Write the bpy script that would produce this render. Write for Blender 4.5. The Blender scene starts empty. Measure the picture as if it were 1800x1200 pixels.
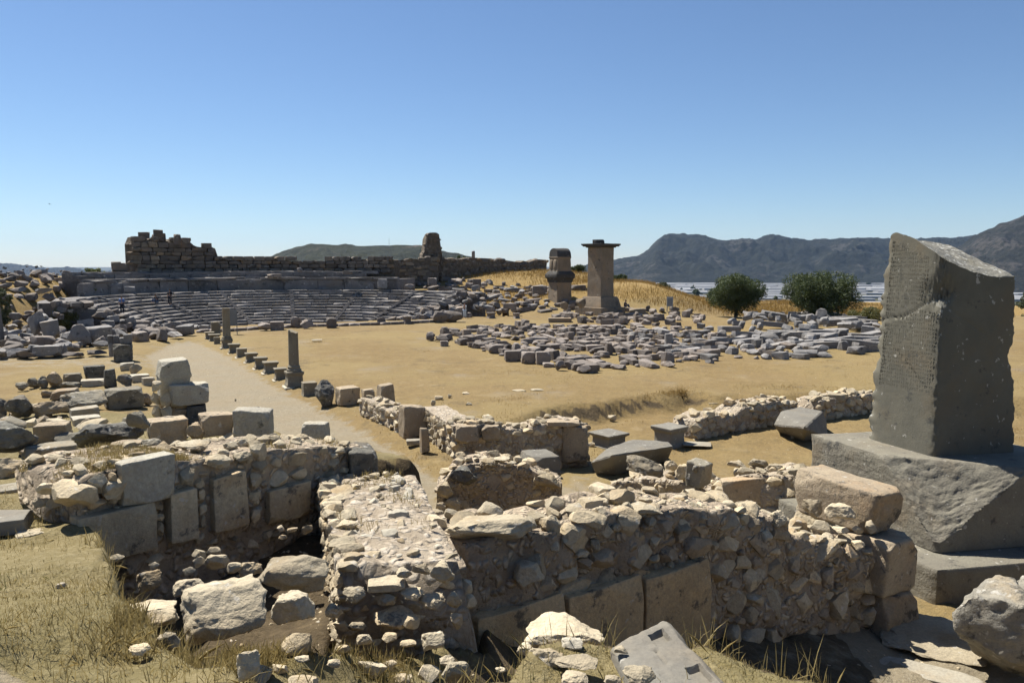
import bpy, bmesh, math, random
import numpy as np
from mathutils import Vector, Matrix, Euler, noise as mnoise

random.seed(7)
rng = np.random.default_rng(7)
R = math.radians
scene = bpy.context.scene
col = scene.collection

# ------------------------------------------------------------------ camera, sky, sun, exposure
CAM_Z, PITCH, FPX = 6.3, R(5.67), 1360.0
cam_data = bpy.data.cameras.new('camera')
cam_data.sensor_width = 36.0
cam_data.lens = 36.0 * FPX / 1800.0
cam_data.clip_start = 0.1
cam_data.clip_end = 60000
cam = bpy.data.objects.new('camera', cam_data)
cam.location = (0, 0, CAM_Z)
cam.rotation_euler = (math.pi / 2 - PITCH, 0, 0)
col.objects.link(cam)
scene.camera = cam

SUN_EL, SUN_AZ = R(56), math.atan2(-0.73, 0.68)      # azimuth clockwise from +Y
sun_dir = Vector((math.sin(SUN_AZ) * math.cos(SUN_EL), math.cos(SUN_AZ) * math.cos(SUN_EL), math.sin(SUN_EL)))
world = bpy.data.worlds.new('World')
scene.world = world
world.use_nodes = True
wn = world.node_tree
wn.nodes.clear()
sky = wn.nodes.new('ShaderNodeTexSky')
sky.sky_type = 'NISHITA'
sky.sun_disc = False
sky.sun_elevation = SUN_EL
sky.sun_rotation = SUN_AZ
sky.altitude = 0
sky.air_density = 0.9
sky.dust_density = 0.1
sky.ozone_density = 6.0
bgn = wn.nodes.new('ShaderNodeBackground')
bgn.inputs['Strength'].default_value = 0.058
won = wn.nodes.new('ShaderNodeOutputWorld')
wn.links.new(sky.outputs[0], bgn.inputs[0])
wn.links.new(bgn.outputs[0], won.inputs[0])
sun_data = bpy.data.lights.new('sun', 'SUN')
sun_data.energy = 5.0
sun_data.angle = R(0.53)
sun_data.color = (1.0, 0.95, 0.86)
sun = bpy.data.objects.new('sun', sun_data)
sun.rotation_euler = sun_dir.to_track_quat('Z', 'Y').to_euler()
sun.location = (-40, 40, 80)
col.objects.link(sun)
scene.view_settings.view_transform = 'Standard'
scene.view_settings.look = 'None'
scene.view_settings.exposure = 0.98
scene.view_settings.gamma = 1.0
scene.view_settings.use_curve_mapping = False
scene.cycles.use_denoising = True
scene.cycles.max_bounces = 6
scene.cycles.diffuse_bounces = 4
scene.cycles.glossy_bounces = 2
scene.cycles.transmission_bounces = 2
scene.cycles.volume_bounces = 0
scene.cycles.use_adaptive_sampling = True
scene.cycles.adaptive_threshold = 0.02

# ------------------------------------------------------------------ placing helpers
CA, SA = math.cos(PITCH), math.sin(PITCH)
CAM = np.array([0, 0, CAM_Z])
def rdir(px, py):
    u, v = (px - 900) / FPX, (py - 600) / FPX
    return np.array([u, CA - v * SA, -SA - v * CA])
def ray(px, py, d):                   # the point seen at a pixel, d metres ahead (world Y)
    r = rdir(px, py)
    return CAM + r * (d / r[1])
def at(px, py, z):                    # the point seen at a pixel on the level z
    r = rdir(px, py)
    return CAM + r * ((z - CAM_Z) / r[2])
def mpp(p):                           # metres for one pixel at a point
    return (p[1] * CA - (p[2] - CAM_Z) * SA) / FPX

# ------------------------------------------------------------------ noise in numpy
def _hash(ix, iy, s):
    h = (ix.astype(np.int64) * 374761393 + iy.astype(np.int64) * 668265263 + s * 1442695041) & 0xffffffff
    h = ((h ^ (h >> 13)) * 1274126177) & 0xffffffff
    return ((h ^ (h >> 16)) & 0xffffff) / float(0xffffff)
def vnoise(x, y, s=0):
    x, y = np.asarray(x, float), np.asarray(y, float)
    ix, iy = np.floor(x), np.floor(y)
    fx, fy = x - ix, y - iy
    fx, fy = fx * fx * (3 - 2 * fx), fy * fy * (3 - 2 * fy)
    a, b = _hash(ix, iy, s), _hash(ix + 1, iy, s)
    c, d = _hash(ix, iy + 1, s), _hash(ix + 1, iy + 1, s)
    return (a + (b - a) * fx + (c - a) * fy + (a - b - c + d) * fx * fy) * 2 - 1
def fbm(x, y, s=0, o=4, g=0.5):
    t, a, f = 0, 1, 1
    for k in range(o):
        t = t + a * vnoise(np.asarray(x) * f, np.asarray(y) * f, s + k * 17)
        a *= g; f *= 2.03
    return t
def smooth(t):
    t = np.clip(t, 0, 1)
    return t * t * (3 - 2 * t)
def sdist(x, y, poly):                # signed distance to a polygon, positive inside
    P = np.array([(p[0], p[1]) for p in poly])
    d = np.full(np.shape(x), 1e9); ins = np.zeros(np.shape(x), bool)
    for i in range(len(P)):
        a, b = P[i], P[(i + 1) % len(P)]
        e = b - a
        t = np.clip(((x - a[0]) * e[0] + (y - a[1]) * e[1]) / (e @ e), 0, 1)
        d = np.minimum(d, np.hypot(x - a[0] - t * e[0], y - a[1] - t * e[1]))
        c = ((a[1] > y) != (b[1] > y))
        with np.errstate(divide='ignore', invalid='ignore'):
            xi = a[0] + (y - a[1]) * e[0] / (e[1] if e[1] != 0 else 1e-9)
        ins ^= c & (x < xi)
    return np.where(ins, d, -d)

# ------------------------------------------------------------------ terrain
TH_C = np.array([-23.0, 82.0])                 # the middle of the theatre
TH_A = math.atan2(0.87, -0.5)                  # its axis, away from the stage
# lines of the walls in plan (x, y)
WA0, WA1 = ray(135, 880, 7.6)[:2], ray(640, 800, 11.0)[:2]
WC0, WC1 = ray(600, 1000, 6.9)[:2], ray(565, 870, 10.4)[:2]      # left face of the cross wall
WD0, WD1 = ray(820, 960, 8.0)[:2], ray(1592, 980, 12.5)[:2]
POLY_LEFT = [(-60, 9), WA0, WA1, (-1.2, 11.6), (-2.3, 13.5), (-12.0, 28.5), (-19.5, 41.5), (-30, 44), (-60, 44)]
POLY_VIEW = [(-30, -30), (30, -30), (30, 3.0), (4.6, 2.6), (2.2, 3.35), (1.15, 4.4), (0.15, 4.35), (-.15, 3.85), (-0.55, 3.65), (-1.2, 3.88),
             (-1.75, 4.5), (-2.15, 4.9), (-2.55, 5.3), (-3.1, 6.2), (-3.75, 7.2), (-4.3, 8.0), (-30, 10)]
POLY_DITCH = [(-2.3, 4.75), (-1.2, 4.1), (-.55, 3.9), (-.1, 4.15), (0.2, 4.7), (1.3, 4.65), (2.7, 3.5), (5, 2.8), (12, 2.6), (12, 8), (7.6, 12.3), (WD1[0], WD1[1] + .2), (WD0[0], WD0[1] + .4),
              (-0.4, 7.4), (-1.6, 5.9), (-2.3, 5.6)]
POLY_PIT = [(-3.3, 6.2), (-2.2, 5.7), (-1.55, 6.3), (-1.75, 8.0), (-2.3, 10.6), (-2.5, 10.8), (-4.3, 8.4)]
POLY_FLOOR = [at(800, 830, 0)[:2], at(830, 790, 0)[:2], at(940, 748, 0)[:2] + [0, 1.2], at(1035, 736, 0)[:2] + [0, 1.6], at(1110, 724, 0)[:2] + [0, 1.6], at(1215, 710, 0)[:2] + [0, 1.4], at(1330, 705, 0)[:2],
              at(1520, 694, 0)[:2], (30, 33), (40, 20), (30, 2), (6, 5), (WD1[0], WD1[1]), (4, 11.5), (1.2, 15), (-1, 18)]
POLY_PATH = [at(250, 622, .2)[:2], at(300, 600, .2)[:2], at(345, 597, .2)[:2], at(420, 628, .2)[:2], at(500, 680, .2)[:2], at(570, 712, .2)[:2], at(650, 760, 0)[:2], at(720, 800, 0)[:2],
             at(790, 850, 0)[:2], (-1.3, 15.5), (-2.0, 13.0), (-12.0, 28.5), (-19.5, 41.5)]
POLY_RIDGE = [(-34, 120), (-12, 112), (2, 118), (10, 122), (18, 128), (22, 150), (-40, 170)]
POLY_LMOUND = [(-90, 60), (-62, 62), (-50, 78), (-50, 96), (-58, 112), (-110, 112), (-120, 70)]

def height(x, y, fine=True):
    x, y = np.asarray(x, float), np.asarray(y, float)
    r = np.hypot(x, y)
    h = 0.25 + 0.10 * fbm(x / 9, y / 9, 3, 3)
    # far rises
    w = smooth((sdist(x, y, POLY_RIDGE) + 20) / 34); h = h + w * (5.2 - h)
    w = smooth((sdist(x, y, [(8, 106), (20, 104), (22, 125), (10, 130)]) + 12) / 15); h = h + w * (np.maximum(h, 3.6) - h)
    w = smooth((sdist(x, y, POLY_LMOUND) + 12) / 20); h = h + w * (4.7 + 0.8 * fbm(x / 8, y / 8, 9, 3) - h)
    h = h + smooth((x + 14 - (y - 20) * -0.02) / 30) * smooth((y - 75) / 40) * smooth((x - 18) / 12) * -0.6
    # the theatre's hollow
    rc = np.hypot(x - TH_C[0], y - TH_C[1])
    inside = ((x - TH_C[0]) * math.cos(TH_A) + (y - TH_C[1]) * math.sin(TH_A)) > -1.5
    w = np.where(inside, smooth((28.5 - rc) / np.where(np.arctan2(y - TH_C[1], x - TH_C[0]) > 2.95, 7.0, np.where(np.arctan2(y - TH_C[1], x - TH_C[0]) < 0, 7.0, 1.5))), 0); h = h + w * (-0.85 - h)
    # plateau edge and the plain far below
    edge = 152 + 10 * vnoise(np.arctan2(x, y) * 4, 0 * x, 5)
    w = smooth((r - edge) / 190); h = h + w * (-60 - h)
    # hill behind and left so that the plain is not seen there
    # the dug floor right of the path and the path
    s = sdist(x, y, POLY_FLOOR); s = s + 0.35 * fbm(x * .8, y * .8, 21, 3)
    w = smooth((s + 0.35) / 0.9); h = h + w * (-0.42 + 0.05 * fbm(x / 2, y / 2, 8, 3) - h)
    w = smooth((sdist(x, y, POLY_PATH) + 0.6) / 1.2); h = h + w * (0.04 - h)
    # the raised quarter behind the left wall
    zl = np.interp(y, [8, 11, 13, 16, 20, 24, 28, 36, 44], [3.75, 3.45, 3.1, 2.6, 1.95, 1.15, .5, .3, .25])
    w = smooth((sdist(x, y, POLY_LEFT) + 0.25) / 0.5); h = h + w * (zl + 0.10 * fbm(x / 1.5, y / 1.5, 31, 3) - h)
    w = smooth((sdist(x, y, [(4.2, 8.5), (5.0, 14), (6.2, 20), (15, 21), (15, 6), (7, 6)]) + .5) / 1.0); h = h + w * (.36 + .06 * fbm(x / 1.4, y / 1.4, 77, 3) - h)
    # where the viewer stands, the ditch before it and the pit
    zd = np.interp(x, [-2.2, -1.6, -1.15, -.6, 0, 1.5, 4, 6, 8], [3.5, 3.42, 3.0, 2.75, 2.2, 1.6, 0.9, 0.45, 0.4]) + 0.1 * fbm(x, y, 47, 3)
    w = smooth((sdist(x, y, POLY_DITCH) + 0.3) / 0.5); h = h + w * (zd - h)
    zv = 4.62 - np.interp(x, [-6.0, -3.0, -2.0, -1.3, -.8], [.132, .112, .150, .140, .108]) * np.maximum(y, 0) - 0.02 * np.maximum(0, -x - 1.5) + 0.05 * fbm(x * 1.3, y * 1.3, 41, 3)
    zv = zv - 0.35 * smooth((x - 1.2) / 2.2)
    w = smooth((sdist(x, y, POLY_VIEW) + 0.22 + 0.08 * fbm(x * 2, y * 2, 43, 2)) / 0.42); h = h + w * (zv - h)
    w = smooth((sdist(x, y, POLY_PIT) + 0.12) / 0.3); h = h + w * (2.55 + 0.10 * fbm(x * 1.5, y * 1.5, 51, 3) - h)
    if fine:
        h = h + 0.025 * fbm(x * 3, y * 3, 61, 3) * np.clip(1.5 - r / 60, 0, 1)
    return h
def hz(x, y):
    return float(height(np.array([x]), np.array([y]))[0])
def hit(px, py):                      # where the line of sight meets the ground
    r = rdir(px, py); r = r / r[1]
    d = np.geomspace(2.0, 400, 1500)
    p = CAM[None] + r[None] * d[:, None]
    g = p[:, 2] - height(p[:, 0], p[:, 1])
    i = int(np.argmax(g < 0)) if (g < 0).any() else len(d) - 1
    return p[i]

# ------------------------------------------------------------------ materials
MATS = {}
def nd(t, kind, **kw):
    n = t.nodes.new('ShaderNode' + kind)
    for k, v in kw.items():
        if k in ('operation', 'blend_type', 'data_type', 'feature', 'noise_dimensions', 'interpolation_type', 'attribute_name', 'clamp', 'distance', 'voronoi_dimensions'):
            setattr(n, k, v)
        else:
            n.inputs[k].default_value = v
    return n
def newmat(name):
    m = bpy.data.materials.new(name); m.use_nodes = True
    t = m.node_tree; t.nodes.clear()
    out = t.nodes.new('ShaderNodeOutputMaterial'); b = t.nodes.new('ShaderNodeBsdfPrincipled')
    b.inputs['Roughness'].default_value = 0.9
    if 'Specular IOR Level' in b.inputs: b.inputs['Specular IOR Level'].default_value = 0.2
    t.links.new(b.outputs[0], out.inputs[0])
    MATS[name] = m
    return m, t, b
def noise_node(t, vec, scale, detail=4, rough=0.6, lo=None, hi=None, ramp=None):
    n = t.nodes.new('ShaderNodeTexNoise')
    n.inputs['Scale'].default_value = scale; n.inputs['Detail'].default_value = detail; n.inputs['Roughness'].default_value = rough
    t.links.new(vec, n.inputs['Vector'])
    o = n.outputs[0]
    if lo is not None:
        mr = t.nodes.new('ShaderNodeMapRange'); mr.interpolation_type = 'SMOOTHSTEP'
        mr.inputs['From Min'].default_value = lo; mr.inputs['From Max'].default_value = hi
        t.links.new(o, mr.inputs['Value']); o = mr.outputs[0]
    return o
def mixc(t, fac, a, b, mode='MIX'):
    m = t.nodes.new('ShaderNodeMix'); m.data_type = 'RGBA'; m.blend_type = mode
    for i, v in ((0, fac), (6, a), (7, b)):
        if isinstance(v, bpy.types.NodeSocket): t.links.new(v, m.inputs[i])
        elif i == 0: m.inputs[0].default_value = v
        else: m.inputs[i].default_value = (*v, 1)
    return m.outputs[2]
def math_node(t, op, a, b=0.0):
    m = t.nodes.new('ShaderNodeMath'); m.operation = op
    for i, v in ((0, a), (1, b)):
        if isinstance(v, bpy.types.NodeSocket): t.links.new(v, m.inputs[i])
        else: m.inputs[i].default_value = v
    return m.outputs[0]
def bump(t, b, hgt, strength, dist, prev=None):
    n = t.nodes.new('ShaderNodeBump'); n.inputs['Strength'].default_value = strength; n.inputs['Distance'].default_value = dist
    t.links.new(hgt, n.inputs['Height'])
    if prev is not None: t.links.new(prev, n.inputs['Normal'])
    t.links.new(n.outputs[0], b.inputs['Normal'])
    return n.outputs[0]
def pos(t):
    return t.nodes.new('ShaderNodeNewGeometry').outputs['Position']

def stone_mat(name, c1, c2, c3, dark=0.25, lich=0.15, scale=1.0, bs=0.5, vary=0.25, pits=0.3, light=(0.50, 0.48, 0.43), tint=(.72, .675, .585)):
    c1, c2, c3 = [tuple(a * b_ for a, b_ in zip(c_, tint)) for c_ in (c1, c2, c3)]
    """c1-c2 broad patches, c3 warm stain, dark grey lichen, light lichen spots, small pits."""
    m, t, b = newmat(name)
    p = pos(t)
    oi = t.nodes.new('ShaderNodeObjectInfo')
    off = t.nodes.new('ShaderNodeVectorMath'); off.operation = 'MULTIPLY_ADD'
    comb = t.nodes.new('ShaderNodeCombineXYZ')
    for i in range(3): t.links.new(math_node(t, 'MULTIPLY', oi.outputs['Random'], (37.0, 91.0, 53.0)[i]), comb.inputs[i])
    off.inputs[1].default_value = (1, 1, 1); t.links.new(p, off.inputs[0]); t.links.new(comb.outputs[0], off.inputs[2])
    v = off.outputs[0]
    c = mixc(t, noise_node(t, v, 1.7 * scale, 5, 0.62, 0.36, 0.64), c1, c2)
    c = mixc(t, noise_node(t, v, 1.0 * scale, 4, 0.6, 0.50, 0.72), c, c3)
    fine = noise_node(t, v, 23 * scale, 5, 0.7, 0.30, 0.72)
    c = mixc(t, math_node(t, 'MULTIPLY', fine, 0.35), c, (0.10, 0.095, 0.085))
    if dark > 0:
        dk = noise_node(t, v, 3.1 * scale, 7, 0.72, 0.62 - 0.22 * dark, 0.70 - 0.16 * dark)
        c = mixc(t, math_node(t, 'MULTIPLY', dk, 0.75), c, (0.055, 0.055, 0.052))
    if lich > 0:
        lt = noise_node(t, v, 7.5 * scale, 4, 0.55, 0.66 - 0.12 * lich, 0.72 - 0.12 * lich)
        c = mixc(t, math_node(t, 'MULTIPLY', lt, 0.5), c, light)
    hsv = t.nodes.new('ShaderNodeHueSaturation')
    t.links.new(c, hsv.inputs['Color'])
    t.links.new(math_node(t, 'ADD', math_node(t, 'MULTIPLY', oi.outputs['Random'], 2 * vary), 1 - vary), hsv.inputs['Value'])
    t.links.new(hsv.outputs[0], b.inputs['Base Color'])
    n1 = noise_node(t, v, 5 * scale, 6, 0.68)
    vo = t.nodes.new('ShaderNodeTexVoronoi'); vo.inputs['Scale'].default_value = 16 * scale; t.links.new(v, vo.inputs['Vector'])
    pit = t.nodes.new('ShaderNodeMapRange'); pit.inputs['From Min'].default_value = 0.0; pit.inputs['From Max'].default_value = 0.45
    t.links.new(vo.outputs[0], pit.inputs['Value'])
    n2 = noise_node(t, v, 38 * scale, 4, 0.7)
    hgt = math_node(t, 'ADD', math_node(t, 'ADD', math_node(t, 'MULTIPLY', n1, 1.0), math_node(t, 'MULTIPLY', n2, 0.35)), math_node(t, 'MULTIPLY', pit.outputs[0], 0.25 * pits))
    bump(t, b, hgt, bs, 0.10 / scale)
    return m
stone_mat('cream', (.60, .53, .41), (.50, .43, .32), (.44, .33, .20), dark=0.0, lich=0.25, bs=0.5, tint=(.80, .775, .705))
stone_mat('cream_dark', (.50, .43, .32), (.41, .35, .26), (.38, .28, .17), dark=0.25, lich=0.2, bs=0.55, tint=(1.08, 1.03, .91))
stone_mat('grey', (.36, .345, .30), (.28, .27, .24), (.36, .30, .22), dark=0.4, lich=0.35, bs=0.5)
stone_mat('grey_smooth', (.31, .295, .265), (.26, .245, .22), (.32, .28, .225), dark=0.1, lich=0.2, bs=0.22, pits=0.1, tint=(.62, .605, .56))
stone_mat('lichen', (.27, .26, .225), (.19, .18, .165), (.28, .23, .17), dark=0.62, lich=0.3, bs=0.65, pits=0.8, tint=(.66, .65, .61))
stone_mat('field', (.31, .285, .27), (.24, .222, .213), (.32, .27, .22), dark=0.35, lich=0.15, scale=0.6, bs=0.5, vary=0.35, tint=(.76, .705, .65))
stone_mat('field_blue', (.36, .355, .36), (.27, .268, .275), (.36, .325, .29), dark=0.25, lich=0.3, scale=0.6, bs=0.45, vary=0.3, tint=(.70, .675, .64))
stone_mat('seat', (.34, .32, .31), (.26, .245, .235), (.34, .29, .235), dark=0.4, lich=0.3, scale=0.4, bs=0.4, vary=0.25, tint=(.60, .59, .585))
stone_mat('theatre_wall', (.16, .14, .12), (.11, .10, .09), (.22, .16, .10), dark=0.35, lich=0.15, scale=0.3, bs=0.5, vary=0.25, tint=(1.15, 1.07, .98))
stone_mat('tomb', (.30, .25, .20), (.24, .205, .165), (.33, .25, .17), dark=0.25, lich=0.05, scale=0.5, bs=0.25, vary=0.04, tint=(.90, .84, .74))
stone_mat('tomb_cap', (.13, .12, .11), (.10, .095, .09), (.17, .14, .11), dark=0.5, lich=0.1, scale=0.5, bs=0.3, vary=0.06, tint=(.5, .49, .48))
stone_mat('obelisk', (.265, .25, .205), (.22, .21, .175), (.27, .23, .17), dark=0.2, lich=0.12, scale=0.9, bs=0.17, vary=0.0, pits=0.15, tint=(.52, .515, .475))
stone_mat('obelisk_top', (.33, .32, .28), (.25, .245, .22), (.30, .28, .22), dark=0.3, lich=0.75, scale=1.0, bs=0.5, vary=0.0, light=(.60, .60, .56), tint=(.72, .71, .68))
stone_mat('pedestal_stone', (.33, .31, .26), (.27, .25, .215), (.33, .275, .205), dark=0.25, lich=0.1, scale=0.9, bs=0.5, vary=0.05, tint=(.62, .605, .55))
stone_mat('pale_grey', (.52, .50, .44), (.43, .41, .37), (.48, .42, .33), dark=0.15, lich=0.2, bs=0.55, vary=0.08, pits=0.9, tint=(.85, .82, .74))
stone_mat('marble', (.56, .53, .46), (.48, .45, .39), (.50, .43, .33), dark=0.05, lich=0.2, bs=0.3, tint=(.80, .77, .70))
stone_mat('column', (.34, .31, .25), (.28, .25, .20), (.33, .27, .19), dark=0.15, lich=0.1, bs=0.3, vary=0.1, tint=(.66, .64, .58))
stone_mat('rubble_far', (.27, .235, .19), (.20, .175, .145), (.31, .23, .15), dark=0.35, lich=0.15, scale=0.35, bs=0.6, vary=0.35, tint=(.95, .88, .76))

stone_mat('plaster', (.42, .33, .215), (.34, .265, .17), (.46, .35, .22), dark=0.3, lich=0.05, bs=0.45, vary=0.1, tint=(1.32, 1.24, 1.06))
stone_mat('brown_block', (.40, .34, .26), (.33, .275, .21), (.38, .28, .18), dark=0.3, lich=0.2, bs=0.55, vary=0.15, tint=(1.0, .95, .85))
stone_mat('lichen_pale', (.42, .41, .38), (.30, .30, .29), (.44, .38, .29), dark=0.45, lich=0.5, bs=0.6, vary=0.05)

def mortar_mat(name, c1, c2, c3, vs=6.0, bs=0.8, bd=0.08):
    m, t, b = newmat(name)
    p = pos(t)
    w = t.nodes.new('ShaderNodeVectorMath'); w.operation = 'MULTIPLY_ADD'
    wn_ = t.nodes.new('ShaderNodeTexNoise'); wn_.inputs['Scale'].default_value = 4; t.links.new(p, wn_.inputs['Vector'])
    t.links.new(wn_.outputs[1], w.inputs[0]); w.inputs[1].default_value = (.25, .25, .25); t.links.new(p, w.inputs[2])
    vo = t.nodes.new('ShaderNodeTexVoronoi'); vo.inputs['Scale'].default_value = vs; t.links.new(w.outputs[0], vo.inputs['Vector'])
    vo.inputs['Randomness'].default_value = 1.0
    n = noise_node(t, p, 2.2, 5, 0.65, 0.35, 0.65)
    c = mixc(t, n, c1, c2)
    sep = t.nodes.new('ShaderNodeSeparateColor'); t.links.new(vo.outputs['Color'], sep.inputs[0])
    mr = t.nodes.new('ShaderNodeMapRange'); mr.inputs['From Min'].default_value = 0.55; mr.inputs['From Max'].default_value = 0.2
    t.links.new(vo.outputs['Distance'], mr.inputs['Value'])
    c = mixc(t, math_node(t, 'MULTIPLY', mr.outputs[0], sep.outputs[0]), c, c3)
    t.links.new(c, b.inputs['Base Color'])
    n2 = noise_node(t, p, 25, 5, 0.7)
    hgt = math_node(t, 'ADD', math_node(t, 'MULTIPLY', mr.outputs[0], 0.8), math_node(t, 'MULTIPLY', n2, 0.6))
    bump(t, b, hgt, bs, bd)
mortar_mat('mortar', (0.467, 0.377, 0.268), (0.310, 0.249, 0.182), (0.699, 0.594, 0.448), 9, 1.0, .10)
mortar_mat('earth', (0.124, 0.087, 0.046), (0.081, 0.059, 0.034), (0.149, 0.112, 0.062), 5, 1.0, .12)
mortar_mat('mortar_pale', (0.389, 0.325, 0.243), (0.284, 0.230, 0.166), (0.497, 0.446, 0.369), 8)
mortar_mat('mortar_far', (0.165, 0.135, 0.098), (0.112, 0.090, 0.068), (0.225, 0.188, 0.143), 1.6, 0.9, 0.2)

def plain_mat(name, c, rough=0.8, var=0.15, scale=3.0, metal=0.0, em=None):
    m, t, b = newmat(name)
    p = pos(t)
    n = noise_node(t, p, scale, 4, 0.6, 0.3, 0.7)
    t.links.new(mixc(t, n, tuple(v * (1 - var) for v in c), tuple(min(1, v * (1 + var)) for v in c)), b.inputs['Base Color'])
    b.inputs['Roughness'].default_value = rough; b.inputs['Metallic'].default_value = metal
    return m
plain_mat('rust_metal', (.10, .055, .035), 0.7, .3, 20)
plain_mat('sign_board', (.30, .31, .32), 0.5, .05)
plain_mat('sign_dark', (.16, .17, .18), 0.5, .05)
plain_mat('print', (.10, .10, .11), 0.6, .05)
plain_mat('greenhouse_skin', (.27, .27, .27), 0.5, .3, 0.006)
plain_mat('skin', (.36, .22, .15), 0.6, .05)
plain_mat('hair', (.03, .022, .016), 0.7, .2)
plain_mat('cloth_blue', (.10, .16, .32), 0.9, .1)
plain_mat('cloth_pale', (.55, .62, .68), 0.9, .1)
plain_mat('cloth_dark', (.025, .027, .035), 0.9, .1)
plain_mat('cloth_denim', (.05, .07, .12), 0.9, .1)
plain_mat('feather', (.02, .02, .022), 0.8, .1)
plain_mat('bark', (.10, .075, .05), 0.9, .3, 12)
plain_mat('mast_metal', (.35, .35, .36), 0.5, .1)

def leaf_mat(name, c1, c2, transl=0.25):
    m, t, b = newmat(name)
    p = pos(t)
    n = noise_node(t, p, 2.5, 3, 0.6, 0.3, 0.7)
    n2 = noise_node(t, p, 40, 2, 0.5, 0.3, 0.7)
    c = mixc(t, n, c1, c2)
    c = mixc(t, math_node(t, 'MULTIPLY', n2, 0.5), c, tuple(v * 1.5 for v in c2))
    t.links.new(c, b.inputs['Base Color'])
    b.inputs['Roughness'].default_value = 0.6
    tr = t.nodes.new('ShaderNodeBsdfTranslucent'); t.links.new(c, tr.inputs[0])
    mx = t.nodes.new('ShaderNodeMixShader'); mx.inputs[0].default_value = transl
    t.links.new(b.outputs[0], mx.inputs[1]); t.links.new(tr.outputs[0], mx.inputs[2])
    t.links.new(mx.outputs[0], t.nodes['Material Output'].inputs[0])
leaf_mat('leaf_dark', (.028, .044, .014), (.070, .088, .034))
leaf_mat('leaf_olive', (.05, .06, .03), (.08, .088, .042))
leaf_mat('leaf_lime', (.075, .09, .022), (.11, .125, .036))
leaf_mat('straw', (.19, .145, .055), (.28, .22, .095), 0.35)
leaf_mat('straw_gold', (.20, .128, .038), (.255, .17, .058), 0.3)
leaf_mat('straw_green', (.075, .08, .025), (.12, .112, .042), 0.35)

# ground: masks of what covers it are stored per vertex, all colours are the cover's own
gm, t, b = newmat('ground_mat')
p = pos(t)
def attr(n_):
    a = t.nodes.new('ShaderNodeAttribute'); a.attribute_name = n_; return a.outputs['Fac']
na = noise_node(t, p, 0.13, 5, 0.6, 0.35, 0.65)
nb = noise_node(t, p, 0.9, 6, 0.7, 0.35, 0.68)
nc = noise_node(t, p, 9, 6, 0.75, 0.35, 0.70)
soil = mixc(t, na, (.33, .228, .098), (.38, .27, .125))
soil = mixc(t, nb, soil, (.40, .29, .135))
soil = mixc(t, math_node(t, 'MULTIPLY', nc, 0.55), soil, (.20, .145, .075))
nq = noise_node(t, p, 3.2, 6, 0.78, 0.50, 0.66)
soil = mixc(t, math_node(t, 'MULTIPLY', nq, .8), soil, (.235, .175, .09))
nw = noise_node(t, p, 0.45, 7, 0.75, 0.55, 0.68)
soil = mixc(t, math_node(t, 'MULTIPLY', nw, .5), soil, (.43, .34, .21))
nl1 = noise_node(t, p, 0.06, 5, 0.6, 0.42, 0.60)
soil = mixc(t, math_node(t, 'MULTIPLY', nl1, .45), soil, (.42, .33, .155))
nl2 = noise_node(t, p, 0.28, 7, 0.8, 0.56, 0.64)
soil = mixc(t, math_node(t, 'MULTIPLY', nl2, .75), soil, (.22, .165, .09))
nspk = noise_node(t, p, 14, 3, 0.6, 0.66, 0.72)
soil = mixc(t, math_node(t, 'MULTIPLY', nspk, .7), soil, (.50, .44, .33))
nbare = noise_node(t, p, 0.22, 6, 0.65, 0.56, 0.70)
soil = mixc(t, math_node(t, 'MULTIPLY', nbare, .7), soil, (.36, .30, .22))
grav = mixc(t, nc, (.43, .37, .275), (.33, .28, .20))
nv = noise_node(t, p, 0.5, 5, 0.7, 0.40, 0.62)
grav = mixc(t, math_node(t, 'MULTIPLY', nv, .5), grav, (.40, .32, .21))
gravel_spk = noise_node(t, p, 42, 3, 0.6, 0.58, 0.66)
grav = mixc(t, math_node(t, 'MULTIPLY', gravel_spk, .6), grav, (.55, .51, .44))
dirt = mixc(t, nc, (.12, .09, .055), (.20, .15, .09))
gold = mixc(t, nb, (.36, .24, .085), (.42, .295, .12))
straw = mixc(t, nc, (.28, .225, .105), (.43, .36, .205))
straw = mixc(t, math_node(t, 'MULTIPLY', nv, .35), straw, (.21, .19, .085))
far = mixc(t, noise_node(t, p, 0.012, 6, 0.7, 0.4, 0.6), (.06, .065, .03), (.13, .115, .06))
edge_n = noise_node(t, p, 1.6, 5, 0.7)
def amask(n_, k=1.2):
    a = attr(n_)
    s = math_node(t, 'ADD', a, math_node(t, 'MULTIPLY', math_node(t, 'SUBTRACT', edge_n, 0.5), k))
    mr = t.nodes.new('ShaderNodeMapRange'); mr.interpolation_type = 'SMOOTHSTEP'
    mr.inputs['From Min'].default_value = 0.38; mr.inputs['From Max'].default_value = 0.62
    t.links.new(s, mr.inputs['Value']); return mr.outputs[0]
c = mixc(t, amask('gravel', 1.0), soil, grav)
c = mixc(t, amask('gold'), c, gold)
c = mixc(t, amask('straw', .8), c, straw)
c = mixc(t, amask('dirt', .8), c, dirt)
c = mixc(t, attr('far'), c, far)
c = mixc(t, 1.0, c, (.565, .555, .515), 'MULTIPLY')
t.links.new(c, b.inputs['Base Color'])
b.inputs['Roughness'].default_value = 0.95
hg = math_node(t, 'ADD', math_node(t, 'MULTIPLY', nc, 0.6), math_node(t, 'MULTIPLY', noise_node(t, p, 45, 3, 0.7), 0.5))
hg = math_node(t, 'ADD', hg, math_node(t, 'MULTIPLY', nb, 1.2))
bump(t, b, hg, 0.6, 0.05)

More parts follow.
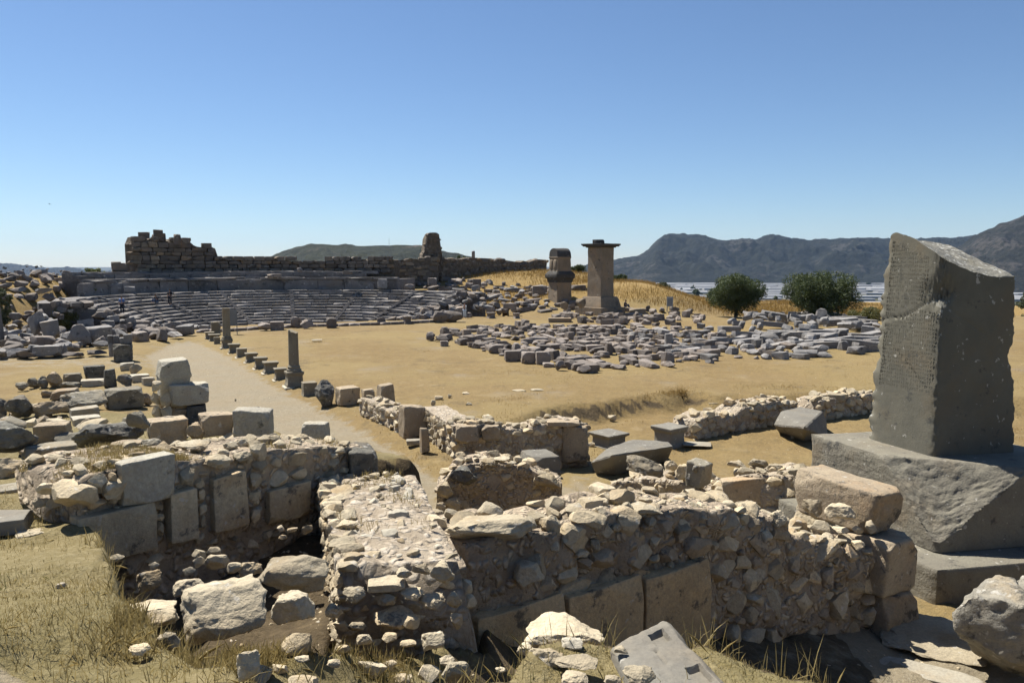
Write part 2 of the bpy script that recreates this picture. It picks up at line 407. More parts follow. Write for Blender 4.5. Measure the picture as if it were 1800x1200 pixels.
# hills: scrub over pale rock
def hill_mat(name, veg1, veg2, rock, rs, amount, vs):
    m, t, b = newmat(name)
    p = pos(t)
    veg = mixc(t, noise_node(t, p, vs, 6, 0.75, 0.40, 0.60), veg1, veg2)
    rk = noise_node(t, p, rs, 7, 0.72, 0.62 - amount * .2, 0.70 - amount * .15)
    sp = noise_node(t, p, rs * 9, 4, 0.7, 0.40, 0.56)
    t.links.new(mixc(t, math_node(t, 'MULTIPLY', rk, sp), veg, rock), b.inputs['Base Color'])
    hgt = noise_node(t, p, vs * 1.5, 6, 0.75)
    bump(t, b, hgt, 1.0, 0.6 / vs)
hill_mat('hill_scrub', (.004, .006, .0025), (.014, .016, .008), (.065, .06, .05), .0050, .50, .03)
hill_mat('hill_near', (.007, .008, .004), (.020, .020, .012), (.055, .049, .041), .0060, .75, .05)
hill_mat('hill_low', (.010, .014, .006), (.026, .031, .014), (.12, .09, .065), .010, .25, .06)
hill_mat('hill_far', (.012, .015, .012), (.025, .026, .02), (.06, .055, .05), .002, .2, .01)

# ------------------------------------------------------------------ object helpers
def setmat(o, m):
    me = o.data
    if len(me.materials) == 0: me.materials.append(None)
    o.material_slots[0].link = 'OBJECT'
    o.material_slots[0].material = MATS[m] if isinstance(m, str) else m
def tag(o, label=None, cat=None, group=None, kind=None):
    if label: o['label'] = label
    if cat: o['category'] = cat
    if group: o['group'] = group
    if kind: o['kind'] = kind
    elif label: o['kind'] = 'thing'
    return o
def mesh_np(name, verts, faces):
    me = bpy.data.meshes.new(name)
    verts = np.asarray(verts, np.float32)
    if isinstance(faces, np.ndarray):
        n, k = faces.shape
        me.vertices.add(len(verts)); me.vertices.foreach_set('co', verts.ravel())
        me.loops.add(n * k); me.loops.foreach_set('vertex_index', faces.astype(np.int32).ravel())
        me.polygons.add(n); me.polygons.foreach_set('loop_start', np.arange(0, n * k, k, dtype=np.int32))
        me.update(calc_edges=True)
    else:
        me.from_pydata([tuple(v) for v in verts], [], faces)
    me.materials.append(None)
    return me
def obj(name, me, mat, parent=None, loc=(0, 0, 0), rot=(0, 0, 0), scl=(1, 1, 1)):
    o = bpy.data.objects.new(name, me)
    col.objects.link(o)
    l = Vector(loc)
    if parent is not None:
        o.parent = parent
        w = parent
        while w is not None:
            l = l - w.location; w = w.parent
    o.location = l; o.rotation_euler = rot; o.scale = scl
    setmat(o, mat)
    return o
def empty(name, loc, label=None, cat=None, group=None):
    o = bpy.data.objects.new(name, None); col.objects.link(o)
    o.location = loc; o.empty_display_size = 0.3
    return tag(o, label, cat, group)
def shade(me, on=True):
    me.polygons.foreach_set('use_smooth', [on] * len(me.polygons))
def sharp_by_angle(me, ang):
    me.polygons.foreach_set('use_smooth', [True] * len(me.polygons))
    try: me.set_sharp_from_angle(angle=ang)
    except Exception: pass

# ------------------------------------------------------------------ stone shapes (unit boxes, -0.5..0.5)
def ico(n):
    bm = bmesh.new(); bmesh.ops.create_icosphere(bm, subdivisions=n, radius=1.0)
    v = np.array([x.co[:] for x in bm.verts]); f = np.array([[q.index for q in x.verts] for x in bm.faces]); bm.free()
    return v, f
ICO = {n: ico(n) for n in (2, 3, 4, 5)}
def nz3(v, s, seed, o=4):
    off = Vector((seed * 3.17, seed * 1.71, seed * 5.3))
    return np.array([mnoise.fractal(Vector(p) * s + off, 0.9, 2.1, o) for p in v])
def unit(v):
    lo, hi = v.min(0), v.max(0)
    return (v - (lo + hi) / 2) / (hi - lo)
def rock_mesh(seed, n=3, cuts=9, rough=0.06, boxy=0.5, flat=False):
    r = np.random.default_rng(seed * 7 + 1)
    v, f = ICO[n]
    v = v.copy()
    # towards a box
    m = np.abs(v).max(1, keepdims=True)
    v = v * (1 - boxy) + (v / m) * boxy * 0.85
    for k in range(cuts):
        nrm = r.normal(size=3); nrm /= np.linalg.norm(nrm)
        d = r.uniform(0.50, 0.86)
        s = v @ nrm - d
        v = v - np.outer(np.maximum(s, 0) * (0.93 if n >= 4 else 0.99), nrm)
    nn = nz3(v, 1.6, seed, 3)
    v = v * (1 + rough * nn[:, None])
    if n >= 4:
        v = v * (1 + 0.35 * rough * nz3(v, 6.0, seed + 50, 4)[:, None])
        v = v * (1 - 0.22 * rough * np.maximum(0, nz3(v, 13.0, seed + 80, 3))[:, None])
    me = mesh_np('rock', unit(v), f)
    if flat: shade(me, False)
    else: sharp_by_angle(me, R(22)) if n <= 3 else sharp_by_angle(me, R(50))
    return me
def box_grid(n):
    bm = bmesh.new(); bmesh.ops.create_cube(bm, size=2.0)
    bmesh.ops.subdivide_edges(bm, edges=bm.edges[:], cuts=n, use_grid_fill=True)
    v = np.array([x.co[:] for x in bm.verts]); f = np.array([[q.index for q in x.verts] for x in bm.faces]); bm.free()
    return v, f
BOX = {n: box_grid(n) for n in (3, 5, 11, 21)}
def block_mesh(seed, n=5, rnd=0.16, rough=0.04, chips=3, taper=0.04):
    r = np.random.default_rng(seed * 13 + 5)
    v, f = BOX[n]
    v = v.copy()
    # spread the grid towards the edges, round them
    v = np.sign(v) * np.abs(v) ** 0.8
    inner = np.clip(v, -1 + rnd, 1 - rnd)
    d = v - inner
    ln = np.linalg.norm(d, axis=1, keepdims=True)
    v = np.where(ln > 1e-6, inner + d / np.maximum(ln, 1e-6) * np.minimum(ln, rnd), v)
    for k in range(chips):                     # broken corners and edges
        nrm = r.choice([-1, 1], 3) * r.uniform(0.2, 1, 3); nrm /= np.linalg.norm(nrm)
        s = v @ nrm - (r.uniform(1.02, 1.3) if n < 11 else r.uniform(1.28, 1.52))
        v = v - np.outer(np.maximum(s, 0), nrm)
    v[:, 0] *= 1 + taper * r.normal() * v[:, 2]; v[:, 1] *= 1 + taper * r.normal() * v[:, 2]
    v[:, 2] *= 1 + taper * r.normal() * v[:, 0]
    nn = nz3(v, 1.3, seed, 4)
    dirn = v / np.linalg.norm(v, axis=1, keepdims=True)
    v = v + dirn * (rough * nn)[:, None]
    if n >= 11:
        v = v + dirn * (0.4 * rough * nz3(v, 5.5, seed + 9, 4))[:, None]
    me = mesh_np('block', unit(v), f)
    if n >= 11: shade(me, True)
    else: sharp_by_angle(me, R(45))
    return me
ROCK_L = [rock_mesh(s, 2, 10, 0.07, 0.55, True) for s in range(1, 17)]
ROCK_M = [rock_mesh(s + 30, 3, 15, 0.07, 0.72) for s in range(22)]
ROCK_H = [rock_mesh(s + 60, 5, 13, 0.13, 0.66) for s in range(10)]
BLOCK_L = [block_mesh(s, 3, 0.14, 0.05, 3) for s in range(12)]
BLOCK_M = [block_mesh(s + 30, 5, 0.13, 0.06, 4) for s in range(12)]
BLOCK_H = [block_mesh(s + 60, 21, 0.12, 0.06, 5, 0.05) for s in range(8)]
SEAT_L = [block_mesh(s + 120, 3, 0.035, 0.03, 1, 0.02) for s in range(8)]
FIELD_M = [block_mesh(s + 140, 5, 0.07, 0.05, 3, 0.05) for s in range(14)]
SLAB_H = [block_mesh(s + 90, 21, 0.06, 0.03, 4, 0.03) for s in range(5)]
LIB = dict(rock=ROCK_M, rockh=ROCK_H, rockl=ROCK_L, block=BLOCK_M, blockh=BLOCK_H, blockl=BLOCK_L, slab=SLAB_H, seat=SEAT_L, fblock=FIELD_M)
def pick(kind, i=None):
    L = LIB[kind]
    return L[(i if i is not None else random.randrange(len(L))) % len(L)]

def stone(name, box, d=None, dep=None, kind='rockh', mat='cream', yaw=0.0, tilt=0.0, roll=0.0, parent=None, label=None, cat='stone', group=None, i=None, sink=0.0, hscale=1.0):
    """a stone that fills a box of pixels when seen from the viewpoint, its front foot d metres ahead (or on the ground)."""
    x0, y0, x1, y1 = box
    B = hit((x0 + x1) / 2, y1) if d is None else ray((x0 + x1) / 2, y1, d)
    k = mpp(B)
    Wp, Hp = (x1 - x0) * k, (y1 - y0) * k
    D = dep if dep is not None else Wp * 0.7
    drop, hor = CAM_Z - B[2], math.hypot(B[0], B[1])
    th = math.atan2(drop, hor)
    H = max((Hp - D * math.sin(th)) / math.cos(th), 0.4 * Hp)
    ya = abs(R(yaw))
    W = max((Wp - D * math.sin(ya)) / max(math.cos(ya), .3), 0.4 * Wp)
    az = math.atan2(B[0], B[1])
    f = np.array([math.sin(az), math.cos(az), 0])
    c_ = B + f * D / 2 + np.array([0, 0, H / 2 - sink])
    o = obj(name, pick(kind, i), mat, parent, c_, (R(tilt), R(roll), -az + R(yaw)), (W, D, H * hscale))
    if parent is None: tag(o, label, cat, group)
    return o

def settle(o_loc): return hz(o_loc[0], o_loc[1])

# ------------------------------------------------------------------ the ground sheet
ang_in = np.radians(np.arange(-44, 44.01, 0.27))
ang_out = np.radians(np.arange(44 + 3, 360 - 44, 3.0))
ang = np.concatenate([ang_in, ang_out])
rad = np.concatenate([np.geomspace(0.8, 30, 260), np.geomspace(30, 160, 130)[1:], np.geomspace(160, 22000, 70)[1:]])
AA, RR = np.meshgrid(ang, rad)
GX, GY = RR * np.sin(AA), RR * np.cos(AA)
GZ = height(GX, GY)
nr, na_ = GX.shape
verts = np.stack([GX.ravel(), GY.ravel(), GZ.ravel()], 1)
ii, jj = np.meshgrid(np.arange(nr - 1), np.arange(na_), indexing='ij')
j2 = (jj + 1) % na_
faces = np.stack([ii * na_ + jj, ii * na_ + j2, (ii + 1) * na_ + j2, (ii + 1) * na_ + jj], -1).reshape(-1, 4)[:, ::-1]
cap = len(verts)
verts = np.vstack([verts, [[0, 0, hz(0, 0)]]])
gme = mesh_np('ground', verts, faces)
gx, gy = verts[:, 0], verts[:, 1]
gr_ = np.hypot(gx, gy)
def put_attr(me, n_, v):
    a = me.attributes.new(n_, 'FLOAT', 'POINT'); a.data.foreach_set('value', np.asarray(v, np.float32))
path_m = smooth((sdist(gx, gy, POLY_PATH) + 1.0) / 2.2) * 0.80
orch = np.exp(-((np.hypot(gx - TH_C[0], gy - TH_C[1])) / 11.0) ** 4) * 0.3
floor_m = 0.62 * smooth((sdist(gx, gy, POLY_FLOOR) - 0.8) / 2.0) * smooth((26 - gy) / 6 + .3)
left_m = 0.5 * smooth(sdist(gx, gy, [(-60, 43), (-60, 52), (-22, 54), (-19, 44)]) / 3)
near_path = smooth(sdist(gx, gy, [(-8, -5), (-1.9, -5), (-1.6, 3.2), (-2.1, 3.75), (-3.0, 4.15), (-9, 6.0)]) / .25 + .5)
bot = smooth(sdist(gx, gy, [(-0.75, 3.4), (-0.4, 3.9), (0.3, 4.3), (1.2, 4.2), (1.2, 3.9), (0, 3.6)]) / .2 + .3) * .7
rgt = smooth((gx - 2.0) / 1.5) * smooth((13.5 - gy) / 2) * smooth(gy - 4) * .78
put_attr(gme, 'gravel', np.maximum.reduce([path_m, orch, floor_m, left_m, near_path, bot, rgt]))
put_attr(gme, 'gold', np.maximum(smooth((gy - 96) / 8) * smooth((gx + 16) / 8), smooth((sdist(gx, gy, POLY_LMOUND) + 10) / 10) * .62) * (gr_ < 220))
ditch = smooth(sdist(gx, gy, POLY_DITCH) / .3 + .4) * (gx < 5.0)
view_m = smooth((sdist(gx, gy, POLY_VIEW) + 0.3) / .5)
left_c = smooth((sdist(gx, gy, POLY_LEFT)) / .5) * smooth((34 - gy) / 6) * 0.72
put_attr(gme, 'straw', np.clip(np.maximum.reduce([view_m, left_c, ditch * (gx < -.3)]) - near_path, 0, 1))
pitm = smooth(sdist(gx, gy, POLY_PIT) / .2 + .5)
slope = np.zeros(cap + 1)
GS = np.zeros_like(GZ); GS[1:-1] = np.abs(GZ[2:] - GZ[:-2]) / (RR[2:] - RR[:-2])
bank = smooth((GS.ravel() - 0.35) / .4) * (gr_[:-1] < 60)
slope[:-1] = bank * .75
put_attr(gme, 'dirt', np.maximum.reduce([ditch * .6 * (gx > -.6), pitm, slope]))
put_attr(gme, 'far', smooth((gr_ - 170) / 60))
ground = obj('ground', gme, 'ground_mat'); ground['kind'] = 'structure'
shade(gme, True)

# ------------------------------------------------------------------ far hills, plain, haze
def hill(name, prof, d0, d1, mat, base=-60, amp=0.16, ns=260.0, step=3.0, rows=46, seed=1, tree=2.0, power=0.8):
    pxs = np.arange(prof[0][0], prof[-1][0] + .1, step)
    ys = np.interp(pxs, [q[0] for q in prof], [q[1] for q in prof])
    u = (pxs - 900) / FPX
    v = (ys - 600) / FPX
    crest = CAM_Z + d1 * (-SA - v * CA) / (CA - v * SA)
    s = np.concatenate([np.linspace(0, 1, rows), 1 + np.linspace(0.08, 1.0, 8)])
    S, U = np.meshgrid(s, u / CA, indexing='ij')
    Y = d0 + (d1 - d0) * S
    X = U * Y
    f = np.where(S <= 1, np.clip(S, 0, 1) ** power, np.clip(1 - (S - 1) ** 1.5, 0, 1))
    rid = 1 - np.abs(fbm(X / ns, Y / (ns * 1.6), seed, 5, .55))
    env = np.sin(np.pi * np.clip(S, 0, 1)) ** 0.8
    Z = base - 4 + (crest[None] - base + 4) * np.clip(f + env * amp * (rid - 0.55) * 1.3, 0, 1.6)
    Z = Z + fbm(X / 22, Y / 22, seed + 5, 3) * tree * np.clip(S * 3, 0, 1)
    nr_, nc_ = X.shape
    ii, jj = np.meshgrid(np.arange(nr_ - 1), np.arange(nc_ - 1), indexing='ij')
    fc = np.stack([ii * nc_ + jj, ii * nc_ + jj + 1, (ii + 1) * nc_ + jj + 1, (ii + 1) * nc_ + jj], -1).reshape(-1, 4)
    me = mesh_np(name, np.stack([X.ravel(), Y.ravel(), Z.ravel()], 1), fc)
    shade(me, True)
    o = obj(name, me, mat); o['kind'] = 'structure'
    return X, Y, Z
RIDGE = [(1010, 470), (1060, 460), (1085, 456), (1120, 450), (1136, 440), (1150, 424), (1160, 416), (1172, 410), (1200, 411), (1235, 415), (1255, 422), (1266, 424), (1300, 420), (1322, 422),
         (1335, 416), (1348, 413), (1365, 415), (1385, 420), (1420, 422), (1470, 420), (1530, 419), (1600, 420), (1680, 417), (1720, 412), (1800, 410), (1960, 400)]
hill('hills', RIDGE, 2750, 3700, 'hill_scrub', amp=.34, ns=330, seed=4, tree=4.5, step=2.5, rows=70)
hill('hills', [(1560, 500), (1620, 470), (1660, 445), (1690, 424), (1706, 412), (1722, 403), (1745, 394), (1765, 388), (1785, 378), (1800, 373), (1850, 350), (1980, 330)], 1750, 2400, 'hill_near', amp=.18, ns=240, seed=14, tree=4.0, step=2.5, rows=60)
hill('hills', [(400, 530), (430, 475), (465, 457), (495, 445), (520, 436), (550, 431), (600, 430), (640, 432), (690, 433), (740, 431), (770, 438), (800, 446), (840, 455), (900, 470), (940, 530)], 800, 1250, 'hill_low', base=-40, amp=.12, ns=140, seed=24, tree=2.2, step=2.5, rows=44)
hill('hills', [(-260, 462), (-100, 458), (0, 461), (40, 465), (70, 468), (100, 472), (125, 469), (150, 474), (190, 477), (260, 476), (330, 482), (430, 490), (520, 500)], 4300, 5400, 'hill_far', amp=.1, ns=900, seed=34, tree=8, step=4, rows=24)

def gh_mesh(L, W, spans):
    """a plastic greenhouse of several arched bays with its end walls"""
    vs, fs = [], []
    seg = 5
    w = W / spans
    prof = []
    for k in range(spans):
        for q in range(seg + (1 if k == spans - 1 else 0)):
            a = math.pi * q / seg
            prof.append((-W / 2 + w * k + w / 2 - math.cos(a) * w / 2, 3.0 + math.sin(a) * 1.8))
    prof = [(-W / 2, 0)] + prof + [(W / 2, 0)]
    n = len(prof)
    for x in (-L / 2, L / 2):
        for y, z in prof: vs.append((x, y, z))
    for q in range(n - 1): fs.append((q, q + 1, n + q + 1, n + q))
    fs.append(tuple(range(n - 1, -1, -1))); fs.append(tuple(range(n, 2 * n)))
    me = mesh_np('greenhouse', vs, fs)
    return me
GH = [gh_mesh(150, 48, 6), gh_mesh(110, 40, 5), gh_mesh(200, 56, 7)]
GHL = ['white plastic greenhouse on the plain below the hills', ]
gh_n = 0
for row in range(21):
    dd = 1120 + row * 74 + rng.uniform(-20, 20)
    px = 1085 + rng.uniform(0, 30)
    while px < 1800:
        k = int(rng.integers(0, 3)); L = (150, 110, 200)[k]
        wpx = L / dd * FPX
        x = (px + wpx / 2 - 900) / FPX * dd
        if rng.random() < 0.86 and (row > 2 or px < 1560):
            o = obj('greenhouse', GH[k], 'greenhouse_skin', None, (x, dd + rng.uniform(-12, 12), -60), (0, 0, R(rng.normal(0, 7))), (1, rng.uniform(.5, 1.0), rng.uniform(.8, 1.3)))
            tag(o, 'long white plastic greenhouse on the plain below the hills', 'greenhouse', 'greenhouses on the plain')
            gh_n += 1
        px += wpx + rng.uniform(8, 26) * 1300 / dd

# ------------------------------------------------------------------ trees and shrubs
def leaf_cloud(centres, radii, n, size, seed, flat=1.0):
    """many small leaf faces spread through a set of clumps"""
    r = np.random.default_rng(seed)
    C, Rr = np.array(centres), np.array(radii)
    wgt = Rr ** 2; wgt = wgt / wgt.sum()
    k = r.choice(len(C), n, p=wgt)
    d = r.normal(size=(n, 3)); d /= np.linalg.norm(d, axis=1, keepdims=True)
    q = r.uniform(0.35, 1.0, n) ** 0.5
    p = C[k] + d * (Rr[k] * q)[:, None] * np.array([1, 1, flat])
    a = r.normal(size=(n, 3)); a /= np.linalg.norm(a, axis=1, keepdims=True)
    b_ = np.cross(a, d + r.normal(size=(n, 3)) * .6); b_ /= np.linalg.norm(b_, axis=1, keepdims=True)
    s = size * r.uniform(.6, 1.4, n)[:, None]
    a, b_ = a * s, b_ * s * .5
    V = np.stack([p - a, p + b_ * .9, p + a, p - b_ * .9], 1).reshape(-1, 3)
    F = np.arange(4 * n).reshape(n, 4)
    return V, F
def tube(pts, rads, seg=7):
    V, F = [], []
    pts = [Vector(p) for p in pts]
    for i, p in enumerate(pts):
        d = (pts[min(i + 1, len(pts) - 1)] - pts[max(i - 1, 0)]).normalized()
        a = d.orthogonal().normalized(); b_ = d.cross(a)
        if i and a.dot(pa) < 0.2:
            a = (pa - d * pa.dot(d)).normalized(); b_ = d.cross(a)
        elif i:
            a = (pa - d * pa.dot(d)).normalized(); b_ = d.cross(a)
        pa = a
        for k in range(seg):
            an = 2 * math.pi * k / seg
            V.append(p + (a * math.cos(an) + b_ * math.sin(an)) * rads[i])
    for i in range(len(pts) - 1):
        for k in range(seg):
            k2 = (k + 1) % seg
            F.append((i * seg + k, i * seg + k2, (i + 1) * seg + k2, (i + 1) * seg + k))
    F.append(tuple(range(seg - 1, -1, -1))); F.append(tuple((len(pts) - 1) * seg + k for k in range(seg)))
    return [tuple(v) for v in V], F
def join(parts):
    V, F = [], []
    for v, f in parts:
        o = len(V); V += [tuple(q) for q in v]; F += [tuple(int(i) + o for i in q) for q in f]
    return V, F
def tree(name, label, base, w, h, mat, seed, n=9000, leaf=0.12, trunk=0.8, cat='tree', group=None, clumps=46, low=0.12):
    r = np.random.default_rng(seed)
    e = empty(name, base, label, cat, group)
    cs, rs = [], []
    cz = h * (0.5 + low / 2)
    for k in range(clumps):
        d = r.normal(size=3); d /= np.linalg.norm(d)
        q = r.uniform(.25, .86)
        c = np.array([d[0] * w / 2 * q, d[1] * w / 2 * q, cz + d[2] * (h - cz) * q])
        if c[2] < h * low: c[2] = h * low + r.uniform(0, .2) * h
        cs.append(c); rs.append(w * r.uniform(.075, .16))
    V, F = leaf_cloud(cs, rs, n, leaf, seed, .85)
    obj('crown', mesh_np('crown', V, F), mat, e, base)
    parts = [tube([(0, 0, -.4), (.05, .02, h * .12), (-.04 * w * .2, .05, h * .3), (0, 0, h * .55)], [trunk * .5, trunk * .4, trunk * .3, trunk * .15])]
    for k in range(6):
        c = cs[k]
        parts.append(tube([(0, 0, h * r.uniform(.1, .3)), tuple(c * np.array([.45, .45, .7])), tuple(c)], [trunk * .2, trunk * .13, trunk * .05], 5))
    v, f = join(parts)
    obj('trunk', mesh_np('trunk', v, f), 'bark', e, base)
    return e
def tree_px(name, label, box, d, mat, seed, **kw):
    x0, y0, x1, y1 = box
    B = ray((x0 + x1) / 2, y1, d); k = mpp(B)
    B[2] = min(B[2], hz(B[0], B[1])) if kw.pop('ground', True) else B[2]
    return tree(name, label, tuple(B), (x1 - x0) * k, (ray((x0 + x1) / 2, y0, d)[2] - B[2]), mat, seed, **kw)
tree_px('round_tree', 'dense round dark green tree with a short dark trunk before golden grass', (1236, 476, 1350, 557), 92, 'leaf_dark', 3, n=44000, leaf=.10, trunk=.5, low=.06, clumps=130)
tree_px('bushy_tree', 'broad bushy green tree reaching the ground behind the grey stone heap', (1374, 472, 1508, 562), 92, 'leaf_dark', 5, n=56000, leaf=.10, trunk=.6, low=.02, clumps=150)
tree_px('olive_bush', 'small pale olive bush beside the information board', (1150, 494, 1179, 524), 118, 'leaf_olive', 6, n=5000, leaf=.10, trunk=.2, cat='bush')
tree_px('wall_bush', 'dark bush growing against the long ruined wall on the ridge', (800, 445, 824, 475), 128, 'leaf_dark', 7, n=4500, leaf=.12, trunk=.15, low=.02, cat='bush')
tree_px('slope_bush', 'low dark bush behind the foot of the tall pillar tomb', (1072, 481, 1104, 500), 128, 'leaf_dark', 8, n=4500, leaf=.12, trunk=.15, low=.02, cat='bush')
tree_px('ridge_bush', 'dark bush between the two pillar tombs on the skyline', (1000, 464, 1034, 482), 140, 'leaf_dark', 9, n=3500, leaf=.12, trunk=.15, low=.02, cat='bush')
tree_px('lime_bush', 'yellow green bush on the skyline left of the theatre wall', (150, 463, 186, 488), 96, 'leaf_lime', 10, n=5000, leaf=.10, trunk=.15, low=.02, cat='bush')
tree_px('mound_bush', 'green bush among the rubble below the yellow green one', (147, 494, 174, 520), 84, 'leaf_lime', 11, n=4000, leaf=.09, trunk=.12, low=.02, cat='bush')
tree_px('thorn_bush', 'dull olive bush on the rubble slope at the picture edge', (-14, 498, 24, 545), 66, 'leaf_olive', 12, n=5000, leaf=.08, trunk=.12, low=.02, cat='bush')
tree_px('dry_shrub', 'brownish dry shrub on the rubble slope left of the theatre', (85, 535, 135, 562), 68, 'straw_green', 13, n=4500, leaf=.08, trunk=.1, low=.02, cat='bush')
tree_px('edge_tree', 'green tree showing behind the edge of the inscribed pillar', (1786, 505, 1840, 580), 95, 'leaf_olive', 14, n=9000, leaf=.11, trunk=.4, low=.05)
tree_px('green_shrub', 'low yellow green shrub beside the broad bushy tree', (1490, 540, 1560, 572), 86, 'straw_green', 15, n=6000, leaf=.10, trunk=.1, low=.02, cat='bush')
for k, (x0, y0, x1, y1, dd) in enumerate([(1340, 505, 1385, 545, 250), (1352, 500, 1372, 520, 420), (1178, 505, 1190, 515, 700), (1215, 498, 1235, 508, 800), (1500, 515, 1530, 545, 260), (1120, 502, 1134, 508, 900), (1222, 510, 1240, 520, 500), (1525, 520, 1550, 548, 240), (1405, 520, 1440, 548, 300), (1375, 510, 1400, 530, 350)]):
    tree_px('valley_tree', 'dark tree on the low ground between the trees and the greenhouses', (x0, y0, x1, y1), dd, 'leaf_dark', 40 + k, n=2600, leaf=.002 * dd, trunk=.3, low=.05, group='trees on the low ground', ground=True)
r9 = np.random.default_rng(99)
for k in range(34):
    dd = r9.uniform(700, 2500); x_ = (r9.uniform(1085, 1600) - 900) / FPX * dd; hh_ = r9.uniform(7, 13)
    tree('plain_tree', 'small dark tree standing among the greenhouses on the plain', (x_, dd, -60), hh_ * r9.uniform(.9, 2.2), hh_, 'leaf_dark', 300 + k, n=700, leaf=1.1, trunk=.6, low=.05, group='trees among the greenhouses', clumps=14)
tw = ray(684, 431, 1240)
e = empty('radio_mast', (tw[0], tw[1], tw[2] - 3), 'thin radio mast on the crest of the low hill', 'mast')
v, f = tube([(0, 0, 0), (0, 0, 8), (0, 0, 14)], [.35, .25, .12], 6); obj('pole', mesh_np('pole', v, f), 'mast_metal', e, e.location)
v, f = join([tube([(-.8, 0, z), (.8, 0, z)], [.12, .12], 5) for z in (9, 11, 13)]); obj('antenna', mesh_np('antenna', v, f), 'mast_metal', e, e.location)

# the air
hv = [(sx * 6200, y, z) for z in (-62, 330) for (sx, y) in ((-1, -40), (1, -40), (1, 10500), (-1, 10500))]
hme = mesh_np('haze', hv, [(3, 2, 1, 0), (4, 5, 6, 7), (0, 1, 5, 4), (1, 2, 6, 5), (2, 3, 7, 6), (3, 0, 4, 7)])
hm = bpy.data.materials.new('haze_air'); hm.use_nodes = True
ht = hm.node_tree; ht.nodes.clear()
ho = ht.nodes.new('ShaderNodeOutputMaterial'); hvn = ht.nodes.new('ShaderNodeVolumePrincipled')
hvn.inputs['Color'].default_value = (.40, .62, 1.0, 1); hvn.inputs['Density'].default_value = 0.33e-4
hvn.inputs['Anisotropy'].default_value = 0.1
ht.links.new(hvn.outputs[0], ho.inputs['Volume'])
MATS['haze_air'] = hm
haze = obj('haze', hme, 'haze_air'); haze['kind'] = 'stuff'; haze['label'] = 'thin blue haze over the plain and hills'

# ------------------------------------------------------------------ building shapes
def hits(pxs, pys):
    pxs, pys = np.asarray(pxs, float), np.asarray(pys, float)
    u, v = (pxs - 900) / FPX, (pys - 600) / FPX
    D3 = np.stack([u, CA - v * SA, -SA - v * CA], 1); D3 = D3 / D3[:, 1:2]
    d = np.geomspace(2.5, 300, 260)
    P = CAM[None, None] + D3[:, None] * d[None, :, None]
    g = P[..., 2] - height(P[..., 0], P[..., 1], False)
    below = g < 0
    i = np.where(below.any(1), below.argmax(1), len(d) - 1)
    lo, hi = d[np.maximum(i - 1, 0)], d[i]
    for _ in range(7):
        m = (lo + hi) / 2
        q = CAM[None] + D3 * m[:, None]
        b_ = q[:, 2] < height(q[:, 0], q[:, 1], False)
        hi = np.where(b_, m, hi); lo = np.where(b_, lo, m)
    return CAM[None] + D3 * hi[:, None]
def px_poly(poly, n, seed):
    r = np.random.default_rng(seed)
    xs, ys = [p[0] for p in poly], [p[1] for p in poly]
    x = r.uniform(min(xs), max(xs), n); y = r.uniform(min(ys), max(ys), n)
    k = sdist(x, y, poly) > 0
    return x[k], y[k]
def world_poly(poly, n, seed):
    r = np.random.default_rng(seed)
    xs, ys = [p[0] for p in poly], [p[1] for p in poly]
    x = r.uniform(min(xs), max(xs), n); y = r.uniform(min(ys), max(ys), n)
    k = sdist(x, y, poly) > 0
    x, y = x[k], y[k]
    return np.stack([x, y, height(x, y)], 1)
def thin(P, rmin, nmax):
    keep = []
    for p in P:
        if all((p[0] - q[0]) ** 2 + (p[1] - q[1]) ** 2 > rmin ** 2 for q in keep):
            keep.append(p)
            if len(keep) >= nmax: break
    return keep
def loose(name, p, dims, mat, kind, yaw, label, cat, group=None, tilt=0, roll=0, sink=.12, lift=0.0, parent=None):
    o = obj(name, pick(kind), mat, parent, (p[0], p[1], p[2] + dims[2] * (.5 - sink) + lift), (R(tilt), R(roll), R(yaw)), dims)
    if parent is None: tag(o, label, cat, group)
    return o
def squares(levels, seg=1):
    """a square post of stacked levels (half width, z); returns verts, faces"""
    V, F = [], []
    for hw, z in levels:
        for sx, sy in ((-1, -1), (1, -1), (1, 1), (-1, 1)): V.append((sx * hw, sy * hw, z))
    for i in range(len(levels) - 1):
        for k in range(4):
            F.append((4 * i + k, 4 * i + (k + 1) % 4, 4 * i + 4 + (k + 1) % 4, 4 * i + 4 + k))
    F.append((3, 2, 1, 0)); n = 4 * (len(levels) - 1); F.append((n, n + 1, n + 2, n + 3))
    return V, F
def lathe(prof, seg=20):
    V, F = [], []
    for rr, z in prof:
        for k in range(seg):
            a = 2 * math.pi * k / seg; V.append((rr * math.cos(a), rr * math.sin(a), z))
    for i in range(len(prof) - 1):
        for k in range(seg):
            k2 = (k + 1) % seg
            F.append((i * seg + k, i * seg + k2, (i + 1) * seg + k2, (i + 1) * seg + k))
    F.append(tuple(range(seg - 1, -1, -1))); F.append(tuple((len(prof) - 1) * seg + k for k in range(seg)))
    return V, F
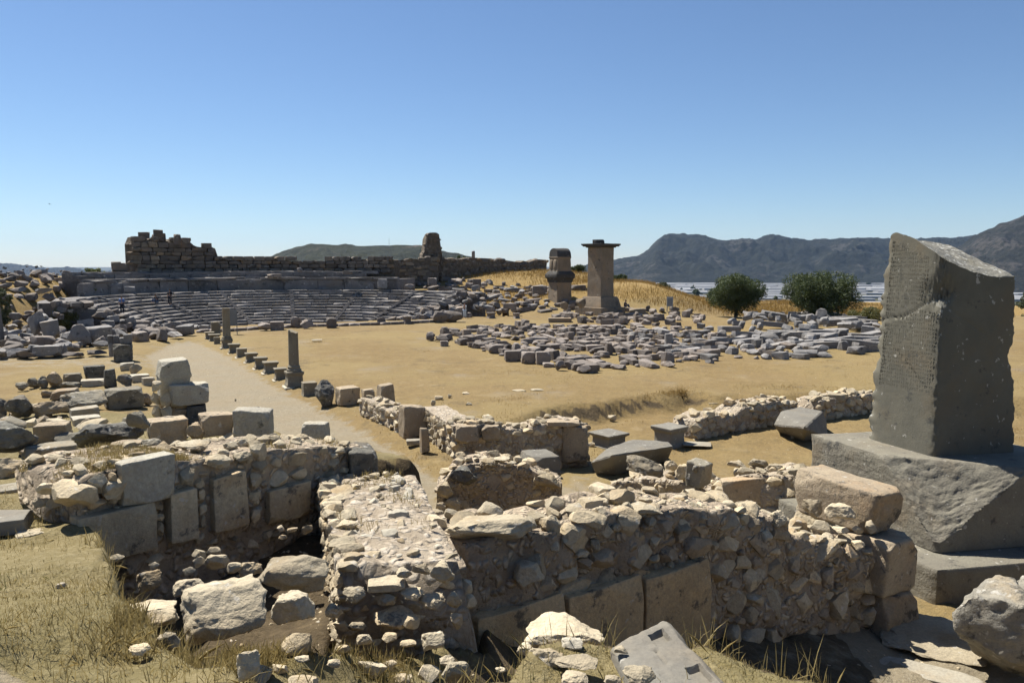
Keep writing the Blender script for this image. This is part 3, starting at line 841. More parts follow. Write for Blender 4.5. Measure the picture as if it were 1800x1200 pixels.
def rough_mesh(name, V, F, cuts=3, amp=0.02, ns=1.5, seed=0, bev=0.02, ang=30):
    """worn stone: bevelled, cut up and roughened"""
    bm = bmesh.new()
    vs = [bm.verts.new(v) for v in V]
    for f in F:
        try: bm.faces.new([vs[i] for i in f])
        except ValueError: pass
    bmesh.ops.recalc_face_normals(bm, faces=bm.faces)
    if bev > 0:
        ed = [e for e in bm.edges if len(e.link_faces) == 2 and e.calc_face_angle(0) > R(25)]
        bmesh.ops.bevel(bm, geom=ed, offset=bev, segments=1, affect='EDGES', clamp_overlap=True)
    if cuts:
        bmesh.ops.triangulate(bm, faces=[f for f in bm.faces if len(f.verts) > 4])
        for _ in range(cuts):
            L = sorted(e.calc_length() for e in bm.edges)
            lim = max(L[-1] * .5, 1e-4)
            ed = [e for e in bm.edges if e.calc_length() > lim]
            bmesh.ops.subdivide_edges(bm, edges=ed, cuts=1, use_grid_fill=True)
    bm.normal_update()
    off = Vector((seed * 3.3, seed * 1.9, seed * 7.7))
    for v in bm.verts:
        q = mnoise.fractal(v.co * ns + off, .9, 2.1, 4)
        v.co += v.normal * (q * amp)
    me = bpy.data.meshes.new(name); bm.to_mesh(me); bm.free()
    me.materials.append(None)
    sharp_by_angle(me, R(ang))
    return me
def arc_wall(c, r0, r1, phis, zb, zt, name='core', amp=.08, seed=1):
    n = len(phis); V = []
    for k, ph in enumerate(phis):
        for (r_, z) in ((r0, zb[k]), (r0, (zb[k] + zt[k]) / 2), (r0, zt[k]), (r1, zt[k]), (r1, zb[k])):
            q = amp * (vnoise(np.array([k * .7 + seed]), np.array([z * 1.3]), seed)[0])
            V.append((c[0] + (r_ + q) * math.cos(ph), c[1] + (r_ + q) * math.sin(ph), z + q))
    F = []
    for k in range(n - 1):
        for q in range(5):
            q2 = (q + 1) % 5
            F.append((5 * k + q, 5 * k + q2, 5 * k + 5 + q2, 5 * k + 5 + q))
    F.append((0, 1, 2, 3, 4)); F.append(tuple(5 * (n - 1) + q for q in (4, 3, 2, 1, 0)))
    return mesh_np(name, V, F)

# ------------------------------------------------------------------ the theatre
th = empty('ancient_theatre', (TH_C[0], TH_C[1], -0.9), 'grey stone theatre with curved rows of seats and broken stairways', 'theatre')
NROW, R0, TREAD, RISE, Z0 = 13, 10.3, 0.83, 0.31, -0.75
PH0, PH1 = TH_A - R(88), TH_A + R(97)
V, F = [], []
phs = np.linspace(PH0, PH1, 90)
prof = [(R0 + .2, -1.2)]
for k in range(NROW):
    prof += [(R0 + .22 + k * TREAD, Z0 + RISE * k - .07), (R0 + .22 + (k + 1) * TREAD, Z0 + RISE * k - .07)]
ZD = Z0 + RISE * (NROW - 1)                     # walkway level
prof += [(R0 + NROW * TREAD + 2.2, ZD - .07), (R0 + NROW * TREAD + 2.2, -1.2)]
for ph in phs:
    for r_, z in prof: V.append((TH_C[0] + r_ * math.cos(ph), TH_C[1] + r_ * math.sin(ph), z))
m_ = len(prof)
for k in range(len(phs) - 1):
    for q in range(m_):
        q2 = (q + 1) % m_
        F.append((m_ * k + q, m_ * k + q2, m_ * k + m_ + q2, m_ * k + m_ + q))
F.append(tuple(range(m_))); F.append(tuple(m_ * (len(phs) - 1) + q for q in range(m_ - 1, -1, -1)))
cm = mesh_np('cavea_body', V, F)
o = obj('cavea_body', cm, 'seat', th, th.location); o.location = -th.location
stairs = [TH_A + R(a) for a in (-62, -38, -13, 12, 37, 62)]
rt = np.random.default_rng(11)
for k in range(NROW):
    r_ = R0 + k * TREAD + TREAD * .5
    z = Z0 + RISE * k
    row = empty('seat_row', th.location); row.parent = th; row.location = (0, 0, 0)
    ph = PH0 + R(6 * (NROW - k) / NROW * 0) + rt.uniform(0, .05)
    end = PH1 - R(1.5) * (k % 3) - R(rt.uniform(0, 5))
    while ph < end:
        L = rt.uniform(1.7, 3.0); dph = L / r_
        mid = ph + dph / 2
        st = min(abs(mid - s_) for s_ in stairs) * r_
        ruin = max(0, (PH0 + R(42) - mid) / R(42))
        if rt.random() > ruin * .75 and rt.random() > .008:
            jig = .015 + .12 * ruin
            o = obj('seat_block', pick('seat'), 'seat', row, (TH_C[0] + (r_ + rt.normal(0, jig)) * math.cos(mid), TH_C[1] + (r_ + rt.normal(0, jig)) * math.sin(mid), z - .17 + rt.normal(0, jig * .5)),
                    (R(rt.normal(0, 1.0 + 8 * ruin)), R(rt.normal(0, .8 + 5 * ruin)), mid - math.pi / 2 + R(rt.normal(0, 1.5 + 10 * ruin))), (L * .985, TREAD * 1.06, .37))
        ph += dph
for s_ in stairs:
    parts = []
    for k in range(NROW * 2 - 1):
        r_ = R0 + k * TREAD / 2 + .12; z = Z0 + RISE * k / 2
        cx, cy = TH_C[0] + r_ * math.cos(s_), TH_C[1] + r_ * math.sin(s_)
        hw, hd, hh = .24, .22, .09
        bv = []
        for dx, dy, dz in ((-hw, -hd, -hh), (hw, -hd, -hh), (hw, hd, -hh), (-hw, hd, -hh), (-hw, -hd, hh), (hw, -hd, hh), (hw, hd, hh), (-hw, hd, hh)):
            a = s_ - math.pi / 2 + rt.normal(0, .01)
            bv.append((cx + dx * math.cos(a) - dy * math.sin(a), cy + dx * math.sin(a) + dy * math.cos(a), z + dz - .07))
        parts.append((bv, [(0, 3, 2, 1), (4, 5, 6, 7), (0, 1, 5, 4), (1, 2, 6, 5), (2, 3, 7, 6), (3, 0, 4, 7)]))
    v, f = join(parts)
    o = obj('stairway', mesh_np('stairway', v, f), 'seat', th); o.location = -th.location; o['kind'] = 'stuff'
RP = R0 + NROW * TREAD + 1.3                      # podium wall and the upper rows
def ring(parent, name, r_, z, h, dep, L0, L1, a0, a1, mat, kind='blockl', miss=.0, jit=.02, seed=1):
    r2 = np.random.default_rng(seed); ph = a0
    while ph < a1:
        L = r2.uniform(L0, L1); mid = ph + L / r_ / 2
        if r2.random() >= miss:
            hh = h * r2.uniform(.96, 1.02)
            obj(name, pick(kind), mat, parent, (TH_C[0] + (r_ + r2.normal(0, jit)) * math.cos(mid), TH_C[1] + (r_ + r2.normal(0, jit)) * math.sin(mid), z + hh / 2),
                (R(r2.normal(0, .6)), R(r2.normal(0, .5)), mid - math.pi / 2 + R(r2.normal(0, .8))), (L * .99, dep, hh))
        ph += L / r_
PA0, PA1 = TH_A - R(50), TH_A + R(50)
ring(th, 'podium_block', RP + .4, ZD - .1, 1.45, .9, 3.2, 4.6, PA0, PA1, 'seat', 'seat', .02, .03, 3)
ring(th, 'podium_cornice', RP + .3, ZD + 1.37, .26, 1.2, 2.2, 3.4, PA0, PA1, 'seat', 'seat', .14, .04, 4)
o = obj('podium_core', arc_wall(TH_C, RP + .25, RP + 5.2, np.linspace(PA0, PA1, 40), [-1] * 40, [ZD + 1.45] * 40), 'seat', th); o.location = -th.location
for k in range(3):
    ring(th, 'upper_seat', RP + 1.6 + k * .85, ZD + 1.3 + .38 * k, .42, .95, 1.8, 3.0, TH_A - R(34) - R(3 * k), PA1 + R(2), 'seat', 'seat', .06 + .04 * k, .03, 20 + k)
o = obj('upper_core', arc_wall(TH_C, RP + 2.2, RP + 5.4, np.linspace(TH_A - R(34), PA1, 40), [-1] * 40, [ZD + 2.35] * 40), 'seat', th); o.location = -th.location

RB = RP + 4.6
bw = empty('theatre_back_wall', (TH_C[0], TH_C[1], 0), 'tall dark ruined wall of coursed blocks closing the theatre behind', 'wall')
def topz(ph):
    px = 900 + FPX * (TH_C[0] + RB * math.cos(ph)) / (TH_C[1] + RB * math.sin(ph)) * .997
    y = np.interp(px, [205, 222, 228, 244, 247, 264, 268, 272, 290, 294, 306, 308, 318, 321, 345, 348, 352, 384, 387, 480, 520, 545, 556, 562, 580, 604, 608, 640, 684],
                  [470, 470, 430, 424, 412, 410, 420, 414, 412, 419, 419, 414, 414, 421, 421, 427, 428, 430, 450, 450, 455, 458, 452, 457, 454, 454, 451, 452, 453])
    d = TH_C[1] + RB * math.sin(ph)
    return ray(px, y, d)[2], px
phs = np.linspace(TH_A - R(44), TH_A + R(29.8), 90)
tz = [topz(p_)[0] for p_ in phs]
o = obj('core', arc_wall(TH_C, RB + .25, RB + 2.0, phs, [-1] * 90, [z - .35 for z in tz], amp=.15), 'mortar_far', bw); o.location = -bw.location
rt = np.random.default_rng(21)
zc = ZD + 2.2; course = 0; nb_ = 0
while zc < 11:
    ch = rt.uniform(.42, .72)
    ph = TH_A - R(44) + rt.uniform(0, .03)
    while ph < TH_A + R(29.6):
        L = rt.uniform(.8, 1.7); mid = ph + L / RB / 2
        tzz, px_ = topz(mid)
        tzz += rt.normal(0, .16) - .05
        if zc + ch * .6 < tzz and nb_ < 300:
            pl = .12 if px_ < 300 else 0
            obj('wall_block', pick('blockl'), 'theatre_wall' if px_ > 300 or rt.random() < .55 else 'rubble_far', bw, (TH_C[0] + (RB + .2 - pl + rt.normal(0, .05)) * math.cos(mid), TH_C[1] + (RB + .2 - pl + rt.normal(0, .05)) * math.sin(mid), zc + ch / 2),  # lighter warm blocks left of the corner stand in for light on that face
                (0, 0, mid - math.pi / 2), (L * .975, .8, ch * .97)); nb_ += 1
        ph += L / RB
    zc += ch
# loose crowning blocks of the tall part
for (x0, y0, x1, y1) in [(244, 408, 263, 424), (270, 404, 286, 412), (268, 410, 291, 424), (306, 412, 318, 430), (321, 418, 334, 428), (223, 427, 232, 440), (231, 421, 244, 432)]:
    stone('crown_block', (x0, y0, x1, y1), 98.5, .9, 'blockl', 'theatre_wall', parent=bw)
# left wing wall
wl = empty('theatre_wing_wall', (-50, 92, 4), 'low broken wall stump left of the tall theatre wall', 'wall')
for (x0, y0, x1, y1) in [(197, 462, 222, 476), (198, 475, 224, 490), (186, 490, 206, 510), (204, 489, 222, 512), (222, 495, 250, 512), (196, 460, 212, 464)]:
    stone('block', (x0, y0, x1, y1), 93, 1.2, 'blockl', 'theatre_wall', parent=wl)

# blocks lying on the walkway
for k, (x0, y0, x1, y1, lb) in enumerate([(193, 499, 214, 512, 'round broken stone on the walkway at the left horn of the theatre'), (219, 503, 237, 513, 'small tilted stone on the walkway left of the seated visitor'), (343, 503, 355, 509, 'flat stone on the walkway below the tall theatre wall'),
                               (393, 500, 419, 510, 'cluster stone on the walkway at the head of a stairway'), (418, 501, 431, 507, 'pale flat slab on the walkway beside the stairway head'), (664, 490, 681, 507, 'pale pointed boulder standing against the podium wall'), (711, 499, 729, 508, 'low block on the walkway near the broken right end'),
                               (470, 481, 495, 488, 'pale slab lying on the podium rim'), (522, 470, 532, 478, 'small pale stone on the upper seats of the theatre'), (602, 476, 620, 482, 'pale slab lying on the upper seats below the back wall')]):
    stone('fallen_stone', (x0, y0, x1, y1), 101.5 - .02 * x0 * 0 if x0 > 240 else 88, None, 'blockl' if k % 2 else 'rockl', 'field_blue' if k in (0, 1, 5) else 'field', label=lb, cat='stone')

# stage front: a low kerb with what stands on it
sf = empty('stage_kerb', tuple(at(560, 575, .2)), 'low straight stone kerb across the front of the theatre', 'kerb')
A_, B_ = at(345, 586, .15), at(1010, 560, .15)
A2, B2 = at(345, 586, .15), at(800, 566, .15)
n = 24
for k in range(n):
    for (P0, P1, nm) in ((A2, B2, 'kerb_block'),):
        q = P0 + (P1 - P0) * ((k + .5) / n)
        L = np.linalg.norm(P1 - P0) / n
        an = math.atan2(P1[1] - P0[1], P1[0] - P0[0])
        obj(nm, pick('blockl'), 'field', sf, (q[0], q[1], hz(q[0], q[1]) + .08), (0, 0, an + R(rng.normal(0, 1))), (L * .98, .9, .42))
for (bx, kd, lb) in [((454, 566, 476, 582), 'rock', 'rough lump on the kerb before the theatre, leftmost of the row'), ((475, 564, 499, 581), 'block', 'squared block on the kerb right of the leftmost lump'), ((486, 556, 505, 569), 'block', 'dark block standing behind the kerb blocks'),
                     ((511, 556, 531, 577), 'rock', 'tall rough stone on the kerb before the middle stairway'), ((528, 560, 551, 578), 'rock', 'lower rough stone beside the tall one on the kerb'), ((574, 558, 592, 577), 'block', 'single upright square block on the kerb'),
                     ((663, 557, 678, 571), 'rock', 'round pale stone on the kerb'), ((760, 546, 788, 568), 'rock', 'large rough boulder at the right end of the kerb'), ((780, 545, 814, 567), 'rock', 'second large rough boulder at the right end of the kerb')]:
    stone('kerb_stone', bx, None, None, kd, 'field', label=lb, cat='stone')

# ------------------------------------------------------------------ columns and pedestals along the path
PED_V = squares([(.50, 0), (.50, .16), (.44, .24), (.42, .30), (.41, .72), (.46, .80), (.52, .86), (.52, 1.0)])
PED = [rough_mesh('pedestal', *PED_V, cuts=2, amp=.025, ns=2.2, seed=s, bev=.02) for s in range(4)]
PED2_V = squares([(.50, 0), (.50, .12), (.46, .16), (.46, .9), (.48, 1.0)])
PED2 = [rough_mesh('pedestal', *PED2_V, cuts=2, amp=.03, ns=2.2, seed=s + 9, bev=.04) for s in range(3)]
def pedestal(box, lb, mi=None, dep=None, plain=False, mat='column', d=None, yaw=26):
    x0, y0, x1, y1 = box
    B = hit((x0 + x1) / 2, y1 - 2) if d is None else ray((x0 + x1) / 2, y1 - 2, d)
    k = mpp(B); W = (x1 - x0) * k / 1.22; H = (y1 - y0) * k * .86
    me = (PED2 if plain else PED)[(mi or 0) % 3]
    o = obj('column_pedestal', me, mat, None, (B[0], B[1] + W * .5, B[2] - .04), (0, 0, R(yaw)), (W, W, H))
    pl = obj('plinth', pick('blockl', 2), 'marble', o); pl.location = (0, 0, -.02); pl.scale = (1.3, 1.3, .10)
    tag(o, lb, 'pedestal', 'pedestals along the path')
    return o
peds = [(356, 583, 375, 598), (362, 587, 385, 602), (373, 592, 386, 607), (397, 603, 420, 623), (411, 611, 433, 630), (426, 619, 451, 639), (442, 626, 468, 650), (457, 634, 487, 658), (477, 645, 503, 670), (525, 669, 556, 699)]
nums = ['farthest', 'second farthest', 'third farthest', 'first one before the far column', 'second one before the far column', 'third one before the far column', 'fourth one before the far column', 'second one beyond the near column', 'next one beyond the near column', 'nearest, before the near column']
for k, bx in enumerate(peds):
    pedestal(bx, f'low stone pedestal of the row along the path, {nums[k]}', k, plain=(k in (2, 4, 9)))
def column(box, shaft_px, base_y, lb, broken, mat='column'):
    x0, y0, x1, y1 = box
    B = hit((x0 + x1) / 2, y1 - 3); k = mpp(B); W = (x1 - x0) * k / 1.2; H = (y1 - y0) * k
    e = empty('column_shaft', (B[0], B[1] + W / 2, B[2] - .03), lb, 'column')
    hb = (y1 - base_y) * k * .98
    o = obj('pedestal', rough_mesh('pedestal', *squares([(W * .52, 0), (W * .52, hb * .12), (W * .46, hb * .2), (W * .44, hb * .55), (W * .50, hb * .62), (W * .52, hb * .72), (W * .5, hb * .74)]), cuts=2, amp=.015, seed=4, bev=.02), mat, e, e.location, (0, 0, R(26)))
    sr = shaft_px * k / 2
    v, f = lathe([(sr * 1.4, hb * .73), (sr * 1.45, hb * .82), (sr * 1.3, hb * .86), (sr * 1.15, hb * .90), (sr * 1.28, hb * .95), (sr * 1.1, hb * 1.0), (sr * 1.02, hb * 1.04)], 22)
    obj('base', mesh_np('base', v, f), mat, e, e.location); shade(e.children[-1].data, True) if False else None
    prof = [(sr * (1.0 - .06 * q), hb * 1.03 + (H - hb * 1.03) * q) for q in np.linspace(0, 1, 14)]
    v, f = lathe(prof, 22)
    v = [(x_, y_, z_ + (.14 * sr * math.sin(3 * math.atan2(y_, x_)) + .5 * sr * (x_ < -sr * .3) if (broken and z_ > H * .985) else 0)) for x_, y_, z_ in v]
    me = mesh_np('shaft', v, f); sharp_by_angle(me, R(40))
    obj('shaft', me, mat, e, e.location)
    pl = obj('plinth', pick('blockl', 1), 'marble', e, (e.location.x, e.location.y, e.location.z), (0, 0, R(26)), (W * 1.35, W * 1.35, .12))
    return e
column((385, 544, 407, 615), 13.5, 594, 'broken column on a pedestal beside the path, the farther of two', False)
column((496, 587, 531, 684), 18.0, 645, 'broken round column with moulded base on a pedestal, the nearer of two', True)
# small board beside the far column
bp = hit(414, 588)
e = empty('path_board', tuple(bp), 'grey information board on one post beside the farther column', 'sign')
k = mpp(bp)
v, f = tube([(0, 0, 0), (0, 0, 46 * k)], [.04, .04], 6); obj('post', mesh_np('post', v, f), 'sign_dark', e, (bp[0] + 3 * k, bp[1], bp[2]))
obj('panel', mesh_np('panel', *squares([(.5, -.5), (.5, .5)])), 'sign_dark', e, (bp[0] - 3 * k, bp[1] - .05, bp[2] + 31 * k), (0, 0, R(10)), (14 * k, .06, 27 * k))
stone('path_block', (372, 565, 388, 588), None, None, 'block', 'column', label='squared block standing before the far column', cat='stone block')
stone('marble_slab', (548, 594, 566, 601), None, None, 'blockl', 'marble', label='small flat white slab on the open ground beyond the columns', cat='stone slab', hscale=.3)

# ------------------------------------------------------------------ tombs
def post(name, parent, base, levels, mat, yaw, seed=1, amp=.02, cuts=3, bev=.02, ns=1.2):
    me = rough_mesh(name, *squares(levels), cuts=cuts, amp=amp, ns=ns, seed=seed, bev=bev)
    return obj(name, me, mat, parent, base, (0, 0, yaw))
hb_ = at(1055, 548, .55); kk = mpp(hb_)
def hy(y): return (548 - y) * kk * 1.0
ht_ = empty('pillar_tomb', tuple(hb_), 'tall square pillar tomb with wide flat capstone on a stepped base', 'tomb')
yw = R(45) - math.atan2(hb_[0], hb_[1]) + R(2)
s2 = kk / math.sqrt(2) / 2
post('step', ht_, hb_, [(88 * s2, -1), (88 * s2, hy(539))], 'tomb', yw, 1, .03)
post('base', ht_, hb_, [(74 * s2, hy(541)), (72 * s2, hy(536)), (62 * s2, hy(523)), (60 * s2, hy(521))], 'tomb', yw, 2, .04)
post('shaft', ht_, hb_, [(46.5 * s2, hy(522)), (45.5 * s2, hy(490)), (44.5 * s2, hy(451))], 'tomb', yw, 3, .03)
post('chamber', ht_, hb_, [(45.8 * s2, hy(451.4)), (45.2 * s2, hy(436))], 'tomb', yw, 4, .05)
cp = post('cap', ht_, hb_, [(52 * s2, hy(436.2)), (54 * s2, hy(434.4)), (64 * s2, hy(434.2)), (65 * s2, hy(432)), (69 * s2, hy(431.8)), (69.5 * s2, hy(429.4))], 'tomb_cap', yw, 5, .02)
obj('top_block', pick('blockl', 3), 'tomb_cap', ht_, (hb_[0] - .3, hb_[1], hb_[2] + hy(426)), (0, 0, yw), (23 * s2 * 2, 22 * s2 * 2, 8 * kk))
tb = at(984, 540, .75); k2 = mpp(tb)
def ty(y): return (540 - y) * k2
tt = empty('sarcophagus_tomb', tuple(tb), 'sarcophagus tomb with vaulted lid raised on a stone pillar', 'tomb')
yw2 = R(32) - math.atan2(tb[0], tb[1])
s3 = k2 / (math.cos(R(32)) + math.sin(R(32))) / 2
post('footing', tt, tb, [(62 * s3, -1), (60 * s3, ty(536))], 'tomb', yw2, 7, .05)
post('pillar', tt, tb, [(41 * s3, ty(537)), (40 * s3, ty(496))], 'tomb', yw2, 8, .03)
post('ledge', tt, tb, [(43 * s3, ty(496.3)), (46 * s3, ty(491)), (53 * s3, ty(488)), (53 * s3, ty(482)), (48 * s3, ty(480)), (43 * s3, ty(477))], 'tomb_cap', yw2, 9, .03)
post('chest', tt, tb, [(40 * s3, ty(477.4)), (38 * s3, ty(474)), (37 * s3, ty(455)), (39.5 * s3, ty(454)), (39.5 * s3, ty(452))], 'tomb', yw2, 10, .03)
# panel frames on the sunlit end of the chest
for q in (-1, 1):
    o = obj('panel', pick('blockl', 4), 'tomb', tt); o.parent = tt
    ang_ = yw2 + math.pi
    lx, ly = -38 * s3, q * 17 * s3
    o.location = (lx * math.cos(yw2) - ly * math.sin(yw2), lx * math.sin(yw2) + ly * math.cos(yw2), ty(465))
    o.rotation_euler = (0, 0, yw2); o.scale = (.25, 24 * s3, 17 * k2)
# vaulted lid
seg = 9; V = []
for sx in (-1, 1):
    for q in range(seg + 1):
        a = math.pi * q / seg
        V.append((sx * 38 * s3, -math.cos(a) * 38.5 * s3, ty(452.5) + (math.sin(a) ** .62) * 15.5 * k2))
F = [(q, q + 1, seg + 2 + q, seg + 1 + q) for q in range(seg)] + [tuple(range(seg, -1, -1)), tuple(range(seg + 1, 2 * seg + 2)), (0, seg + 1, 2 * seg + 1, seg)]
obj('lid', rough_mesh('lid', V, F, 2, .05, 1.2, 3, .03), 'tomb_cap', tt, tb, (0, 0, yw2))

# ------------------------------------------------------------------ ruined walls on the ridge
def seg_wall(name, label, P0, P1, ztop, thick, mat, core_mat, zb=None, L=(.8, 1.5), H=(.5, .8), kind='rockl', nmax=150, seed=1, jit=.08, gap=0.05, cat='wall', proud=.12, faces=1):
    """wall of separate stones before a rough core; ztop(u) gives its broken top"""
    r2 = np.random.default_rng(seed)
    P0, P1 = np.array(P0[:2], float), np.array(P1[:2], float)
    ln = np.linalg.norm(P1 - P0); tdir = (P1 - P0) / ln
    nrm = np.array([tdir[1], -tdir[0]])                # the side towards the viewer
    if nrm @ (-(P0 + P1) / 2) < 0: nrm = -nrm
    an = math.atan2(tdir[1], tdir[0])
    zbf = zb if callable(zb) else ((lambda u: hz(*(P0 + (P1 - P0) * u))) if zb is None else (lambda u: zb))
    mid = (P0 + P1) / 2
    e = empty(name, (mid[0], mid[1], zbf(.5)), label, cat)
    N = max(6, int(ln / .25)) if ln < 12 else max(6, int(ln / .8))
    M = 6
    V = []
    us = np.linspace(0, 1, N)
    for i_, u in enumerate(us):
        q = P0 + (P1 - P0) * u
        b0, t0 = zbf(u) - .3, ztop(u) - .06
        for j in range(M + 1):
            z = b0 + (t0 - b0) * j / M
            w = jit * .9 * fbm(np.array([u * ln * 1.7 + seed]), np.array([z * 1.7]), seed, 3)[0]
            V.append((*(q + nrm * w), z))
        for j in range(M + 1):
            z = t0 - (t0 - b0) * j / M
            w = jit * .9 * fbm(np.array([u * ln * 1.7 + seed]), np.array([z * 1.7]), seed + 3, 3)[0]
            V.append((*(q - nrm * (thick + w)), z))
    K = 2 * (M + 1); F = []
    for i_ in range(N - 1):
        for j in range(K):
            j2 = (j + 1) % K
            F.append((K * i_ + j, K * i_ + j2, K * i_ + K + j2, K * i_ + K + j))
    F.append(tuple(range(K))); F.append(tuple(K * (N - 1) + j for j in range(K - 1, -1, -1)))
    me = mesh_np('core', V, F)
    bm = bmesh.new(); bm.from_mesh(me); bmesh.ops.recalc_face_normals(bm, faces=bm.faces); bm.to_mesh(me); bm.free()
    obj('core', me, core_mat, e)
    e.children[-1].location = -e.location
    cnt = 0
    z = min(zbf(0), zbf(1), zbf(.5)) - .1
    zmax = max(ztop(u) for u in np.linspace(0, 1, 30))
    while z < zmax and cnt < nmax:
        ch = r2.uniform(*H); s_ = -r2.uniform(0, L[0])
        while s_ < ln and cnt < nmax:
            w = r2.uniform(*L); u = (s_ + w / 2) / ln
            hh = ch * r2.uniform(.8, 1.1)
            zz = z + r2.normal(0, ch * .10)
            if 0 <= u <= 1 and zz + hh * .65 < ztop(u) and zz + hh * .7 > zbf(u) and r2.random() > gap:
                q = P0 + (P1 - P0) * u + nrm * (proud * r2.uniform(-.2, 1) - thick * .22 + .02)
                dpt = thick * .5 + proud
                obj('stone', pick(kind), mat if isinstance(mat, str) else mat[int(r2.integers(len(mat)))], e, (q[0], q[1], zz + hh / 2),
                    (R(r2.normal(0, 5)), R(r2.normal(0, 4)), an + R(r2.normal(0, 6))), (w * 1.0, min(dpt, .8 * w + .3), hh))
                cnt += 1
            s_ += w * r2.uniform(.93, 1.05)
        z += ch * .97
    return e, P0, P1, nrm, an, ln
def topf(pts, d_or_fn):
    """top profile from pixels: (u, z) pairs interpolated, roughened"""
    us, zs = [p[0] for p in pts], [p[1] for p in pts]
    return lambda u: float(np.interp(u, us, zs))
def zt_px(P0, P1, pts):
    """top heights from (px, py) along a wall line"""
    out = []
    P0, P1 = np.array(P0[:2]), np.array(P1[:2])
    for px, py in pts:
        r_ = rdir(px, py); k = r_[0] / r_[1]
        e_ = P1 - P0
        u = (k * P0[1] - P0[0]) / (e_[0] - k * e_[1])
        y = P0[1] + u * e_[1]
        out.append((u, ray(px, py, y)[2]))
    out.sort()
    return topf(out, None)
P0, P1 = ray(690, 480, 112), ray(768, 480, 112)
seg_wall('ruined_wall', 'ruined stone wall with the leaning stump of a tower on the ridge', P0, P1, zt_px(P0, P1, [(688, 466), (700, 458), (715, 453), (735, 455), (750, 452), (770, 450)]), 2.0, ['rubble_far', 'theatre_wall'], 'mortar_far', zb=2.5, L=(.7, 1.4), H=(.45, .7), nmax=120, seed=3, kind='blockl', jit=.15)
P0, P1 = ray(743, 450, 113.5), ray(779, 450, 114.5)
seg_wall('tower_stump', 'lone rough tower stump rising above the ruined wall on the ridge', P0, P1, zt_px(P0, P1, [(743, 446), (747, 440), (750, 412), (756, 408), (768, 408), (773, 412), (776, 440), (779, 455)]), 2.2, ['rubble_far', 'theatre_wall'], 'mortar_far', zb=4.5, L=(.5, 1.0), H=(.4, .6), nmax=110, seed=5, kind='rockl', jit=.2)
P0, P1 = ray(770, 478, 116), ray(962, 470, 140)
seg_wall('ridge_wall', 'long low dark rubble wall along the grassy ridge behind the tombs', P0, P1, zt_px(P0, P1, [(770, 452), (800, 456), (830, 452), (850, 453), (880, 455), (915, 461), (918, 457), (930, 460), (945, 455), (962, 457)]), 1.5, ['theatre_wall', 'rubble_far'], 'mortar_far', zb=lambda u: hz(*(np.array(P0[:2]) + (np.array(P1[:2]) - np.array(P0[:2])) * u)) - .5, L=(.9, 1.9), H=(.6, 1.0), nmax=150, seed=7, kind='rockl', jit=.3)
e = stone('ridge_slab', (829, 441, 835, 454), 134, .5, 'blockl', 'field_blue', label='thin upright slab on the skyline beside the dark bush', cat='stone slab')

# ------------------------------------------------------------------ the fields of blocks
AX = math.degrees(math.atan2(-.87, .49))        # direction of the colonnade
FIELD = [at(748, 592, .2)[:2], at(900, 632, .2)[:2], at(1030, 655, .2)[:2], at(1130, 648, .2)[:2], at(1262, 636, .2)[:2], at(1450, 628, .2)[:2], at(1450, 612, .2)[:2], at(1290, 596, .2)[:2], at(1240, 580, .2)[:2], at(1130, 577, .2)[:2], at(870, 574, .2)[:2], at(830, 582, .2)[:2]]
rt = np.random.default_rng(31)
da, db = np.array([.47, -.88]), np.array([.88, .47])
o0 = np.array(at(748, 592, .2)[:2]); cand = []
for ia in range(-6, 40):
    for ib in range(-6, 36):
        if rt.random() < .07 or (ib % 4 == 3 and rt.random() < .85): continue
        q = o0 + da * (ia * 1.22 + rt.normal(0, .16) + (ib % 2) * .5) + db * (ib * 1.16 + rt.normal(0, .13))
        cand.append(q)
cand = np.array(cand); cand = cand[sdist(cand[:, 0], cand[:, 1], FIELD) > 0]
rt.shuffle(cand); cand = cand[:290]; cz = height(cand[:, 0], cand[:, 1])
for k, (q, z) in enumerate(zip(cand, cz)):
    p = (q[0], q[1], z)
    v_ = rt.random()
    dims = (rt.uniform(.7, 1.15), rt.uniform(.55, .85), rt.uniform(.34, .62)) if v_ < .66 else (rt.uniform(.3, .6), rt.uniform(.3, .5), rt.uniform(.2, .4)) if v_ < .80 else (rt.uniform(.5, .75), rt.uniform(.45, .7), rt.uniform(.6, .95)) if v_ < .88 else (rt.uniform(1.2, 2.0), rt.uniform(.5, .75), rt.uniform(.35, .55))
    yaw = (AX if rt.random() < .7 else AX + 90) + rt.normal(0, 9)
    loose('field_block', p, dims, 'field' if q[0] < 10 or rt.random() < .4 else 'field_blue', 'fblock' if rt.random() < .78 else 'rock', yaw,
          'weathered squared block lying in the rows on the open ground', 'stone block', 'blocks laid out in rows on the open ground', rt.normal(0, 4), rt.normal(0, 4), sink=rt.uniform(.08, .3))
fx = world_poly(FIELD, 2200, 55); fx = np.array(thin(fx, .8, 210))
PV, PF, off_ = [], [], 0
bl = [(np.array([v.co[:] for v in m.vertices]), [tuple(q.vertices) for q in m.polygons]) for m in ROCK_L[:8]]
for k, p in enumerate(fx):
    v_, f_ = bl[k % 8]; s_ = rt.uniform(.22, .55); a_ = rt.uniform(0, 6.28)
    w_ = v_ * np.array([s_ * rt.uniform(1, 1.7), s_, s_ * rt.uniform(.45, .8)])
    PV.append(np.stack([w_[:, 0] * math.cos(a_) - w_[:, 1] * math.sin(a_) + p[0], w_[:, 0] * math.sin(a_) + w_[:, 1] * math.cos(a_) + p[1], w_[:, 2] + p[2] + s_ * .2], 1))
    PF += [tuple(i_ + off_ for i_ in q) for q in f_]; off_ += len(v_)
o = obj('field_rubble', mesh_np('field_rubble', np.vstack(PV), np.array(PF)), 'field'); tag(o, 'smaller broken pieces lying among the rows of blocks', None, None, 'stuff')
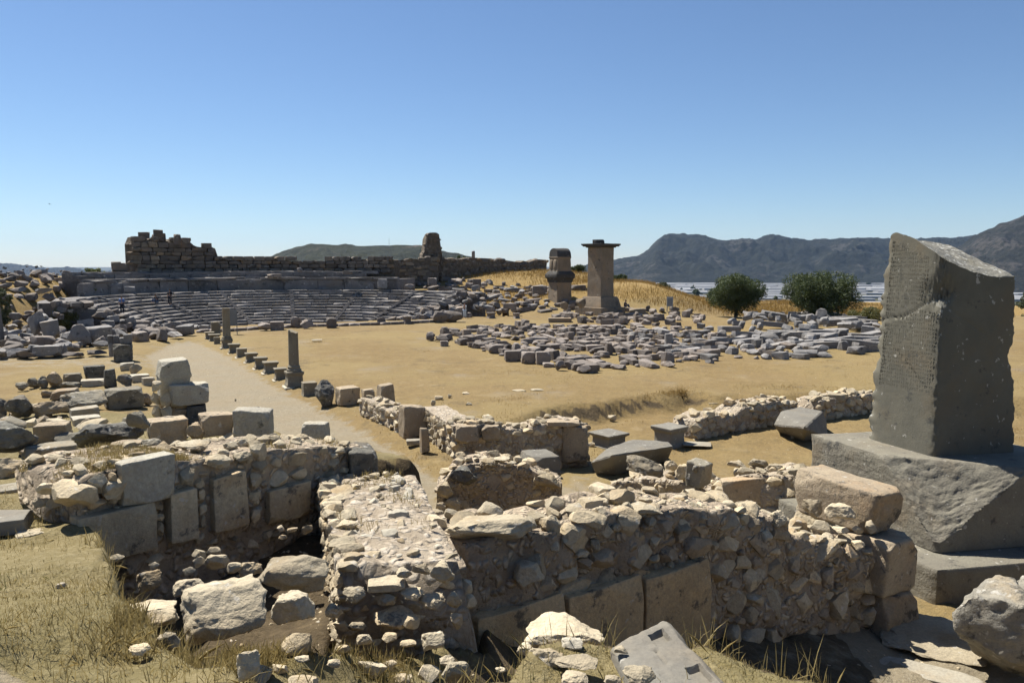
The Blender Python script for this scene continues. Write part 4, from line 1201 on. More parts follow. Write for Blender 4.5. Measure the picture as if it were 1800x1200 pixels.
# blocks one can pick out at the near edge of the field
for (bx, kd, lb) in [((885, 614, 916, 636), 'block', 'large squared block at the near field edge, first of three in a row'), ((915, 616, 942, 640), 'block', 'large rounded block, middle of three at the near edge of the field'), ((940, 616, 968, 641), 'block', 'tall rough block, last of three at the near edge of the field'),
                     ((1012, 640, 1040, 657), 'rock', 'nearest single boulder in front of the block field'), ((953, 636, 975, 646), 'block', 'small low block in front of the three large ones'), ((975, 632, 992, 652), 'rock', 'pale pointed stone at the near corner of the field'), ((991, 631, 1013, 650), 'rock', 'dark round boulder at the near corner of the field'),
                     ((748, 583, 765, 600), 'rock', 'pale split boulder at the far left tip of the block field'), ((762, 588, 790, 601), 'rock', 'brown lump beside the pale split boulder'), ((773, 598, 789, 609), 'block', 'small squared block at the left edge of the field'), ((857, 604, 886, 622), 'block', 'wide half round block on the left edge of the field')]:
    stone('edge_block', bx, None, None, kd, 'field', yaw=8, label=lb, cat='stone block')
dp = hit(821, 596); k = mpp(dp)
v, f = lathe([(8 * k, -.1), (8 * k, 5 * k), (7.8 * k, 17.5 * k)], 18)
o = obj('column_drum', rough_mesh('drum', v, f, 1, .03, 2, 1, .02), 'field', None, dp); tag(o, 'upright column drum among the blocks at the left of the field', 'column drum')
dp = hit(1175, 608); k = mpp(dp)
v, f = lathe([(7 * k, -.1), (7 * k, 8 * k), (6.6 * k, 22 * k)], 18)
o = obj('column_drum', rough_mesh('drum', v, f, 1, .03, 2, 2, .02), 'field_blue', None, dp); tag(o, 'upright grey column stump in the middle of the block field', 'column drum')
# right heap
HEAP = [(1250, 600), (1300, 575), (1360, 558), (1420, 552), (1500, 560), (1545, 580), (1545, 622), (1480, 622), (1380, 612), (1290, 606)]
px_, py_ = px_poly(HEAP, 900, 9)
HP = hits(px_, py_)
HP = np.array(thin(HP, 1.25, 230))
for k, p in enumerate(HP):
    pile = 1.1 * math.exp(-(((p[0] - 24) / 7) ** 2 + ((p[1] - 72) / 9) ** 2))
    if rt.random() < .42:
        loose('long_block', p, (rt.uniform(1.8, 3.6), rt.uniform(.55, .8), rt.uniform(.4, .6)), 'field_blue', 'seat', 14 + rt.normal(0, 9), 'long grey beam block stacked in the heap before the bushy tree', 'stone beam', 'long beams in the grey heap', rt.normal(0, 4), rt.normal(0, 4), lift=pile)
    else:
        loose('heap_stone', p, (rt.uniform(.6, 1.3), rt.uniform(.5, 1.0), rt.uniform(.4, .8)), 'field_blue', 'rock' if rt.random() < .55 else 'block', rt.uniform(0, 180), 'grey broken stone in the heap before the bushy tree', 'stone', 'broken stones in the grey heap', rt.normal(0, 9), rt.normal(0, 9), lift=pile)
for (bx, kd, lb) in [((1433, 541, 1453, 566), 'rock', 'pointed grey stone standing on top of the grey heap'), ((1373, 555, 1386, 570), 'block', 'upright dark block at the back of the grey heap'), ((1431, 617, 1462, 630), 'rock', 'pale boulder lying apart at the near side of the grey heap'), ((1395, 613, 1436, 629), 'block', 'pale block pair at the near side of the grey heap'),
                     ((1335, 583, 1372, 607), 'rock', 'large pitted stone at the left end of the beams')]:
    stone('heap_block', bx, None, None, kd, 'field_blue', label=lb, cat='stone')
# further blocks round the tombs
ZT = [(985, 548), (1090, 546), (1130, 540), (1215, 548), (1240, 566), (1200, 574), (1060, 572), (975, 566)]
px_, py_ = px_poly(ZT, 500, 12)
for k, p in enumerate(thin(hits(px_, py_), 1.5, 90)):
    loose('tomb_block', p, (rt.uniform(.6, 1.6), rt.uniform(.5, .9), rt.uniform(.35, .8)), 'field', 'fblock' if rt.random() < .6 else 'rock', AX + rt.normal(0, 25), 'weathered block on the bare ground before the pillar tombs', 'stone block', 'blocks before the pillar tombs', rt.normal(0, 4), rt.normal(0, 4))
for (bx, kd, lb) in [((1106, 541, 1136, 553), 'block', 'broad flat block right of the tall tomb steps'), ((963, 557, 1005, 567), 'block', 'long fallen column shaft lying before the sarcophagus tomb'), ((1012, 524, 1030, 543), 'rock', 'upright stone with rounded top at the corner of the tall tomb'), ((985, 530, 999, 546), 'rock', 'small upright stone between the two tombs')]:
    stone('tomb_stone', bx, None if bx[1] > 535 else 88, None, kd, 'tomb', label=lb, cat='stone')
for bx, lb in [((902, 550, 914, 562), 'small pedestal on the terrace before the sarcophagus tomb'), ((855, 549, 871, 562), 'small pedestal on the terrace, left of the other'), ((707, 555, 723, 572), 'pale pedestal on the kerb before the right of the theatre'), ((1124, 560, 1138, 571), 'dark spreading pedestal before the tall tomb')]:
    pedestal(bx, lb, 1, mat='field')
# broken right side of the theatre
ZR = [(700, 490), (780, 486), (860, 496), (960, 508), (1010, 520), (1020, 545), (880, 552), (800, 545), (790, 520), (730, 505)]
px_, py_ = px_poly(ZR, 1400, 13)
HR = hits(px_, py_)
for k, p in enumerate(thin(HR, 1.2, 260)):
    fl = rt.random()
    loose('tumbled_block', p, (rt.uniform(.5, 2.4) if fl < .5 else rt.uniform(.4, 1.0), rt.uniform(.5, 1.1), rt.uniform(.3, .7)), 'field' if rt.random() < .7 else 'field_blue', 'blockl' if fl < .5 else 'rockl', AX + 90 + rt.normal(0, 30),
          'tumbled seat block on the broken right side of the theatre', 'stone block', 'tumbled blocks right of the theatre', rt.normal(0, 7), rt.normal(0, 7))
for (bx, dd, lb) in [((935, 501, 962, 527), 104, 'large squared wall block beside the sarcophagus tomb'), ((1002, 500, 1030, 522), 104, 'dark wall stump between the two tombs'), ((884, 532, 908, 543), 92, 'grey block on the right edge of the theatre ruin'), ((752, 488, 768, 502), 104, 'squared block at the top of the broken right side'), ((831, 490, 846, 505), 106, 'grey upright stone at the foot of the golden slope')]:
    stone('wall_block_loose', bx, dd, 1.4, 'block', 'field', label=lb, cat='stone block')
# rubble banked against both broken ends of the seating
for (ph_, sgn, n_, lb_, gr2) in ((PH0, -1, 120, 'tumbled block banked against the right end of the seats', 'blocks against the right end of the seats'), (PH1, 1, 64, 'tumbled block banked against the left end of the seats', 'blocks against the left end of the seats')):
    for k in range(n_):
        r_ = rt.uniform(R0 - .6, R0 + NROW * TREAD + 2.4); off = rt.uniform(-.3, 3.4) ** 1.0
        zb_ = Z0 + RISE * (r_ - R0) / TREAD
        tx, ty_ = -math.sin(ph_) * sgn, math.cos(ph_) * sgn
        x_, y_ = TH_C[0] + r_ * math.cos(ph_) + tx * off, TH_C[1] + r_ * math.sin(ph_) + ty_ * off
        g_ = hz(x_, y_); z_ = max(g_, g_ + (zb_ - g_) * (1 - max(off, 0) / 3.6))
        s_ = rt.uniform(.5, 1.25)
        loose('banked_block', (x_, y_, z_), (s_ * rt.uniform(.9, 1.7), s_ * .8, s_ * rt.uniform(.45, .8)), 'field' if rt.random() < .6 else 'field_blue', 'rock' if rt.random() < .5 else 'fblock', rt.uniform(0, 180), lb_, 'stone block', gr2, rt.normal(0, 10), rt.normal(0, 10), sink=.45)
# left rubble slope
ZL = [(0, 470), (60, 468), (190, 482), (200, 520), (240, 560), (335, 592), (300, 602), (230, 600), (190, 608), (110, 628), (0, 634)]
px_, py_ = px_poly(ZL, 1500, 14)
HL = hits(px_, py_)
for k, p in enumerate(thin(HL, 1.25, 280)):
    b_ = rt.random()
    loose('slope_stone', p, (rt.uniform(.6, 1.7), rt.uniform(.6, 1.2), rt.uniform(.4, .95)), 'field_blue' if p[1] < 75 and rt.random() < .35 else 'field', 'block' if b_ < .4 else 'rock', rt.uniform(0, 180),
          'tumbled stone on the rubble slope left of the theatre', 'stone', 'tumbled stones left of the theatre', rt.normal(0, 12), rt.normal(0, 12), lift=.15 * rt.random())
for k, (bx, dd, lb) in enumerate([((44, 546, 82, 590), 58, 'dark stacked wall fragment at the foot of the left rubble slope'), ((75, 562, 104, 592), 58, 'second dark wall fragment at the foot of the left rubble slope'), ((119, 568, 160, 606), 56, 'tilted wall block at the foot of the rubble slope'), ((152, 572, 198, 604), 57, 'long tilted wall slab leaning on the rubble slope'),
                     ((-12, 520, 8, 612), 56, 'narrow upright pillar stone at the picture edge'), ((107, 600, 130, 616), 52, 'round flat column drum lying among the left rubble'), ((160, 597, 192, 610), 51, 'pale flat slab tipped up in the left rubble'), ((60, 605, 110, 627), 50, 'long grey beam lying at the near edge of the left rubble'),
                     ((0, 610, 50, 633), 50, 'dark heavy block at the near edge of the left rubble'), ((108, 616, 150, 628), 50, 'low brown wall remnant at the edge of the left ground'), ((150, 612, 195, 624), 51, 'low brown wall remnant beside the post base'), ((58, 474, 84, 490), 92, 'squared block on the skyline of the left mound')]):
    stone('rubble_block', bx, dd, None, ('fblock' if k % 2 else 'rock') if 'round' not in lb else 'rock', 'field_blue' if 'brown' not in lb else 'field', yaw=rt.normal(0, 22), tilt=rt.normal(0, 4), roll=rt.normal(0, 4), label=lb, cat='stone block')
# boards
bp = hit(1177, 549); k = mpp(bp)
e = empty('information_board', tuple(bp), 'pale information board on two posts in the dry grass', 'sign')
for q in (-4.5, 4.5):
    v, f = tube([(0, 0, -.2), (0, 0, 28 * k)], [.05, .05], 6); obj('post', mesh_np('post', v, f), 'sign_dark', e, (bp[0] + q * k, bp[1], bp[2]))
pn = obj('panel', mesh_np('panel', *squares([(.5, -.5), (.5, .5)])), 'sign_board', e, (bp[0], bp[1] - .06, bp[2] + 19 * k), (0, 0, 0), (11 * k, .05, 17 * k))
v, f = join([([(-.4, -.53, z), (.4, -.53, z), (.4, -.53, z + .035), (-.4, -.53, z + .035)], [(0, 1, 2, 3)]) for z in np.linspace(-.38, .25, 9)])
pr = obj('print', mesh_np('print', v, f), 'print', pn); pr.location = (0, 0, 0); pr['kind'] = 'stuff'

# ------------------------------------------------------------------ the inscribed pillar
ob = empty('inscribed_pillar', (8.9, 15.8, .4), 'huge grey inscribed pillar with slanting broken top on a stepped base', 'pillar')
def grid_solid(name, fn, n, mat, parent, smooth_ang=40):
    v, f = box_grid_cached(n)
    P_ = np.array([fn(*q) for q in v])
    me = mesh_np(name, P_, f); sharp_by_angle(me, R(smooth_ang))
    o_ = obj(name, me, mat, parent); o_.location = -parent.location
    return o_
_bg = {}
def box_grid_cached(n):
    if n not in _bg:
        V, F, idx = [], [], {}
        def vid(a, b, c):
            k = (a, b, c)
            if k not in idx: idx[k] = len(V); V.append((2 * a / n - 1, 2 * b / n - 1, 2 * c / n - 1))
            return idx[k]
        for a in range(n):
            for b_ in range(n):
                F += [(vid(a, b_, 0), vid(a, b_ + 1, 0), vid(a + 1, b_ + 1, 0), vid(a + 1, b_, 0)), (vid(a, b_, n), vid(a + 1, b_, n), vid(a + 1, b_ + 1, n), vid(a, b_ + 1, n)),
                      (vid(a, 0, b_), vid(a + 1, 0, b_), vid(a + 1, 0, b_ + 1), vid(a, 0, b_ + 1)), (vid(a, n, b_), vid(a, n, b_ + 1), vid(a + 1, n, b_ + 1), vid(a + 1, n, b_)),
                      (vid(0, a, b_), vid(0, a, b_ + 1), vid(0, a + 1, b_ + 1), vid(0, a + 1, b_)), (vid(n, a, b_), vid(n, a + 1, b_), vid(n, a + 1, b_ + 1), vid(n, a, b_ + 1))]
        _bg[n] = (np.array(V), np.array(F))
    return _bg[n]
def frac(x, y, z, s, o=4): return mnoise.fractal(Vector((x, y, z)) * s, .9, 2.1, o)
oM, oL, oR = at(1640, 803, 2.5), at(1517, 768, 2.5), at(1787, 795, 2.5)
oK = oL + oR - oM
oC = (oL + oR) / 2
def shaft_plan(a, b_, tz):                    # a: M->R, b: M->L  in 0..1
    q = oM + (oR - oM) * a + (oL - oM) * b_
    return oC + (q - oC) * (1 - .17 * tz)
def zat(px, py, q): return ray(px, py, q[1])[2]
zL, zM, zR, zK = zat(1563, 406, oL), zat(1643, 458, oM) + .02, zat(1785, 487, oR), zat(1690, 430, oK)
nLeft = np.cross(oL - oM, [0, 0, 1]); nLeft = nLeft / np.linalg.norm(nLeft)
if nLeft[0] > 0: nLeft = -nLeft
def shaft_fn(x, y, z):
    a, b_, t_ = (x + 1) / 2, (y + 1) / 2, (z + 1) / 2
    zt = zM * (1 - a) * (1 - b_) + zR * a * (1 - b_) + zL * (1 - a) * b_ + zK * a * b_ - .11 * math.sin(math.pi * a) * (1 - .6 * b_) + .12 * math.sin(math.pi * b_) * (1 - a) - .22 * math.exp(-(((1 - b_) ** 2 + a ** 2) / .012))
    zz = 2.46 + (zt - 2.46) * t_
    if z > .999: zz += .03 * frac(a * 2, b_ * 2, 3, 1.6) + .008 * frac(a * 2, b_ * 2, 9, 9)
    tz = (zz - 2.46) / 4.6
    q = shaft_plan(a, b_, tz)
    d1, d2 = min(a, 1 - a), min(b_, 1 - b_)
    edge = max(d1, d2) if False else d1 + d2
    # worn arrises
    wear = math.exp(-((d1 + d2) / .035) ** 1.0)
    k_ = wear * (.035 + .035 * (frac(a * 3, b_ * 3, zz, 2.6) + frac(a, b_, zz, 9) * .5))
    # broken left rear arris
    if a < .5 and b_ > .5:
        w2 = math.exp(-((a + (1 - b_)) / .12) ** 2); k_ += w2 * (.05 + .07 * frac(1, 2, zz, 1.8) + .03 * frac(1, 2, zz, 7))
    if a > .5 and b_ < .5:                     # hollow bitten out of the right arris
        w2 = math.exp(-(((1 - a) + b_) / .16) ** 2) * math.exp(-((zz - 4.45) / .38) ** 2); k_ += .07 * w2
    if a < .5 and b_ < .5:                     # big chip on the near arris
        w2 = math.exp(-((a + b_) / .17) ** 2) * math.exp(-((zz - 5.72) / .26) ** 2); k_ += w2 * (.17 + .07 * frac(a * 4, b_ * 4, zz, 4))
        w3 = math.exp(-((a + b_) / .10) ** 2) * math.exp(-((zz - 6.35) / .4) ** 2); k_ += w3 * (.07 + .05 * frac(a * 4, b_ * 4, zz, 5))
    q = q + (oC - q) * min(k_, .35)
    # crack over the left face
    crack = 0
    if x < -.999:
        zc_ = 5.62 - .62 * b_ + .05 * math.sin(9 * b_) + .02 * frac(b_ * 8, 0, 0, 2)
        crack = .028 * math.exp(-((zz - zc_) / .022) ** 2)
        zc2 = 4.0 + 1.5 * (b_ - .25)
        crack += .006 * math.exp(-((zz - zc2) / .03) ** 2) * (0 < b_ - .15 < .5)
    if y < -.999 and a < .6:
        zc_ = 5.55 - 1.1 * a
        crack = .018 * math.exp(-((zz - zc_) / .025) ** 2)
    qq = np.array([q[0], q[1], zz])
    if y < -.999 or x > .999 or y > .999: qq[:2] += .018 * frac(qq[0], qq[1], qq[2], .9) * np.array([0.2, -1])
    if crack: qq[:2] += (oC - q)[:2] / np.linalg.norm((oC - q)[:2]) * crack
    return qq
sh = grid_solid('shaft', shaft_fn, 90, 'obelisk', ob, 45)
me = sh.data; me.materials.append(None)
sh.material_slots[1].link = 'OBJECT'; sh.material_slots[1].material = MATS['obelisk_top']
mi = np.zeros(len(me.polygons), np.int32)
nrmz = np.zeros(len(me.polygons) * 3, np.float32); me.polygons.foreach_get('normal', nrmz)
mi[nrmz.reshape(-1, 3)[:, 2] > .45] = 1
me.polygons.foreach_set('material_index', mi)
# carved rows of letters
GLY = [[(0, 0, 0, 1), (-.4, 1, .4, 1)], [(-.35, 0, -.35, 1), (-.35, 1, .35, 1), (-.35, .5, .2, .5), (-.35, 0, .35, 0)], [(-.35, 0, -.35, 1), (-.35, 1, .3, .75), (.3, .75, -.35, .5)], [(-.4, 0, 0, 1), (0, 1, .4, 0)], [(-.4, 0, .4, 1), (-.4, 1, .4, 0)],
       [(0, 0, 0, 1), (-.4, .5, .4, .5)], [(-.35, 0, -.35, 1), (.35, 0, .35, 1), (-.35, .5, .35, .5)], [(-.4, 1, 0, .4), (.4, 1, 0, .4), (0, .4, 0, 0)], [(-.35, 0, -.35, 1), (-.35, 0, .35, .5)], [(-.3, 0, -.3, 1), (-.3, 1, .3, 0), (.3, 0, .3, 1)], [(-.3, 1, .3, 1), (.3, 1, -.3, 0), (-.3, 0, .3, 0)]]
V, F = [], []
r2 = np.random.default_rng(3)
tl = (oL - oM); LL = np.linalg.norm(tl[:2])
def left_pt(b_, zz, out):
    tz = (zz - 2.46) / 4.6
    q = shaft_plan(0, b_, tz)
    return np.array([q[0], q[1], zz]) + nLeft * out
zz = 3.75
while zz < 6.85:
    b_ = .07
    ztop_here = lambda bb: zM * (1 - bb) + zL * bb
    while b_ < .92:
        if zz + .12 < ztop_here(b_) and r2.random() > .12 and not (b_ < .22 and 5.35 < zz < 6.6) and not (b_ > .86) and abs(zz - (5.62 - .62 * b_)) > .09:
            for (x0, y0, x1, y1) in GLY[int(r2.integers(len(GLY)))]:
                w_, h_ = .048 / LL, .058
                p0 = left_pt(b_ - x0 * w_, zz + y0 * h_, 0); p1 = left_pt(b_ - x1 * w_, zz + y1 * h_, 0)
                dd_ = p1 - p0; dd_ = dd_ / np.linalg.norm(dd_); sd = np.cross(dd_, nLeft) * .0035
                o0 = len(V)
                for (c0, s_) in ((p0, -1), (p1, -1), (p1, 1), (p0, 1)): V.append(c0 + sd * s_ - nLeft * .004)
                for (c0, s_) in ((p0, -1), (p1, -1), (p1, 1), (p0, 1)): V.append(c0 + sd * s_ * .6 + nLeft * .0025)
                F += [(o0 + 4, o0 + 5, o0 + 6, o0 + 7), (o0, o0 + 1, o0 + 5, o0 + 4), (o0 + 1, o0 + 2, o0 + 6, o0 + 5), (o0 + 2, o0 + 3, o0 + 7, o0 + 6), (o0 + 3, o0, o0 + 4, o0 + 7)]
        b_ += .062 / LL
    zz += .083
ins = obj('inscription', mesh_np('inscription', V, F), 'obelisk', ob); ins.location = -ob.location; ins['kind'] = 'stuff'; ins['label'] = 'worn rows of carved ancient letters on the sunlit face'
# pedestal with its broken near corner
tR = (oR - oM) / np.linalg.norm(oR - oM); tL = (oL - oM) / np.linalg.norm(oL - oM)
pM = at(1647, 972, 1.0); PS = 3.55
def ped_fn(x, y, z):
    a, b_, t_ = (x + 1) / 2, (y + 1) / 2, (z + 1) / 2
    p_ = pM + tR * PS * a + tL * PS * b_
    zz = 1.0 + 1.5 * t_
    q = np.array([p_[0], p_[1], zz])
    d1, d2, d3 = min(a, 1 - a), min(b_, 1 - b_), min(1 - t_, 1)
    e_ = sorted((d1 * 3.5, d2 * 3.5, d3 * 1.5))
    wr = math.exp(-(e_[0] + e_[1]) / .05)
    ctr = pM + tR * PS / 2 + tL * PS / 2; ctr = np.array([ctr[0], ctr[1], 1.75])
    q = q + (ctr - q) * wr * (.02 + .018 * frac(*q, 3))
    # the fracture: everything beyond a slanting plane is gone
    nf = (-tR * .50 - tL * .62); nf = np.array([nf[0], nf[1], .60]); nf = nf / np.linalg.norm(nf)
    f0 = np.array([pM[0], pM[1], 1.12])
    s_ = (q - f0) @ nf
    if s_ > 0: q = q - nf * s_ + nf * (.05 * frac(*q, 1.1) + .022 * frac(*(q + 7), 4.0) + .016 * frac(*(q + 3), 11))
    elif x < -.99: q[:2] += nLeft[:2] * (.010 * frac(*q, 14) + .008 * frac(*q, 3))
    return q
grid_solid('pedestal', ped_fn, 64, 'pedestal_stone', ob, 40)
sM = at(1644, 1062, .37)
def step_fn(x, y, z):
    a, b_, t_ = (x + 1) / 2, (y + 1) / 2, (z + 1) / 2
    p_ = sM + tR * 5.0 * a + tL * 4.4 * b_
    zz = .1 + .9 * t_ - .0
    zz = .15 + (.985 - .15) * t_
    q = np.array([p_[0], p_[1], zz])
    e_ = sorted((min(a, 1 - a) * 5, min(b_, 1 - b_) * 5, (1 - t_) * .8))
    wr = math.exp(-(e_[0] + e_[1]) / .03)
    c_ = sM + tR * 2.5 + tL * 2.5; c_ = np.array([c_[0], c_[1], .5])
    q = q + (c_ - q) * wr * .012
    q[:2] += nLeft[:2] * .012 * frac(*q, 6) if x < -.99 else 0
    return q
grid_solid('step', step_fn, 40, 'pedestal_stone', ob, 40)
for (bx, dd) in [((1795, 600, 1840, 640), 40), ]:
    pass

# ------------------------------------------------------------------ the near walls
def line_d(px, py, P0, P1):
    """distance ahead at which a line of sight crosses a wall line"""
    r_ = rdir(px, py); k = r_[0] / r_[1]
    P0, P1 = np.array(P0[:2]), np.array(P1[:2]); e_ = P1 - P0
    u = (k * P0[1] - P0[0]) / (e_[0] - k * e_[1])
    return P0[1] + u * e_[1]
def core_wall(parent, P0, P1, zt, zb, thick, mat='mortar', amp=.06, seed=1, step=.08, rows=14, name='core'):
    P0, P1 = np.array(P0[:2], float), np.array(P1[:2], float)
    ln = np.linalg.norm(P1 - P0); td = (P1 - P0) / ln
    nr2 = np.array([td[1], -td[0]])
    if nr2 @ (-(P0 + P1) / 2) < 0: nr2 = -nr2
    N = max(8, int(ln / step)); TW = max(4, int(thick / step))
    V = []
    for i_ in range(N + 1):
        u = i_ / N; q = P0 + (P1 - P0) * u
        b0, t0 = zb(u), zt(u)
        prof = [(0, b0 + (t0 - b0) * j / rows) for j in range(rows + 1)] + [(thick * j / TW, t0) for j in range(1, TW + 1)] + [(thick, t0 - (t0 - b0) * j / 4) for j in range(1, 5)]
        for (o_, z) in prof:
            p_ = q - nr2 * o_
            w = amp * fbm(np.array([u * ln * 3.1 + o_ * 1.3]), np.array([z * 3.1 + o_ * 2.2 + seed * 5]), seed, 4)[0]
            V.append((p_[0] + nr2[0] * w, p_[1] + nr2[1] * w, z + w * .7 * (o_ > 0 or z > t0 - .01)))
    K = rows + 1 + TW + 4; F = []
    for i_ in range(N):
        for j in range(K - 1):
            F.append((K * i_ + j, K * i_ + j + 1, K * i_ + K + j + 1, K * i_ + K + j))
    F.append(tuple(range(K))); F.append(tuple(K * N + j for j in range(K - 1, -1, -1)))
    me = mesh_np(name, V, F)
    bm = bmesh.new(); bm.from_mesh(me); bmesh.ops.recalc_face_normals(bm, faces=bm.faces); bm.to_mesh(me); bm.free()
    shade(me, True)
    o_ = obj(name, me, mat, parent); o_.location = -parent.location
    return P0, P1, nr2, math.atan2(td[1], td[0]), ln
def face_stones(parent, P0, P1, nr2, an, zt, zb, size, nmax, mats, seed, proud=.05, gap=.08, u0=0, u1=1, kind='rock', aspect=1.35, name='stone', tilt=9):
    """irregular rubble laid over a wall face"""
    r2 = np.random.default_rng(seed)
    ln = np.linalg.norm(P1 - P0); placed = []
    tries = 0
    zmin = min(zb(u) for u in np.linspace(u0, u1, 9)); zmax = max(zt(u) for u in np.linspace(u0, u1, 30))
    sizes = list(np.sort(r2.uniform(size[0] ** .5, size[1] ** .5, nmax) ** 2)[::-1])
    for s_ in sizes:
        for _ in range(30):
            u = r2.uniform(u0, u1); z = r2.uniform(zmin, zmax)
            w, h_ = s_ * aspect * r2.uniform(.85, 1.2), s_ * r2.uniform(.8, 1.1)
            if z - h_ * .5 < zb(u) - .05 or z + h_ * .35 > zt(u): continue
            x = u * ln
            if any(abs(x - q[0]) < (w + q[2]) * .46 and abs(z - q[1]) < (h_ + q[3]) * .46 for q in placed): continue
            placed.append((x, z, w, h_))
            dd_ = min(w, h_) * 1.0 + .05
            p_ = P0 + (P1 - P0) * u + nr2 * (proud * r2.uniform(-.3, 1.0) - dd_ * .24)
            m_ = mats[int(r2.integers(len(mats)))]
            obj(name, pick(kind), m_, parent, (p_[0], p_[1], z), (R(r2.normal(0, tilt)), R(r2.normal(0, tilt)), an + R(r2.normal(0, 12))), (w, min(w, h_) * 1.0 + .05, h_))
            break
    return placed
def top_stones(parent, P0, P1, nr2, an, zt, thick, size, n, mats, seed, kind='rock', name='stone', u0=0, u1=1, o0=.08, lift=.25):
    r2 = np.random.default_rng(seed); pl = []
    for k in range(n * 8):
        if len(pl) >= n: break
        u, o_ = r2.uniform(u0, u1), r2.uniform(o0, max(o0 + .05, thick - .05)); s_ = r2.uniform(*size)
        q = P0 + (P1 - P0) * u - nr2 * o_
        if any((q[0] - t_[0]) ** 2 + (q[1] - t_[1]) ** 2 < (.42 * (s_ + t_[2])) ** 2 for t_ in pl): continue
        pl.append((q[0], q[1], s_))
        h_ = s_ * r2.uniform(.45, .75)
        obj(name, pick(kind), mats[int(r2.integers(len(mats)))], parent, (q[0], q[1], zt(u) + h_ * lift), (R(r2.normal(0, 10)), R(r2.normal(0, 10)), R(r2.uniform(0, 360))), (s_ * r2.uniform(.9, 1.4), s_, h_))

# --- wall A: tall slabs with small stones between, facing the pit
mid = (WA0 + WA1) / 2
wa = empty('slab_wall', (mid[0], mid[1], 2.6), 'wall of tall upright limestone slabs with rubble between, above the pit', 'wall')
ztA = zt_px(WA0, WA1, [(120, 872), (150, 838), (200, 822), (300, 806), (345, 808), (410, 805), (470, 792), (540, 788), (600, 786), (650, 786)])
aP = core_wall(wa, WA0, WA1, ztA, lambda u: 2.3, 1.25, 'mortar', .05, 3)
AN_A = math.degrees(aP[3])
def on_a(box, kind, mat, dep=.28, pr=.10, **kw):
    d = line_d((box[0] + box[2]) / 2, box[3], WA0, WA1)
    kw.setdefault('yaw', AN_A + math.degrees(math.atan2(((box[0] + box[2]) / 2 - 900) / FPX, 1)) - 6)
    return stone('slab' if kind == 'slab' else 'stone', box, d - pr, dep, kind, mat, parent=wa, **kw)
for bx, rl in [((205, 797, 308, 886), 1), ((134, 888, 276, 984), 2), ((287, 854, 350, 955), 1), ((362, 826, 438, 934), -1), ((458, 846, 549, 916), 1)]:
    on_a(bx, 'slab', 'cream_dark' if bx[0] > 204 and bx[0] != 205 else ('pale_grey' if bx[0] == 205 else 'cream_dark'), .24, .13, roll=rl)
for bx in [(152, 828, 191, 859), (133, 854, 177, 886), (147, 872, 191, 895), (191, 828, 206, 856), (178, 851, 206, 871), (192, 866, 208, 886), (308, 817, 349, 856), (263, 873, 287, 899), (269, 900, 290, 916), (274, 914, 289, 947),
           (436, 776, 473, 818), (470, 799, 495, 822), (494, 788, 545, 822), (441, 804, 471, 828), (434, 827, 462, 862), (460, 820, 508, 863), (500, 819, 540, 848), (435, 860, 461, 882), (439, 893, 459, 920), (551, 781, 577, 800), (577, 782, 611, 801), (576, 794, 596, 807), (560, 800, 600, 822),
           (349, 858, 362, 880), (350, 885, 364, 905), (352, 905, 362, 930), (340, 840, 362, 858), (190, 980, 218, 990), (330, 860, 350, 870), (258, 880, 266, 905), (430, 800, 446, 815), (600, 805, 640, 830), (555, 822, 590, 850)]:
    on_a(bx, 'rock', 'cream' if (bx[1] < 830) else 'cream_dark', None, .07, yaw=random.uniform(0, 25))
for bx, dd in [((340, 793, 411, 829), .12), ((406, 789, 449, 816), .1), ((410, 768, 445, 790), -.5), ((470, 762, 500, 785), -.6), ((505, 765, 535, 783), -.5), ((305, 770, 380, 796), -.55), ((390, 775, 420, 792), -.4)]:
    on_a(bx, 'rockh', 'cream', None, dd)
on_a((598, 768, 667, 852), 'blockh', 'lichen', .8, .25, yaw=10)
face_stones(wa, *aP[:4], lambda u: ztA(u) - .05, lambda u: 2.4, (.06, .14), 60, ['cream_dark', 'cream'], 5, .02)
face_stones(wa, *aP[:4], lambda u: ztA(u) + .02, lambda u: 2.9, (.13, .30), 46, ['cream', 'cream_dark', 'brown_block'], 205, .05, u0=0, u1=.16)
for bx in [(66, 842, 112, 872), (84, 868, 126, 898), (112, 846, 150, 874), (108, 880, 140, 908), (60, 872, 88, 896)]:
    stone('stone', bx, 7.75, None, 'rockh', 'cream', parent=wa)
top_stones(wa, aP[0], aP[1], aP[2], aP[3], ztA, 1.2, (.07, .2), 50, ['cream', 'cream', 'cream_dark'], 6)

# --- wall C: broad cross wall running away from the viewer
e_c = empty('cross_wall', (-.9, 8.4, 2.8), 'broad rubble cross wall with a flat stony top beside the pit', 'wall')
C0, C1 = np.array(WC0), np.array(WC1)
ztC = lambda u: 3.52 - .12 * u
